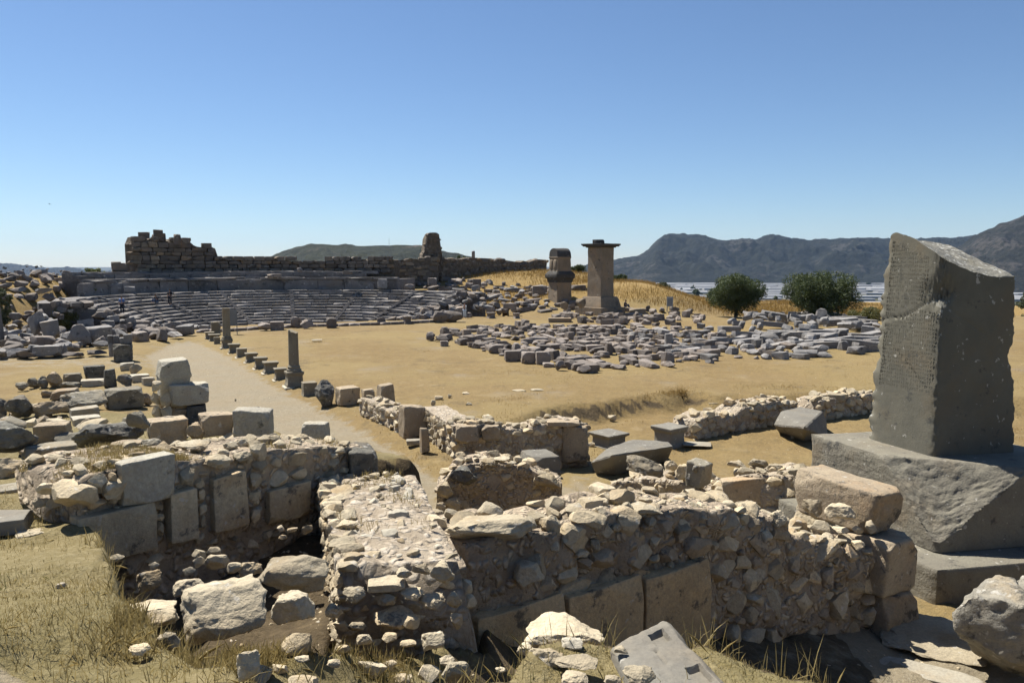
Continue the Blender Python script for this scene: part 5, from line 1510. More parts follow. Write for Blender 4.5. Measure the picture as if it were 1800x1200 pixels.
# left face looks to the pit
def cross_core():
    ln = np.linalg.norm(C1 - C0); td = (C1 - C0) / ln; nl = np.array([-td[1], td[0]])
    if nl[0] > 0: nl = -nl
    N, TW, rows = int(ln / .07), 20, 12
    V = []
    for i_ in range(N + 1):
        u = i_ / N; q = C0 + (C1 - C0) * u
        wdt = 1.12 + .2 * u
        t0 = ztC(u)
        prof = [(0, 2.3 + (t0 - 2.3) * j / rows) for j in range(rows + 1)] + [(wdt * j / TW, t0 - .10 * (j / TW) ** 2) for j in range(1, TW + 1)] + [(wdt + .15 * j, t0 - (t0 - .2) * j / 4) for j in range(1, 5)]
        for (o_, z) in prof:
            p_ = q - nl * o_
            w = .05 * fbm(np.array([u * ln * 3 + o_ * 2.5]), np.array([z * 3 + o_ * 3]), 9, 4)[0]
            V.append((p_[0] + nl[0] * w, p_[1] + nl[1] * w, z + w * (o_ > 0)))
    K = rows + 1 + TW + 4
    F = [(K * i_ + j, K * i_ + j + 1, K * i_ + K + j + 1, K * i_ + K + j) for i_ in range(N) for j in range(K - 1)]
    F.append(tuple(range(K))); F.append(tuple(K * N + j for j in range(K - 1, -1, -1)))
    me = mesh_np('core', V, F); bm = bmesh.new(); bm.from_mesh(me); bmesh.ops.recalc_face_normals(bm, faces=bm.faces); bm.to_mesh(me); bm.free(); shade(me, True)
    o_ = obj('core', me, 'mortar_pale', e_c); o_.location = -e_c.location
    return nl, math.atan2(td[1], td[0])
nlc, anc = cross_core()
face_stones(e_c, C0, C1, nlc, anc, lambda u: ztC(u) + .05, lambda u: 2.5, (.07, .17), 130, ['cream', 'cream_dark'], 15, .05)
top_stones(e_c, C0, C1, nlc, anc, ztC, 1.15, (.06, .17), 46, ['cream', 'cream', 'marble'], 16, o0=.02, lift=-.25)
top_stones(e_c, C0, C1, nlc, anc, ztC, .28, (.16, .30), 16, ['cream', 'cream'], 17, o0=.02, lift=-.1)
for bx, kd, mt, dd in [((635, 947, 822, 1072), 'rockh', 'cream_dark', 7.15), ((755, 983, 803, 1033), 'rockh', 'cream', 6.75), ((646, 1010, 713, 1041), 'slab', 'cream', 6.75), ((694, 995, 727, 1021), 'rockh', 'cream', 6.8), ((724, 987, 757, 1013), 'rockh', 'cream', 6.85),
                       ((655, 1036, 700, 1072), 'rockh', 'cream_dark', 6.7), ((701, 1030, 748, 1061), 'rockh', 'cream_dark', 6.7), ((736, 1040, 785, 1079), 'rockh', 'cream', 6.7), ((784, 1039, 813, 1073), 'rockh', 'cream_dark', 6.75), ((655, 1061, 731, 1113), 'rockh', 'cream_dark', 6.6),
                       ((740, 1108, 783, 1148), 'rockh', 'cream', 6.4), ((604, 936, 663, 980), 'rockh', 'marble', 7.6), ((692, 919, 767, 952), 'slab', 'cream', 8.2), ((735, 890, 790, 935), 'rockh', 'cream', 9.2), ((650, 860, 690, 885), 'rock', 'cream', 10.0), ((655, 848, 690, 872), 'rockh', 'cream', 10.3),
                       ((700, 1075, 740, 1108), 'rock', 'cream_dark', 6.6), ((670, 1110, 700, 1135), 'rock', 'cream_dark', 6.4), ((790, 1075, 815, 1110), 'rock', 'cream_dark', 6.7), ((700, 1120, 735, 1140), 'rock', 'cream_dark', 6.4)]:
    stone('stone', bx, dd, None, kd, mt, parent=e_c, yaw=-12 if bx[0] == 635 else random.uniform(-12, 12), roll=-18 if bx[0] == 635 else 0, i=4 if bx[0] == 635 else None)
# near end core below the stones
endc = core_wall(e_c, ray(600, 1060, 6.95)[:2], ray(822, 1060, 7.3)[:2], lambda u: 3.35, lambda u: 2.4, .9, 'mortar', .07, 8, name='end_core')
face_stones(e_c, endc[0], endc[1], endc[2], endc[3], lambda u: 3.3, lambda u: 2.7, (.06, .16), 40, ['cream_dark', 'cream'], 18, .05)

# --- front wall of the pit: big boulders in a row
fb = [((318, 1006, 476, 1142), 5.0, 'cream', 'huge pale boulder on the near rim of the pit', 2), ((455, 962, 583, 1050), 6.2, 'cream', 'big rounded pitted boulder between the pit and the cross wall', 5), ((193, 1050, 314, 1120), 5.15, 'cream', 'flat topped pale boulder at the left of the huge one', 1),
      ((476, 1033, 557, 1108), 5.75, 'cream', 'pale flat topped stone right of the huge boulder', 3), ((600, 1029, 645, 1068), 6.4, 'cream', 'small squared pale stone at the foot of the cross wall', 6), ((570, 1059, 605, 1093), 6.2, 'cream_dark', 'small brown stone below the squared pale one', 0), ((610, 1088, 645, 1113), 6.2, 'cream_dark', 'earthy stone half buried at the cross wall foot', 7), ((626, 1111, 655, 1138), 6.0, 'cream', 'pale chip in the ditch left of the cross wall', 4),
      ((272, 1108, 318, 1152), 4.6, 'cream_dark', 'rough brown stone below the flat topped boulder', 3), ((228, 1130, 265, 1158), 4.4, 'cream_dark', 'low crumbled stone in the dry grass', 6), ((417, 1142, 459, 1204), 3.75, 'cream', 'upright pale stone at the bottom edge in dry grass', 2), ((518, 1150, 545, 1167), 3.95, 'cream', 'small pale stone in the trodden grass', 1), ((573, 1155, 600, 1176), 3.85, 'cream_dark', 'small round brown stone beside the hollow', 5),
      ((98, 1022, 118, 1035), None, 'marble', 'small white pebble on the grassy terrace', 3), ((30, 928, 78, 944), None, 'cream', 'flat pale stone sunk in the grass beside the slab', 4)]
for bx, dd, mt, lb, i_ in fb:
    stone('boulder' if bx[2] - bx[0] > 60 else 'loose_stone', bx, dd, None if bx[0] != 318 else .5, 'rockh', mt, label=lb, cat='boulder' if bx[2] - bx[0] > 60 else 'stone', i=i_, yaw=random.uniform(-10, 10), tilt=6 if bx[2] - bx[0] > 60 else 3)
PH = world_poly([(-2.1, 4.7), (-1.25, 4.35), (-.5, 4.6), (-.45, 6.3), (-1.0, 6.5), (-1.6, 6.1)], 400, 43)
for k, p in enumerate(thin(PH, .17, 34)):
    s_ = rng.uniform(.06, .2)
    loose('hollow_stone', p, (s_ * 1.3, s_, s_ * .8), 'cream' if k % 2 else 'cream_dark', 'rock', rng.uniform(0, 180), 'small stone in the hollow between the boulders and the cross wall', 'stone', 'stones in the hollow before the cross wall', rng.normal(0, 12), rng.normal(0, 12), sink=.25)
# rubble fallen into the pit
PITL = ['squared pale stone at the left foot of the slab wall in the pit', 'broad pale stone in the pit just behind the huge boulder', 'small round white stone behind the broad pale one in the pit', 'pale stone at the back left of the cluster in the pit', 'long pale stone at the right of the cluster in the pit', 'flat stone capping the cluster in the middle of the pit',
        'brown stone at the left of the cluster in the pit', 'pointed grey stone standing behind the rounded pitted boulder', 'small stone above the squared one in the pit', 'thin pale stone lying under the big brown slab']
for k, bx in enumerate([(243, 1000, 285, 1045), (306, 1010, 362, 1055), (322, 993, 344, 1012), (338, 962, 362, 985), (360, 967, 404, 1005), (362, 958, 388, 975), (340, 975, 362, 998), (418, 982, 462, 1020), (262, 985, 280, 1000), (188, 970, 218, 988), (487, 922, 500, 936), (505, 925, 524, 936), (490, 938, 505, 950), (530, 920, 550, 940), (400, 985, 425, 1010)]):
    stone('pit_stone', bx, [6.9, 6.6, 7.0, 7.6, 7.3, 7.7, 7.4, 7.0, 7.3, 7.2, 8.6, 8.6, 8.4, 8.8, 7.0][k], None, 'rockh' if bx[2] - bx[0] > 35 else 'rock', 'cream', label=PITL[k] if k < 10 else 'small stone in the dark far corner of the pit', cat='stone', group='stones fallen into the pit')

# --- wall D: long rubble wall in shade
mid = (np.array(WD0) + np.array(WD1)) / 2
wd = empty('rubble_wall', (mid[0], mid[1], 1.0), 'long shaded rubble wall with smooth plastered slabs at its foot', 'wall')
ztD = zt_px(WD0, WD1, [(815, 962), (850, 948), (900, 935), (960, 940), (1000, 932), (1050, 912), (1100, 900), (1180, 898), (1300, 900), (1365, 910), (1385, 935), (1420, 955), (1490, 960), (1595, 962)])
zbD = lambda u: float(np.interp(u, [0, .3, .6, 1], [2.2, 1.5, .8, .2]))
dP = core_wall(wd, WD0, WD1, ztD, zbD, 1.0, 'mortar', .09, 13)
AN_D = math.degrees(dP[3])
def on_d(box, kind, mat, dep=.25, pr=.06, nm='stone', **kw):
    d = line_d((box[0] + box[2]) / 2, box[3], WD0, WD1)
    kw.setdefault('yaw', AN_D + math.degrees(math.atan2(((box[0] + box[2]) / 2 - 900) / FPX, 1)))
    return stone(nm, box, d - pr, dep, kind, mat, parent=wd, **kw)
for (pa, pb, ym) in [(826, 984, 1056), (986, 1119, 1022), (1121, 1238, 992)]:
    q0, q1 = [np.array([ray(px, ym, line_d(px, ym, WD0, WD1))[k] for k in (0, 1)]) for px in (pa, pb)]
    zt_ = ray((pa + pb) / 2, ym, line_d((pa + pb) / 2, ym, WD0, WD1))[2]; zb_ = zbD(.25 if pa < 1100 else .45) - .3
    m_ = (q0 + q1) / 2 + dP[2] * .02
    obj('slab', pick('slab', int(pa)), 'plaster', wd, (m_[0], m_[1], (zt_ + zb_) / 2), (0, 0, dP[3]), (np.linalg.norm(q1 - q0), .3, zt_ - zb_))
face_stones(wd, dP[0], dP[1], dP[2], dP[3], ztD, lambda u: max(zbD(u), ztD(u) - (1.05 if u < .5 else 2.2)), (.08, .36), 235, ['cream_dark', 'cream', 'brown_block'], 25, .03, u0=.10, tilt=14)
face_stones(wd, dP[0], dP[1], dP[2], dP[3], ztD, lambda u: max(zbD(u), ztD(u) - (1.2 if u < .5 else 2.2)), (.04, .09), 40, ['cream_dark', 'cream'], 125, .03, u0=.05, tilt=14)
top_stones(wd, dP[0], dP[1], dP[2], dP[3], ztD, .95, (.12, .34), 75, ['cream', 'cream', 'cream_dark'], 26, o0=.0)
for bx, dd in [((940, 900, 990, 950), 0), ((1090, 877, 1170, 912), .05), ((1172, 914, 1218, 942), .12), ((1205, 895, 1258, 925), .1), ((1065, 915, 1095, 940), .1), ((1095, 915, 1120, 935), .1), ((1130, 905, 1155, 930), .1), ((1038, 888, 1070, 916), 0), ((1070, 898, 1105, 920), .05), ((957, 947, 990, 976), .12), ((1000, 960, 1040, 985), .12), ((1035, 945, 1060, 975), .12),
               ((890, 978, 965, 1040), .25), ((1212, 880, 1250, 900), -.3), ((1245, 882, 1290, 905), -.2), ((1290, 878, 1340, 905), -.2), ((1350, 895, 1385, 930), .1), ((1330, 930, 1360, 955), .1)]:
    on_d(bx, 'rockh', 'cream', None, dd)
bigb = stone('boulder', (778, 886, 948, 966), 8.05, .62, 'rockh', 'cream', label='big flat boulder bridging the cross wall and the rubble wall', cat='boulder', i=7, roll=-4)
# squared blocks at the wall's right end
ke = empty('corner_blocks', (6.0, 12.6, .4), 'weathered brown ashlar corner blocks ending the rubble wall beside the pillar', 'wall')
ka = math.atan2(1.42, -.78)
for (cx, cy, z0_, z1_, L_, W_, i_) in [(5.72, 12.9, 1.93, 2.7, 1.75, .78, 1), (6.02, 12.33, 1.02, 1.95, 1.0, .86, 3), (6.06, 12.30, .2, 1.05, 1.05, .9, 5)]:
    obj('block', pick('blockh', i_), 'brown_block', ke, (cx, cy, (z0_ + z1_) / 2), (R(random.uniform(-1, 1)), R(random.uniform(-1, 1)), ka + R(random.uniform(-2, 2))), (L_, W_, z1_ - z0_))
for k, (bx, dd, lb) in enumerate([((1388, 868, 1472, 945), 13.4, 'pale rounded boulder behind the right end of the rubble wall'), ((1448, 880, 1504, 918), 12.1, 'grey rounded stone before the brown corner block'), ((1405, 872, 1452, 912), 12.5, 'split grey stone left of the rounded one'), ((1383, 905, 1420, 940), 12.2, 'pale stone in the heap left of the corner blocks'), ((1422, 910, 1460, 940), 12.0, 'flat pale stone in the heap before the corner blocks'),
                              ((1460, 922, 1492, 940), 11.9, 'small pale stone beside the corner blocks'), ((1518, 913, 1542, 940), 11.9, 'single white cobble on the corner blocks'), ((1395, 940, 1440, 975), 12.0, 'slanting pale stone at the wall corner'), ((1430, 955, 1480, 995), 12.0, 'long pale stone at the broken wall corner'), ((1495, 922, 1518, 938), 12.0, 'little white stone left of the single cobble'),
                              ((1440, 990, 1470, 1015), 11.9, 'small stone wedged in the wall corner'), ((1465, 970, 1495, 1000), 11.9, 'angular stone wedged under the corner block')]):
    stone('heap_rock', bx, dd, None, 'rockh' if bx[2] - bx[0] > 40 else 'rock', 'cream', label=lb, cat='stone', yaw=random.uniform(-30, 30))

# --- wall E and what lies round it
P0, P1 = ray(768, 900, 18.3), ray(988, 915, 18.5)
we = empty('mortar_wall', tuple((P0 + P1) / 2), 'short thick mortared wall in shade with a dark block on its left shoulder', 'wall')
we.location.z = 0
ztE = zt_px(P0, P1, [(766, 858), (782, 846), (795, 826), (830, 812), (880, 814), (915, 822), (935, 830), (965, 845), (990, 850)])
eP = core_wall(we, P0, P1, ztE, lambda u: -.6, 1.0, 'mortar', .10, 33, step=.10)
face_stones(we, eP[0], eP[1], eP[2], eP[3], ztE, lambda u: -.4, (.10, .26), 55, ['cream_dark', 'brown_block'], 35, -.06)
top_stones(we, eP[0], eP[1], eP[2], eP[3], ztE, .95, (.12, .35), 22, ['cream', 'cream_dark'], 36)
for bx, mt in [((790, 815, 842, 858), 'lichen'), ((843, 802, 882, 824), 'cream'), ((867, 800, 898, 812), 'cream'), ((932, 826, 988, 862), 'cream_dark'), ((768, 845, 800, 880), 'cream_dark'), ((780, 870, 812, 900), 'cream_dark'), ((765, 880, 785, 905), 'cream_dark')]:
    stone('stone', bx, 18.0, None, 'rockh', mt, parent=we, yaw=random.uniform(-15, 15))
# handrail
hp = [at(795, 905, -.1), ray(795, 808, at(795, 905, -.1)[1]), ray(872, 799, 21.5), ray(872, 815, 21.5)]
hr = empty('handrail', tuple(hp[0]), 'bent brown metal handrail behind the short mortared wall', 'handrail')
pts = [hp[0], hp[0] + (hp[1] - hp[0]) * .93, hp[1] + (hp[2] - hp[1]) * .05, hp[2]]
v, f = tube([tuple(q) for q in pts[1:]], [.035] * 3, 8); o = obj('rail', mesh_np('rail', v, f), 'rust_metal', hr); o.location = -hr.location
for q in (pts[0], pts[3]):
    top = pts[1] if q is pts[0] else pts[3]
    v, f = tube([(q[0], q[1], -.4), tuple(top)], [.035, .035], 8); o = obj('post', mesh_np('post', v, f), 'rust_metal', hr); o.location = -hr.location
v, f = tube([tuple(pts[1] - np.array([0, 0, .3])), tuple(pts[3] - np.array([0, 0, .3]))], [.02, .02], 6); o = obj('lower_rail', mesh_np('lower_rail', v, f), 'rust_metal', hr); o.location = -hr.location

# --- wall F/G along the path
P0, P1 = at(798, 828, -.25), at(1033, 815, -.42)
wf = empty('path_wall', tuple((P0 + P1) / 2), 'rubble wall with large blocks at its corner beside the path', 'wall')
ztF = zt_px(P0, P1, [(796, 748), (840, 746), (878, 744), (882, 756), (930, 752), (960, 745), (1000, 738), (1034, 745)])
fP = core_wall(wf, P0, P1, ztF, lambda u: -.7, .9, 'mortar_pale', .08, 43, step=.12)
face_stones(wf, fP[0], fP[1], fP[2], fP[3], ztF, lambda u: -.5, (.14, .34), 110, ['cream_dark', 'cream_dark', 'brown_block'], 45, .05, u0=.03)
top_stones(wf, fP[0], fP[1], fP[2], fP[3], ztF, .85, (.15, .45), 26, ['cream', 'cream_dark'], 46)
for bx, kd in [((796, 740, 842, 778), 'blockh'), ((843, 739, 880, 774), 'blockh'), ((985, 738, 1034, 815), 'blockh'), ((958, 733, 1020, 750), 'slab')]:
    stone('block', bx, line_d((bx[0] + bx[2]) / 2, bx[3], P0, P1) - .30, .8, kd, 'brown_block', parent=wf, yaw=4)
PA_, PB_ = at(797, 828, -.25), at(742, 772, .0)
tl_ = (PB_ - PA_)[:2]; nl_ = np.array([-tl_[1], tl_[0]]); nl_ /= np.linalg.norm(nl_)
if nl_[0] > 0: nl_ = -nl_
face_stones(wf, PA_[:2], PB_[:2], nl_, math.atan2(tl_[1], tl_[0]), lambda u: 1.25 - .1 * u, lambda u: -.2, (.14, .32), 70, ['cream', 'cream', 'cream_dark'], 47, .04)
V = []
for q in (PA_, PB_):
    for o_, z in ((0, -.5), (0, 1.2), (.9, 1.2), (.9, -.5)): V.append((q[0] - nl_[0] * o_, q[1] - nl_[1] * o_, z))
o = obj('side_core', rough_mesh('side_core', V, [(0, 1, 5, 4), (1, 2, 6, 5), (2, 3, 7, 6), (3, 0, 4, 7), (0, 3, 2, 1), (4, 5, 6, 7)], 4, .05, 2, 4, 0), 'mortar_pale', wf); o.location = -wf.location
P0, P1 = at(716, 778, .0), at(634, 738, .05)
wg = empty('low_path_wall', tuple((P0 + P1) / 2), 'low sunlit rubble wall along the right of the path', 'wall')
ztG = zt_px(P0, P1, [(718, 735), (700, 728), (665, 712), (640, 700), (632, 700)])
gP = core_wall(wg, P0, P1, ztG, lambda u: -.3, .8, 'mortar_pale', .06, 53, step=.12)
tl_ = (P1 - P0)[:2]; nl_ = np.array([-tl_[1], tl_[0]]); nl_ /= np.linalg.norm(nl_); nl_ = nl_ if nl_[0] < 0 else -nl_
face_stones(wg, P0[:2], P1[:2], nl_, math.atan2(tl_[1], tl_[0]), ztG, lambda u: -.1, (.16, .36), 70, ['cream', 'cream_dark', 'cream'], 54, .05)
top_stones(wg, P0[:2], P1[:2], nl_, math.atan2(tl_[1], tl_[0]), ztG, .7, (.2, .4), 14, ['cream', 'cream_dark'], 55)
for bx, kd, lb in [((699, 706, 752, 772), 'blockh', 'large brown block at the near end of the low path wall'), ((660, 671, 696, 714), 'blockh', 'upright rounded block standing on the low path wall'), ((634, 682, 660, 702), 'block', 'dark small block behind the low path wall'), ((551, 665, 594, 718), 'rockh', 'big rough dark block beside the path after the last pedestal'), ((588, 676, 635, 714), 'blockh', 'weathered hollow block between the rough block and the low wall'),
                   ((737, 750, 756, 797), 'block', 'small rubble pier at the gap in the path wall')]:
    stone('path_stone', bx, None, None, kd, 'lichen' if 'rough dark' in lb else 'brown_block', yaw=20, label=lb, cat='stone block')
stone('marble_step', (714, 766, 741, 787), None, None, 'block', 'marble', label='pale marble step in the gap of the path wall', cat='step', hscale=.5)

# --- fallen pieces and pedestals on the dug floor
for k, (bx, mt, lb) in enumerate([((1042, 760, 1104, 792), 'grey_smooth', 'flat topped grey pedestal behind the long fallen block'), ((1153, 746, 1209, 791), 'grey_smooth', 'grey moulded pedestal standing clear on the dug floor')]):
    p_ = pedestal(bx, lb, k, mat=mt, yaw=38); p_.name = 'floor_pedestal'; p_['group'] = 'pedestals on the dug floor'
stone('marble_paving', (1200, 770, 1250, 790), None, None, 'block', 'marble', label='thin pale paving slab beside the standing grey pedestal', cat='paving slab', hscale=.15)
def wedge(name, lb, tops, bottoms, mat, cat, seed, amp=.03, bev=.04):
    """fallen block: the solid spanned by its top and bottom corners"""
    c_ = [np.array(q) for q in list(tops) + list(bottoms)]
    m_ = sum(c_) / len(c_)
    bm = bmesh.new()
    for q in c_: bm.verts.new(tuple(q - m_))
    h_ = bmesh.ops.convex_hull(bm, input=bm.verts[:])
    bmesh.ops.delete(bm, geom=[g for g in h_['geom_interior'] if isinstance(g, bmesh.types.BMVert)], context='VERTS')
    bmesh.ops.dissolve_limit(bm, angle_limit=R(8), verts=bm.verts[:], edges=bm.edges[:])
    bm.verts.index_update()
    V = [tuple(v.co) for v in bm.verts]; F = [tuple(v.index for v in f.verts) for f in bm.faces]; bm.free()
    me = rough_mesh(name, V, F, 5, amp, 1.6, seed, bev)
    o_ = obj(name, me, mat, None, m_); tag(o_, lb, cat)
    return o_
zf = -.42
wedge('fallen_block', 'long fallen grey block with a broken tapering end on the dug floor', [at(1078, 800, .45), at(1184, 784, .45), at(1176, 776, .45), at(1112, 771, .45), at(1066, 788, .4)], [at(1036, 812, .02), at(1048, 836, -.45), at(1082, 837, -.45), at(1172, 812, -.45), at(1170, 800, -.45), at(1060, 812, -.45)], 'grey_smooth', 'stone block', 3)
o = stone('moulded_block', (905, 784, 991, 846), 19.6, 1.0, 'blockh', 'grey_smooth', yaw=24, label='fallen moulded cornice block tilted beside the mortared wall', cat='stone block', roll=6, i=2)
for q in (-.15, -.38):
    s_ = obj('moulding', pick('blockl', 1), 'grey_smooth', o); s_.location = (0.02, -.5, q); s_.scale = (1.0, .10, .09)
wedge('fallen_capital', 'faceted dark grey block with a broken flat top beside the low rubble wall', [at(1372, 722, .5), at(1408, 714, .5), at(1446, 722, .5), at(1414, 752, .45)], [at(1360, 747, .0), at(1452, 738, .1), at(1370, 762, -.45), at(1412, 777, -.45), at(1456, 770, -.45), at(1448, 750, -.45)], 'grey_smooth', 'stone block', 5, amp=.04)
P0, P1 = at(1223, 774, -.42), at(1402, 738, -.40)
wh = empty('low_rubble_wall', tuple((P0 + P1) / 2), 'low crumbling rubble wall left of the faceted dark block', 'wall')
ztH = zt_px(P0, P1, [(1222, 744), (1245, 732), (1290, 732), (1312, 716), (1340, 710), (1372, 704), (1402, 706)])
hP = core_wall(wh, P0, P1, ztH, lambda u: -.7, 1.2, 'mortar_pale', .10, 63, step=.12)
face_stones(wh, hP[0], hP[1], hP[2], hP[3], ztH, lambda u: -.5, (.15, .36), 80, ['cream_dark', 'cream_dark', 'cream'], 65, .05)
top_stones(wh, hP[0], hP[1], hP[2], hP[3], ztH, 1.1, (.2, .5), 34, ['cream', 'cream_dark'], 66)
P0, P1 = at(1440, 740, -.42), at(1535, 724, -.40)
wi = empty('far_rubble_wall', tuple((P0 + P1) / 2), 'low rubble wall with a pale block, just left of the inscribed pillar', 'wall')
ztI = zt_px(P0, P1, [(1440, 706), (1470, 700), (1500, 696), (1535, 692)])
iP = core_wall(wi, P0, P1, ztI, lambda u: -.7, 1.2, 'mortar_pale', .10, 73, step=.14)
face_stones(wi, iP[0], iP[1], iP[2], iP[3], ztI, lambda u: -.5, (.18, .4), 50, ['cream_dark', 'cream'], 75, .05)
top_stones(wi, iP[0], iP[1], iP[2], iP[3], ztI, 1.1, (.2, .5), 22, ['cream', 'cream_dark'], 76)
stone('block', (1455, 688, 1484, 706), line_d(1470, 706, P0, P1), .9, 'block', 'cream', parent=wi)

# --- cut earth bank of the trench
bk = [(938, 742, 736), (980, 733, 726), (1030, 727, 716), (1080, 728, 709), (1130, 724, 703), (1165, 720, 696), (1198, 716, 690), (1213, 712, 700)]
V = []; n1 = 110; rows_ = 14
for i_ in range(n1 + 1):
    px = np.interp(i_ / n1, np.linspace(0, 1, len(bk)), [q[0] for q in bk]); yb = np.interp(px, [q[0] for q in bk], [q[1] for q in bk]); yt = np.interp(px, [q[0] for q in bk], [q[2] for q in bk])
    B_ = at(px, yb, -.4); d_ = B_[1] + .55; T_ = ray(px, yt, d_)
    for j in range(rows_ + 4):
        t_ = min(j / rows_, 1.0)
        q = B_ * (1 - t_) + T_ * t_
        q = q + np.array([0, .35 * max(0, j - rows_), -.03 * max(0, j - rows_) ** 1.6])
        w_ = (.34 * frac(q[0] * .8, q[2] * 1.2, 1.0, 1.6) + .10 * frac(q[0], q[2], 5, 5)) * math.sin(math.pi * min(1, t_ * .9 + .1))
        V.append(q + np.array([0, -w_ - .12 * math.sin(math.pi * t_ * .8), .05 * frac(q[0], q[1], 2, 3)]))
K = rows_ + 4
me = mesh_np('bank', V, np.array([(K * i_ + j, K * i_ + K + j, K * i_ + K + j + 1, K * i_ + j + 1) for i_ in range(n1) for j in range(K - 1)]))
shade(me, True)
BANK, K_B = [np.array(q) for q in V], K
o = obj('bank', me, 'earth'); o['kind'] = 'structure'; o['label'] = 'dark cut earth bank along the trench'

# --- wall J
P0, P1 = at(1070, 890, -.4), ray(1392, 892, 17.6)
wj = empty('stepped_wall', tuple((P0 + P1) / 2), 'broken rubble wall with boulders and a long facing slab behind the rubble wall', 'wall')
ztJ = zt_px(P0, P1, [(1070, 852), (1100, 845), (1165, 842), (1200, 850), (1240, 866), (1265, 868), (1280, 842), (1340, 832), (1388, 838)])
jP = core_wall(wj, P0, P1, ztJ, lambda u: -.7, 1.3, 'mortar_pale', .09, 83, step=.10)
face_stones(wj, jP[0], jP[1], jP[2], jP[3], ztJ, lambda u: -.5, (.12, .32), 85, ['cream_dark', 'cream', 'cream_dark'], 85, .05)
top_stones(wj, jP[0], jP[1], jP[2], jP[3], ztJ, 1.2, (.14, .4), 34, ['cream', 'cream', 'cream_dark'], 86)
for bx, kd, mt, rl in [((1268, 833, 1389, 886), 'slab', 'brown_block', -9), ((1070, 840, 1150, 868), 'rockh', 'cream', 0), ((1185, 812, 1222, 850), 'rockh', 'cream_dark', 0), ((1166, 806, 1192, 830), 'rockh', 'cream', 0), ((1190, 868, 1270, 892), 'blockh', 'grey', 0), ((1275, 806, 1312, 824), 'rockh', 'cream', 0), ((1314, 802, 1352, 826), 'rockh', 'cream', 0), ((1312, 814, 1342, 842), 'rockh', 'cream', 0), ((1345, 812, 1382, 836), 'rockh', 'cream', 0), ((1150, 845, 1180, 870), 'rock', 'cream', 0)]:
    stone('slab' if kd == 'slab' else 'stone', bx, line_d((bx[0] + bx[2]) / 2, bx[3], P0, P1) - .12 + (.5 if bx[3] < 845 else 0), .4 if kd == 'slab' else None, kd, mt, parent=wj, roll=rl, yaw=8)
stone('boulder', (1098, 797, 1168, 845), 19.2, None, 'rockh', 'grey', label='grey boulder tilted on the broken wall behind the rubble wall', cat='boulder', roll=14, i=1)
bo = stone('boss_block', (1203, 803, 1252, 860), 18.6, .6, 'blockh', 'grey', label='grey carved block with a round boss standing in the broken wall', cat='stone block', yaw=-28, roll=6, i=4)
v, f = lathe([(.5, 0), (.5, .3), (.35, .6), (.12, .7), (.1, .4)], 14)
s_ = obj('boss', mesh_np('boss', v, f), 'grey', bo); s_.location = (.1, -.45, .28); s_.rotation_euler = (R(90), 0, 0); s_.scale = (.3, .3, .25)
for k, bx in enumerate([(1390, 832, 1425, 858), (1415, 838, 1450, 868), (1400, 855, 1440, 880), (1385, 820, 1415, 838), (1425, 822, 1450, 842)]):
    stone('rubble_stone', bx, 17.0, None, 'rock', 'cream', label=['leftmost pale rubble stone beside the pillar base', 'pale rubble stone nearest the pillar base corner', 'lowest pale rubble stone beside the pillar base', 'topmost pale rubble stone beside the facing slab', 'pale rubble stone touching the pillar base edge'][k], cat='stone', group='rubble beside the pillar base')

# --- foreground stones at the viewer's feet
for k, (bx, dd, mt, lb) in enumerate([((914, 1071, 1068, 1160), 4.35, 'cream', 'large pale boulder at the lip of the near slope'), ((925, 1132, 994, 1192), 3.85, 'cream', 'white pointed stone below the large pale boulder'), ((984, 1118, 1027, 1147), 4.05, 'marble', 'smooth white cobble against the large pale boulder'), ((974, 1160, 1052, 1180), 3.75, 'cream', 'long thin stone lying in the dry grass'),
                                      ((984, 1175, 1038, 1212), 3.55, 'cream', 'flat cream stone at the bottom edge of the picture'), ((1058, 1182, 1094, 1212), 3.5, 'cream', 'small cream stone at the bottom edge beside the grey slab'), ((1092, 1168, 1155, 1215), 3.45, 'cream', 'rough cream stone leaning on the grey slab'), ((774, 1152, 834, 1212), 3.75, 'cream', 'pale knobbly boulder at the bottom edge'),
                                      ((1075, 1132, 1105, 1152), 3.9, 'cream', 'thin pale stone at the upper corner of the grey slab'), ((772, 1150, 800, 1175), 3.9, 'cream', 'white stone behind the knobbly boulder'), ((908, 1128, 945, 1160), 4.2, 'cream', 'pale stone at the left foot of the large boulder'), ((870, 1170, 890, 1185), 3.7, 'cream', 'little pale stone in the grass near the bottom edge')]):
    stone('near_stone', bx, dd, None, 'rockh', mt, label=lb, cat='boulder' if bx[2] - bx[0] > 100 else 'stone', i=k, yaw=random.uniform(-15, 15))
# grey slab with two clamp sockets
cTL, cT, cR_, cB = ray(1072, 1134, 4.05), ray(1178, 1077, 4.45), ray(1318, 1225, 3.55), ray(1150, 1250, 3.3)
n = 44; V, F = [], []
nsl = np.cross(cT - cTL, cB - cTL); nsl /= np.linalg.norm(nsl); nsl = nsl if nsl[2] > 0 else -nsl
for i_ in range(n + 1):
    for j in range(n + 1):
        a, b_ = i_ / n, j / n
        p_ = cTL * (1 - a) * (1 - b_) + cT * a * (1 - b_) + cR_ * a * b_ + cB * (1 - a) * b_
        d_ = .012 * frac(*p_, 3) + .005 * frac(*p_, 14)
        if .52 < a < .74 and .13 < b_ < .27: d_ -= .032
        if .62 < a < .80 and .60 < b_ < .78: d_ -= .032
        if .45 < a < .48 and .30 < b_ < .52: d_ -= .012
        ed = min(a, 1 - a, b_, 1 - b_); d_ -= .03 * math.exp(-ed / .02)
        if a > .86: d_ -= .06 * (a - .86) / .14 + .03 * max(0, frac(*p_, 6))
        V.append(p_ + nsl * d_)
N1 = (n + 1) ** 2
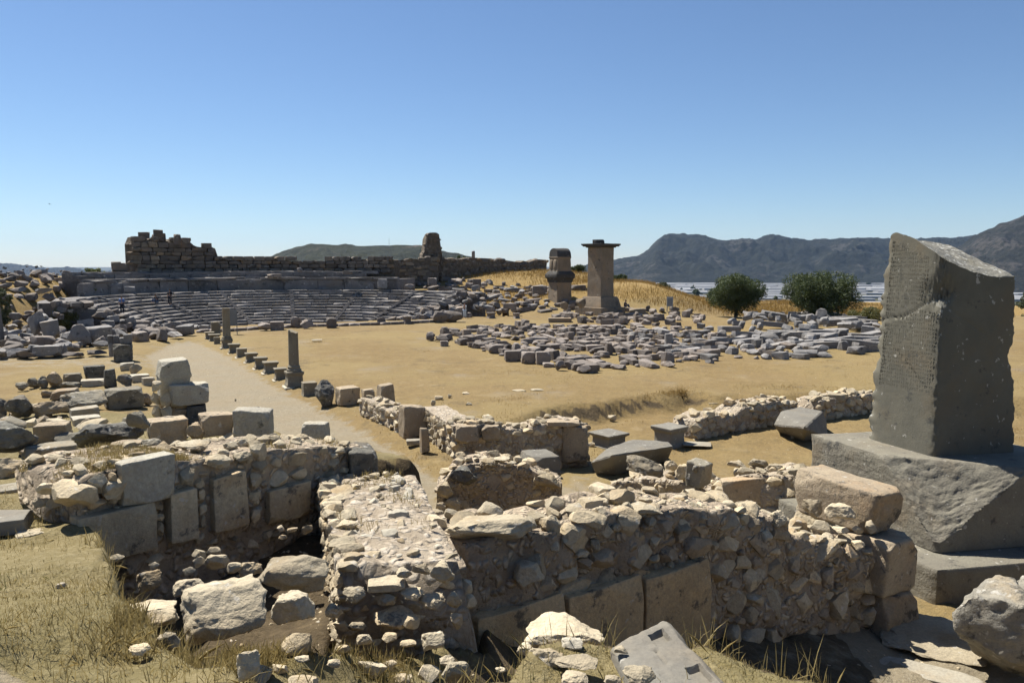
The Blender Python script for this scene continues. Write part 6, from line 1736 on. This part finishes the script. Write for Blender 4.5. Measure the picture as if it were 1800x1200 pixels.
rim = [i_ * (n + 1) for i_ in range(n + 1)] + [n * (n + 1) + j for j in range(1, n + 1)] + [i_ * (n + 1) + n for i_ in range(n - 1, -1, -1)] + [j for j in range(n - 1, 0, -1)]
F = [(i_ * (n + 1) + j, (i_ + 1) * (n + 1) + j, (i_ + 1) * (n + 1) + j + 1, i_ * (n + 1) + j + 1) for i_ in range(n) for j in range(n)]
base0 = len(V)
for k in rim: V.append(V[k] - nsl * .26 + np.array([0, .02, 0]))
F += [(rim[k], rim[(k + 1) % len(rim)], base0 + (k + 1) % len(rim), base0 + k) for k in range(len(rim))]
F.append(tuple(base0 + k for k in range(len(rim))))
mS = np.mean(np.array(V), 0)
me = mesh_np('grey_slab', [q - mS for q in V], F)
bm = bmesh.new(); bm.from_mesh(me); bmesh.ops.recalc_face_normals(bm, faces=bm.faces); bm.to_mesh(me); bm.free(); sharp_by_angle(me, R(35))
o = obj('grey_slab', me, 'grey_smooth', None, mS); tag(o, 'smooth grey slab with two square clamp sockets at the bottom edge', 'stone slab')
for k, (bx, dd, dep, kd, mt, lb, fl) in enumerate([((1678, 1006, 1850, 1212), 10.1, 1.0, 'rockh', 'lichen_pale', 'big weathered grey boulder at the bottom right corner', 1), ((1785, 985, 1900, 1168), 11.0, 1.0, 'rockh', 'lichen_pale', 'second grey boulder cut by the right picture edge', 1),
                                                ((1540, 1085, 1725, 1172), 10.9, 1.5, 'rockh', 'cream', 'broad low pale bedrock slab before the pillar step', .5), ((1545, 1166, 1714, 1215), 10.3, .5, 'blockh', 'marble', 'white marble block with cuttings at the bottom edge', 1), ((1380, 1183, 1475, 1215), 10.2, .6, 'rockh', 'cream', 'low pale rock at the bottom edge left of the marble block', 1), ((1700, 1190, 1760, 1215), 10.3, .5, 'rockh', 'cream', 'warm pale rock at the foot of the big grey boulder', 1)]):
    stone('ground_rock', bx, dd, dep, kd, mt, label=lb, cat='boulder' if k < 2 else 'stone', i=k, hscale=fl)

# --- left quarter: rows of blocks
for k, (bx, dd, kd, mt, lb) in enumerate([
    ((-45, 735, 63, 806), 10.4, 'rockh', 'lichen', 'dark rounded block at the left picture edge, upper of three'), ((-60, 797, 46, 862), 9.4, 'rockh', 'cream', 'pale weathered block at the left picture edge, middle of three'), ((-60, 846, 82, 898), 8.7, 'blockh', 'grey', 'long grey block at the left picture edge, lowest of three'),
    ((-70, 893, 56, 944), 7.3, 'slab', 'grey_smooth', 'smooth dressed grey slab in the grass at the left picture edge'), ((82, 791, 206, 838), 9.7, 'blockh', 'grey', 'long flat grey slab behind the left end of the slab wall'), ((42, 772, 140, 832), 10.6, 'blockh', 'grey', 'lower pale grey slab beside the dark rounded block'),
    ((62, 738, 126, 781), 13.2, 'blockh', 'brown_block', 'brown squared block left of the black lichened boulder'), ((122, 727, 262, 797), 12.2, 'rockh', 'lichen', 'large black lichened boulder with white spots'), ((221, 719, 264, 757), 11.8, 'rockh', 'grey', 'small grey stone resting on the black boulder'), ((258, 728, 331, 785), 12.4, 'blockh', 'brown_block', 'rounded brown block right of the black boulder'),
    ((328, 740, 364, 778), 12.5, 'rockh', 'brown_block', 'small broken brown stone between two larger blocks'), ((350, 720, 413, 768), 12.7, 'blockh', 'brown_block', 'low brown block left of the tall rough block'), ((411, 710, 484, 782), 12.6, 'blockh', 'pale_grey', 'tall rough squared block behind the slab wall'), ((527, 737, 583, 782), 12.4, 'blockh', 'pale_grey', 'grey rounded block alone on the slab wall end'),
    ((125, 712, 174, 742), 15.5, 'slab', 'marble', 'bright white marble slab on the ground behind the black boulder'), ((128, 728, 176, 750), 14.8, 'slab', 'marble', 'second white slab in front of the bright one'), ((248, 768, 288, 800), 11.3, 'rockh', 'grey', 'pointed blue grey stone leaning under the brown block'), ((44, 826, 88, 845), 9.2, 'rockh', 'marble', 'small white stone on the straw beside the long block'),
    ((195, 770, 255, 812), 11.2, 'slab', 'brown_block', 'brown slab under the black lichened boulder'), ((412, 700, 416, 706), 12.9, 'rock', 'cream', 'tiny pale chip on top of the tall rough block'),
    ((12, 692, 66, 738), 19.0, 'rockh', 'lichen', 'grey lichened boulder leftmost in the second row'), ((60, 700, 122, 736), 19.0, 'rockh', 'brown_block', 'long brown boulder in the second row'), ((108, 683, 190, 726), 20.0, 'rockh', 'grey', 'rounded grey boulder in the middle of the second row'), ((184, 677, 252, 720), 20.0, 'blockh', 'grey', 'broad squared boulder at the right of the second row'), ((243, 688, 270, 715), 20.2, 'rockh', 'brown_block', 'small boulder closing the second row'), ((-20, 698, 14, 735), 18.6, 'rockh', 'lichen', 'boulder cut by the left picture edge in the second row'),
    ((90, 680, 142, 704), 23, 'blockh', 'brown_block', 'low brown block behind the second row'), ((105, 668, 145, 684), 25, 'rockh', 'grey', 'pale low stone in the third row'), ((48, 662, 70, 684), 27, 'rockh', 'grey', 'small dark boulder leftmost in the third row'), ((67, 660, 85, 684), 27, 'rockh', 'grey', 'second small boulder of the third row'), ((84, 652, 110, 682), 27, 'rockh', 'brown_block', 'pointed boulder of the third row'), ((112, 654, 144, 676), 28, 'blockh', 'grey', 'squared boulder of the third row'),
    ((145, 664, 187, 680), 26.5, 'blockh', 'marble', 'pale moulded slab lying in the third row'), ((149, 640, 184, 668), 28, 'blockh', 'lichen', 'tall dark pitted block in the third row'), ((183, 646, 205, 682), 27.5, 'blockh', 'lichen', 'narrow upright dark block in the third row'), ((203, 655, 234, 682), 28, 'rockh', 'lichen', 'mossy brown boulder right of the narrow upright block'), ((28, 670, 52, 688), 27, 'rockh', 'grey', 'pale stone at the left end of the third row'), ((72, 684, 96, 700), 24, 'rockh', 'brown_block', 'small stone before the third row'),
    ((212, 636, 236, 652), 39, 'block', 'marble', 'white step block before the post base on the left ground'), ((228, 638, 250, 658), 36, 'rock', 'cream', 'rough pale stone beside the white step block'), ((230, 656, 262, 672), 33, 'slab', 'marble', 'flat pale paving slab left of the stacked pillar'), ((250, 662, 272, 678), 31, 'slab', 'marble', 'second flat paving slab left of the stacked pillar')]):
    stone('ruin_block' if kd in ('blockh', 'block') else ('ruin_slab' if kd == 'slab' else 'ruin_boulder'), bx, dd if dd < 14.5 else None, .38 if k in (1, 2) else None, kd, mt, label=lb, cat={'blockh': 'stone block', 'block': 'stone block', 'slab': 'stone slab'}.get(kd, 'boulder'), i=k, yaw=random.uniform(-16, 16))
PL = world_poly([(-13, 10), (-4.5, 12.5), (-9, 20), (-13, 28), (-20, 34), (-27, 33), (-22, 22)], 900, 41)
for k, p in enumerate(thin(PL, .8, 130)):
    s_ = rng.uniform(.18, .6)
    loose('yard_stone', p, (s_ * rng.uniform(.9, 1.6), s_, s_ * rng.uniform(.5, .9)), ['cream', 'grey', 'brown_block'][k % 3], 'rock' if k % 4 else 'block', rng.uniform(0, 180), 'small loose stone in the straw between the rows of blocks', 'stone', 'loose stones between the rows of blocks', rng.normal(0, 12), rng.normal(0, 12))
# stacked pillars beside the path
D1, D2, D3 = hit(305, 742)[1], hit(333, 746)[1], hit(216, 637)[1]
pe = empty('stacked_pillar', tuple(hit(305, 742)), 'stacked rough limestone blocks forming a square pillar, the farther of two', 'pillar')
stone('block', (274, 625, 337, 669), D1, 1.2, 'blockh', 'pale_grey', parent=pe, i=2, yaw=8)
stone('block', (277, 648, 336, 708), D1, 1.2, 'blockh', 'pale_grey', parent=pe, i=6, yaw=8)
stone('block', (275, 690, 336, 745), D1, 1.2, 'blockh', 'cream_dark', parent=pe, i=4, yaw=8)
for bx in [(268, 668, 284, 690), (266, 688, 282, 712), (268, 710, 286, 738), (282, 690, 300, 715), (284, 712, 302, 740)]:
    stone('stone', bx, D1 - .6, None, 'rock', 'cream', parent=pe)
pe = empty('short_pillar', tuple(hit(333, 744)), 'pale squared block on two stones beside the path, the nearer pillar', 'pillar')
stone('block', (297, 667, 368, 714), D2, 1.0, 'blockh', 'pale_grey', parent=pe, i=0, yaw=6)
stone('stone', (304, 711, 330, 748), D2, .9, 'blockh', 'brown_block', parent=pe, i=3); stone('stone', (328, 706, 364, 748), D2, .9, 'blockh', 'lichen', parent=pe, i=5)
pe = empty('post_base', tuple(hit(216, 636)), 'lichened square post base with broken uprights on the left ground', 'pedestal')
stone('block', (201, 602, 233, 637), D3, 1.0, 'blockh', 'lichen', parent=pe, i=7)
for bx in [(190, 588, 200, 606), (200, 588, 210, 604), (211, 592, 224, 604), (218, 586, 232, 604), (192, 600, 204, 628)]:
    stone('upright', bx, D3 + .6, .6, 'block', 'field_blue', parent=pe)
v, f = tube([(0, 0, 0), (0, 0, .75), (.25, -.3, .5)], [.04, .04, .04], 6)
o = obj('rusty_bracket', mesh_np('rusty_bracket', v, f), 'rust_metal', None, ray(374, 728, 27)); tag(o, 'short rusty metal bracket beside the short pillar', 'bracket')
o.location.z = hz(o.location.x, o.location.y) - .05
# stones along the trench edge and on the open ground
for k, (bx, lb) in enumerate([((763, 694, 779, 704), 'flat white stone lying on the grassy trench edge'), ((757, 702, 766, 714), 'grey stone under the flat white one'), ((818, 706, 830, 713), 'white chip on the grassy slope above the path wall'), ((812, 688, 826, 694), 'flat pale stone on the open ground above the path wall'), ((900, 683, 925, 688), 'row of thin pale stones on the open ground'), ((932, 682, 956, 687), 'long thin pale stone on the open ground'), ((1273, 697, 1287, 708), 'dark boulder on the far trench slope'), ((1245, 705, 1262, 713), 'pale stones on the far trench slope'), ((787, 692, 794, 700), 'small grey stone beside the flat white one'), ((1390, 765, 1396, 772), 'small white cobble before the faceted block'), ((1068, 728, 1084, 742), 'pale stone stuck in the trench bank'), ((1034, 776, 1046, 786), 'pale cobble beside the flat topped pedestal')]):
    stone('ground_stone', bx, None, None, 'rock', 'cream', label=lb, cat='stone')

# ------------------------------------------------------------------ visitors and a bird
def person(name, label, foot, yaw, pose, top, legs, height_=1.72, hair='hair', seated=False):
    e = empty(name, tuple(foot), label, 'person')
    s = height_ / 1.72
    if not seated:
        J = dict(pel=(0, 0, .95), ch=(0, .01, 1.28), nk=(0, .0, 1.47), hd=(0, -.02, 1.60), tp=(0, -.01, 1.70),
                 ls=(-.19, 0, 1.42), le=(-.25, -.02, 1.14), lw=(-.22, -.16, .92), lh=(-.21, -.22, .84), rs=(.19, 0, 1.42), re=(.25, .0, 1.14), rw=(.22, -.16, .94), rh=(.21, -.22, .86),
                 lk=(-.10, -.03, .50), la=(-.11, .02, .09), lt=(-.12, -.13, .04), rk=(.10, -.02, .50), ra=(.12, .02, .09), rt=(.13, -.13, .04), lp=(-.09, 0, .90), rp=(.09, 0, .90))
        J.update(pose)
    else:
        J = dict(pel=(0, .05, .14), ch=(0, .04, .46), nk=(0, -.02, .66), hd=(0, -.07, .79), tp=(0, -.06, .89),
                 ls=(-.19, .0, .60), le=(-.26, -.14, .38), lw=(-.12, -.34, .36), lh=(-.06, -.40, .36), rs=(.19, 0, .60), re=(.26, -.14, .38), rw=(.12, -.34, .36), rh=(.06, -.40, .36),
                 lk=(-.13, -.40, .40), la=(-.12, -.52, .02), lt=(-.12, -.66, -.02), rk=(.13, -.40, .40), ra=(.12, -.52, .02), rt=(.12, -.66, -.02), lp=(-.10, -.02, .13), rp=(.10, -.02, .13))
        J.update(pose)
    rad_ = dict(pel=.15, ch=.16, nk=.06, hd=.095, tp=.075, ls=.075, le=.05, lw=.035, lh=.04, rs=.075, re=.05, rw=.035, rh=.04, lk=.065, la=.045, lt=.04, rk=.065, ra=.045, rt=.04, lp=.10, rp=.10)
    E = [('pel', 'ch'), ('ch', 'nk'), ('nk', 'hd'), ('hd', 'tp'), ('ch', 'ls'), ('ls', 'le'), ('le', 'lw'), ('lw', 'lh'), ('ch', 'rs'), ('rs', 're'), ('re', 'rw'), ('rw', 'rh'), ('pel', 'lp'), ('lp', 'lk'), ('lk', 'la'), ('la', 'lt'), ('pel', 'rp'), ('rp', 'rk'), ('rk', 'ra'), ('ra', 'rt')]
    def skin(nm, keys, grow, mat, root):
        ks = [k for k in J if k in keys]
        me = bpy.data.meshes.new(nm)
        me.from_pydata([tuple(np.array(J[k]) * s) for k in ks], [(ks.index(a), ks.index(b_)) for a, b_ in E if a in ks and b_ in ks], [])
        o_ = bpy.data.objects.new(nm, me); col.objects.link(o_)
        m_ = o_.modifiers.new('skin', 'SKIN')
        if not me.skin_vertices: me.attributes  # created with the modifier below
        if len(me.skin_vertices) == 0:
            bm = bmesh.new(); bm.from_mesh(me); bm.verts.layers.skin.verify(); bm.to_mesh(me); bm.free()
        for k, sv in zip(ks, me.skin_vertices[0].data):
            r_ = (rad_[k] + grow) * s; sv.radius = (r_, r_); sv.use_root = (k == root)
        sub = o_.modifiers.new('sub', 'SUBSURF'); sub.levels = 1; sub.render_levels = 1
        dg = bpy.context.evaluated_depsgraph_get()
        m2 = bpy.data.meshes.new_from_object(o_.evaluated_get(dg))
        bpy.data.objects.remove(o_)
        m2.materials.clear(); m2.materials.append(None); shade(m2, True)
        q = obj(nm, m2, mat, e, foot); q.rotation_euler = (0, 0, R(yaw)); q.location = (0, 0, 0)
        return q
    skin('body', set(J), 0, 'skin', 'pel')
    skin('shirt', {'pel', 'ch', 'ls', 'rs', 'le', 're'}, .018, top, 'pel')
    skin('trousers', {'pel', 'lp', 'rp', 'lk', 'rk', 'la', 'ra'}, .02, legs, 'pel')
    h_ = np.array(J['tp']) * s
    v, f = ICO[2]
    v = v * np.array([.095, .11, .085]) * s
    hh = obj('hair', mesh_np('hair', v, f), hair, e, foot); hh.rotation_euler = (0, 0, R(yaw)); shade(hh.data, True)
    a = R(yaw); hh.location = (h_[0] * math.cos(a) - (h_[1] + .02) * math.sin(a), h_[0] * math.sin(a) + (h_[1] + .02) * math.cos(a), h_[2] + .0)
    return e
def seat_z(x, y):
    r_ = math.hypot(x - TH_C[0], y - TH_C[1])
    k = math.floor((r_ - R0) / TREAD)
    return Z0 + RISE * min(max(k, 0), NROW - 1) + .02
def foot_on_seats(px, d):
    p_ = ray(px, 530, d); return (p_[0], p_[1], seat_z(p_[0], p_[1]))
person('person', 'person in a blue shirt and dark trousers standing on the theatre seats', foot_on_seats(214, 77), 20, {}, 'cloth_blue', 'cloth_dark')
person('person', 'person in dark clothes standing on the walkway below the tall theatre wall', foot_on_seats(299, 88.5), 0, {'lk': (-.12, -.12, .5), 'la': (-.13, .05, .12)}, 'cloth_dark', 'cloth_dark')
fp = foot_on_seats(275, 86.5); person('person', 'person in dark clothes sitting bent forward at the theatre walkway', (fp[0], fp[1], fp[2] + .35), -20, {'hd': (0, -.16, .76), 'tp': (0, -.18, .86)}, 'cloth_dark', 'cloth_denim', seated=True)
fp = hit(817, 559); person('person', 'person in pale blue clothes standing with arms raised before the theatre', tuple(fp), -30, {'le': (-.30, -.2, 1.36), 'lw': (-.12, -.36, 1.46), 'lh': (-.06, -.42, 1.48), 're': (.30, -.2, 1.36), 'rw': (.12, -.36, 1.46), 'rh': (.06, -.42, 1.48)}, 'cloth_pale', 'cloth_pale')
fp = hit(1099, 541); person('person', 'person in dark clothes sitting on the ground beside the tall tomb', (fp[0], fp[1], fp[2] + .05), 60, {}, 'cloth_dark', 'cloth_denim', seated=True)
bp = ray(88, 359, 60); k = mpp(bp)
V = [(0, -.16, 0), (.05, 0, .02), (0, .2, 0), (-.05, 0, .02), (0, 0, -.05), (.20, .02, .09), (.38, .08, .03), (-.20, .02, .09), (-.38, .08, .03), (.19, .10, .085), (-.19, .10, .085), (.06, .28, 0), (-.06, .28, 0)]
F = [(0, 1, 3), (1, 2, 3), (0, 4, 1), (0, 3, 4), (1, 4, 2), (3, 2, 4), (1, 5, 9, 2), (5, 6, 9), (3, 2, 10, 7), (7, 10, 8), (2, 11, 12)]
o = obj('bird', mesh_np('bird', V, F), 'feather', None, bp, (0, R(12), R(70)), (.5, .5, .5)); tag(o, 'small dark bird flying in the sky above the left mound', 'bird')

# ------------------------------------------------------------------ grass and pebbles (nobody could count them)
def blades(name, P, hgt, wid, mat, seed, lean=.6, label=None):
    r2 = np.random.default_rng(seed); n = len(P)
    if np.ndim(hgt) == 0: hgt = np.full(n, hgt)
    hgt = hgt * r2.uniform(.5, 1.3, n)
    az = r2.uniform(0, 2 * np.pi, n); ln = np.abs(r2.normal(0, lean, n))
    dx, dy = np.cos(az), np.sin(az)
    tip = P + np.stack([dx * np.sin(ln) * hgt, dy * np.sin(ln) * hgt, np.cos(ln) * hgt], 1)
    midp = P * .5 + tip * .5 + np.stack([0 * dx, 0 * dy, hgt * .10], 1)
    w = wid * r2.uniform(.6, 1.3, n)
    az2 = r2.uniform(0, 2 * np.pi, n)
    sx, sy = np.cos(az2) * w, np.sin(az2) * w
    S = np.stack([sx, sy, 0 * sx], 1)
    V = np.stack([P - S, P + S, midp + S * .7, tip, midp - S * .7], 1).reshape(-1, 3)
    b0 = np.arange(n) * 5
    me = bpy.data.meshes.new(name)
    me.vertices.add(len(V)); me.vertices.foreach_set('co', V.astype(np.float32).ravel())
    q = np.stack([b0, b0 + 1, b0 + 2, b0 + 3, b0 + 4], 1)
    me.loops.add(n * 5); me.loops.foreach_set('vertex_index', q.astype(np.int32).ravel())
    me.polygons.add(n); me.polygons.foreach_set('loop_start', np.arange(0, 5 * n, 5, dtype=np.int32))
    me.update(calc_edges=True); me.materials.append(None)
    o_ = obj(name, me, mat); tag(o_, label, None, None, 'stuff')
    return o_
def scatter(poly, n, seed, dens=None):
    r2 = np.random.default_rng(seed)
    xs, ys = [p[0] for p in poly], [p[1] for p in poly]
    x, y = r2.uniform(min(xs), max(xs), n), r2.uniform(min(ys), max(ys), n)
    k = sdist(x, y, poly) > 0
    x, y = x[k], y[k]
    if dens is not None:
        k = r2.random(len(x)) < dens(x, y); x, y = x[k], y[k]
    return np.stack([x, y, height(x, y) - .01], 1)
NEAR = [(-7.5, 2.2), (3.6, 2.2), (2.6, 3.4), (1.2, 4.4), (-.5, 4.1), (-1.4, 4.6), (-2.2, 5.2), (-3.0, 6.4), (-4.2, 8.3), (-9, 10)]
NP = [(-8, -5), (-1.9, -5), (-1.6, 3.2), (-2.1, 3.75), (-3.0, 4.15), (-9, 6.0)]
ok = lambda x, y: np.clip(.35 + 1.1 * fbm(x * 1.1, y * 1.1, 71, 3), .08, 1) * (sdist(x, y, NP) < 0)
P = scatter(NEAR, 340000, 1, ok); blades('dry_grass', P, .034, .0024, 'straw', 1, .95, 'short matted dry straw on the ground at the viewpoint')
P = scatter(NEAR, 60000, 2, lambda x, y: np.clip(-.1 + 1.5 * fbm(x * 1.4, y * 1.4, 72, 3), 0, 1) * (sdist(x, y, NP) < 0)); blades('long_dry_grass', P, .10, .003, 'straw', 2, .75, 'longer tufts of dry yellow grass at the viewpoint')
P = scatter(NEAR, 26000, 3, lambda x, y: np.clip(-.25 + 1.3 * fbm(x * .9 + 4, y * .9, 73, 3), 0, 1) * (sdist(x, y, NP) < 0)); blades('green_grass', P, .08, .003, 'straw_green', 3, .8, 'dull green tufts in the dry grass at the viewpoint')
EDGE = POLY_VIEW[4:15]
eg = []
r2 = np.random.default_rng(5)
for a, b_ in zip(EDGE[:-1], EDGE[1:]):
    L = math.hypot(b_[0] - a[0], b_[1] - a[1]); m_ = int(L * 650)
    t_ = r2.random(m_)
    eg.append(np.stack([a[0] + (b_[0] - a[0]) * t_ + r2.normal(0, .09, m_), a[1] + (b_[1] - a[1]) * t_ + r2.normal(0, .09, m_)], 1))
eg = np.vstack(eg); P = np.stack([eg[:, 0], eg[:, 1], height(eg[:, 0], eg[:, 1])], 1)
blades('rim_grass', P, .20, .003, 'straw', 6, .7, 'long dry grass hanging over the rim of the pit and ditch')
P = scatter([(-2.6, 4.3), (-1.2, 3.9), (0, 4.2), (-.3, 6.6), (-1.5, 6.3), (-2.6, 5.6)], 40000, 27, lambda x, y: np.clip(.35 + fbm(x * 1.5, y * 1.5, 74, 3), 0, 1)); blades('hollow_grass', P, .13, .003, 'straw', 27, .8, 'tangled dry grass between the boulders before the pit')
P = scatter(POLY_DITCH, 12000, 7, lambda x, y: np.clip(.1 + fbm(x, y, 74, 3), 0, 1) * (x < 5.5) * (y > 4.9)); blades('ditch_grass', P, .2, .002, 'straw_green', 7, .5, 'thin stalks of grass in the shaded ditch')
P = scatter([(-14, 8.5), (-2.5, 11.8), (-4, 15), (-12, 28), (-22, 34), (-26, 24)], 90000, 8, lambda x, y: np.clip(-.05 + 1.2 * fbm(x * .6, y * .6, 75, 3), 0, 1)); blades('yard_grass', P, .10, .006, 'straw', 8, .8, 'dry grass between the rows of blocks on the left')
P = scatter([(-1.6, 15), (-2.2, 24), (-9, 38), (-10.5, 39), (-4, 24), (-3.5, 15)], 22000, 9, lambda x, y: np.clip(.15 + 1.2 * fbm(x * .7, y * .7, 76, 3), 0, 1)); blades('path_grass', P, .05, .006, 'straw_gold', 9, .9, 'dry golden grass along the right edge of the path')
P = scatter([(-4, 22), (-6, 32), (2, 36), (14, 40), (28, 38), (26, 26), (14, 26), (6, 27)], 60000, 10, lambda x, y: np.clip(-.1 + 1.1 * fbm(x * .5, y * .5, 77, 3), 0, 1)); blades('slope_grass', P, .09, .008, 'straw_gold', 10, .8, 'dry golden grass on the trench slopes')
P = scatter([(-16, 104), (-4, 100), (8, 103), (20, 96), (34, 92), (60, 92), (75, 120), (40, 150), (-20, 150)], 120000, 11, lambda x, y: np.clip(.35 + .9 * fbm(x * .12, y * .12, 78, 3), .05, 1)); blades('golden_grass', P, .50, .025, 'straw_gold', 11, .45, 'tall golden dry grass on the slope behind the tombs')
P = scatter(POLY_LMOUND, 40000, 12, lambda x, y: np.clip(.3 + .9 * fbm(x * .15, y * .15, 79, 3), 0, 1)); blades('mound_grass', P, .35, .02, 'straw', 12, .5, 'dry grass on the rubble mound left of the theatre')
P = scatter([(-6, 30), (-14, 50), (-22, 70), (10, 84), (40, 70), (34, 36), (12, 33)], 150000, 14, lambda x, y: np.clip(-.28 + 1.25 * fbm(x * .35, y * .35, 86, 4), 0, 1)); blades('ground_straw', P, .05, .012, 'straw_gold', 14, .9, 'thin dry straw in patches over the open ground')
bkp = []
for i_ in range(1, n1):
    for j in (rows_ - 3, rows_ - 1, rows_, rows_ + 1): bkp.append(BANK[K_B * i_ + j])
bkp = np.repeat(np.array(bkp), 16, 0) + r2.normal(0, .10, (len(bkp) * 16, 3)); blades('bank_grass', bkp, .16, .008, 'straw_gold', 15, .9, 'dry grass hanging over the cut earth bank')
# tufts on wall tops
tp = []
for (P0, P1, nr2, zt, th_, n, off) in ((aP[0], aP[0] + (aP[1] - aP[0]) * .33, aP[2], lambda u: ztA(u * .33), 1.2, 9000, 0), (aP[0], aP[1], aP[2], ztA, 1.2, 5200, 0), (C0, C1, nlc, ztC, 1.1, 2600, 0), (dP[0], dP[1], dP[2], ztD, .9, 3200, 0)):
    u, o_ = r2.random(n), r2.uniform(.05, th_, n)
    q = P0[None] + (P1 - P0)[None] * u[:, None] - nr2[None] * o_[:, None]
    k = r2.random(n) < np.clip(-.05 + 1.6 * fbm(q[:, 0] * 1.6, q[:, 1] * 1.6, 81, 3), 0, 1)
    z = np.array([zt(a) for a in u])
    tp.append(np.column_stack([q, z - .02])[k])
P = np.vstack(tp); blades('wall_grass', P, .09, .003, 'straw', 13, .7, 'tufts of dry grass on the tops of the near walls')

def pebbles(name, P, size, mat, seed, label):
    r2 = np.random.default_rng(seed); n = len(P)
    base = np.array([(1, 0, 0), (-1, 0, 0), (0, 1, 0), (0, -1, 0), (0, 0, 1), (0, 0, -1)], float)
    fc = np.array([(0, 2, 4), (2, 1, 4), (1, 3, 4), (3, 0, 4), (2, 0, 5), (1, 2, 5), (3, 1, 5), (0, 3, 5)])
    s = size * r2.uniform(.4, 1.0, n) ** 1.5 * 1.6
    V = base[None] * (s[:, None, None] * r2.uniform(.5, 1.2, (n, 6, 1))) + r2.normal(0, .15, (n, 6, 3)) * s[:, None, None]
    V[..., 2] *= .6
    a = r2.uniform(0, 6.28, n); c_, d_ = np.cos(a)[:, None], np.sin(a)[:, None]
    X = V[..., 0] * c_ - V[..., 1] * d_; Y = V[..., 0] * d_ + V[..., 1] * c_
    V = np.stack([X, Y, V[..., 2]], -1) + P[:, None]
    F = (fc[None] + (np.arange(n) * 6)[:, None, None]).reshape(-1, 3)
    o_ = obj(name, mesh_np(name, V.reshape(-1, 3), F), mat); tag(o_, label, None, None, 'stuff')
P = scatter(NEAR, 2600, 21, lambda x, y: np.clip(.2 + fbm(x, y, 82, 3) + .6 * (sdist(x, y, NP) > 0), 0, 1)); pebbles('pebbles', P, .016, 'cream', 21, 'small pale pebbles on the ground at the viewpoint')
P = scatter([(-1.8, 14), (-10, 28), (-28, 60), (-22, 62), (-8, 38), (-1.5, 22)], 9000, 22, lambda x, y: np.clip(.3 + fbm(x * .5, y * .5, 83, 3), 0, 1)); pebbles('path_gravel', P, .028, 'cream', 22, 'loose gravel on the pale path')
P = scatter([(0, 14), (-1, 24), (10, 30), (26, 32), (22, 16), (8, 20)], 6000, 23, lambda x, y: np.clip(.2 + fbm(x * .5, y * .5, 84, 3), 0, 1)); pebbles('floor_gravel', P, .03, 'cream', 23, 'loose stones on the dug floor')
P = scatter([(-4, 26), (-10, 50), (-6, 75), (30, 60), (34, 36), (10, 33)], 5000, 24, lambda x, y: np.clip(.05 + fbm(x * .3, y * .3, 85, 3), 0, 1)); pebbles('ground_gravel', P, .035, 'cream', 24, 'scattered small stones on the open ground')
P = scatter(POLY_DITCH, 1500, 25, lambda x, y: .6 + 0 * x); pebbles('ditch_gravel', P, .035, 'cream_dark', 25, 'crumbled stones in the ditch')
P = scatter(POLY_PIT, 700, 26); pebbles('pit_gravel', P, .03, 'cream_dark', 26, 'crumbled stones on the floor of the pit')
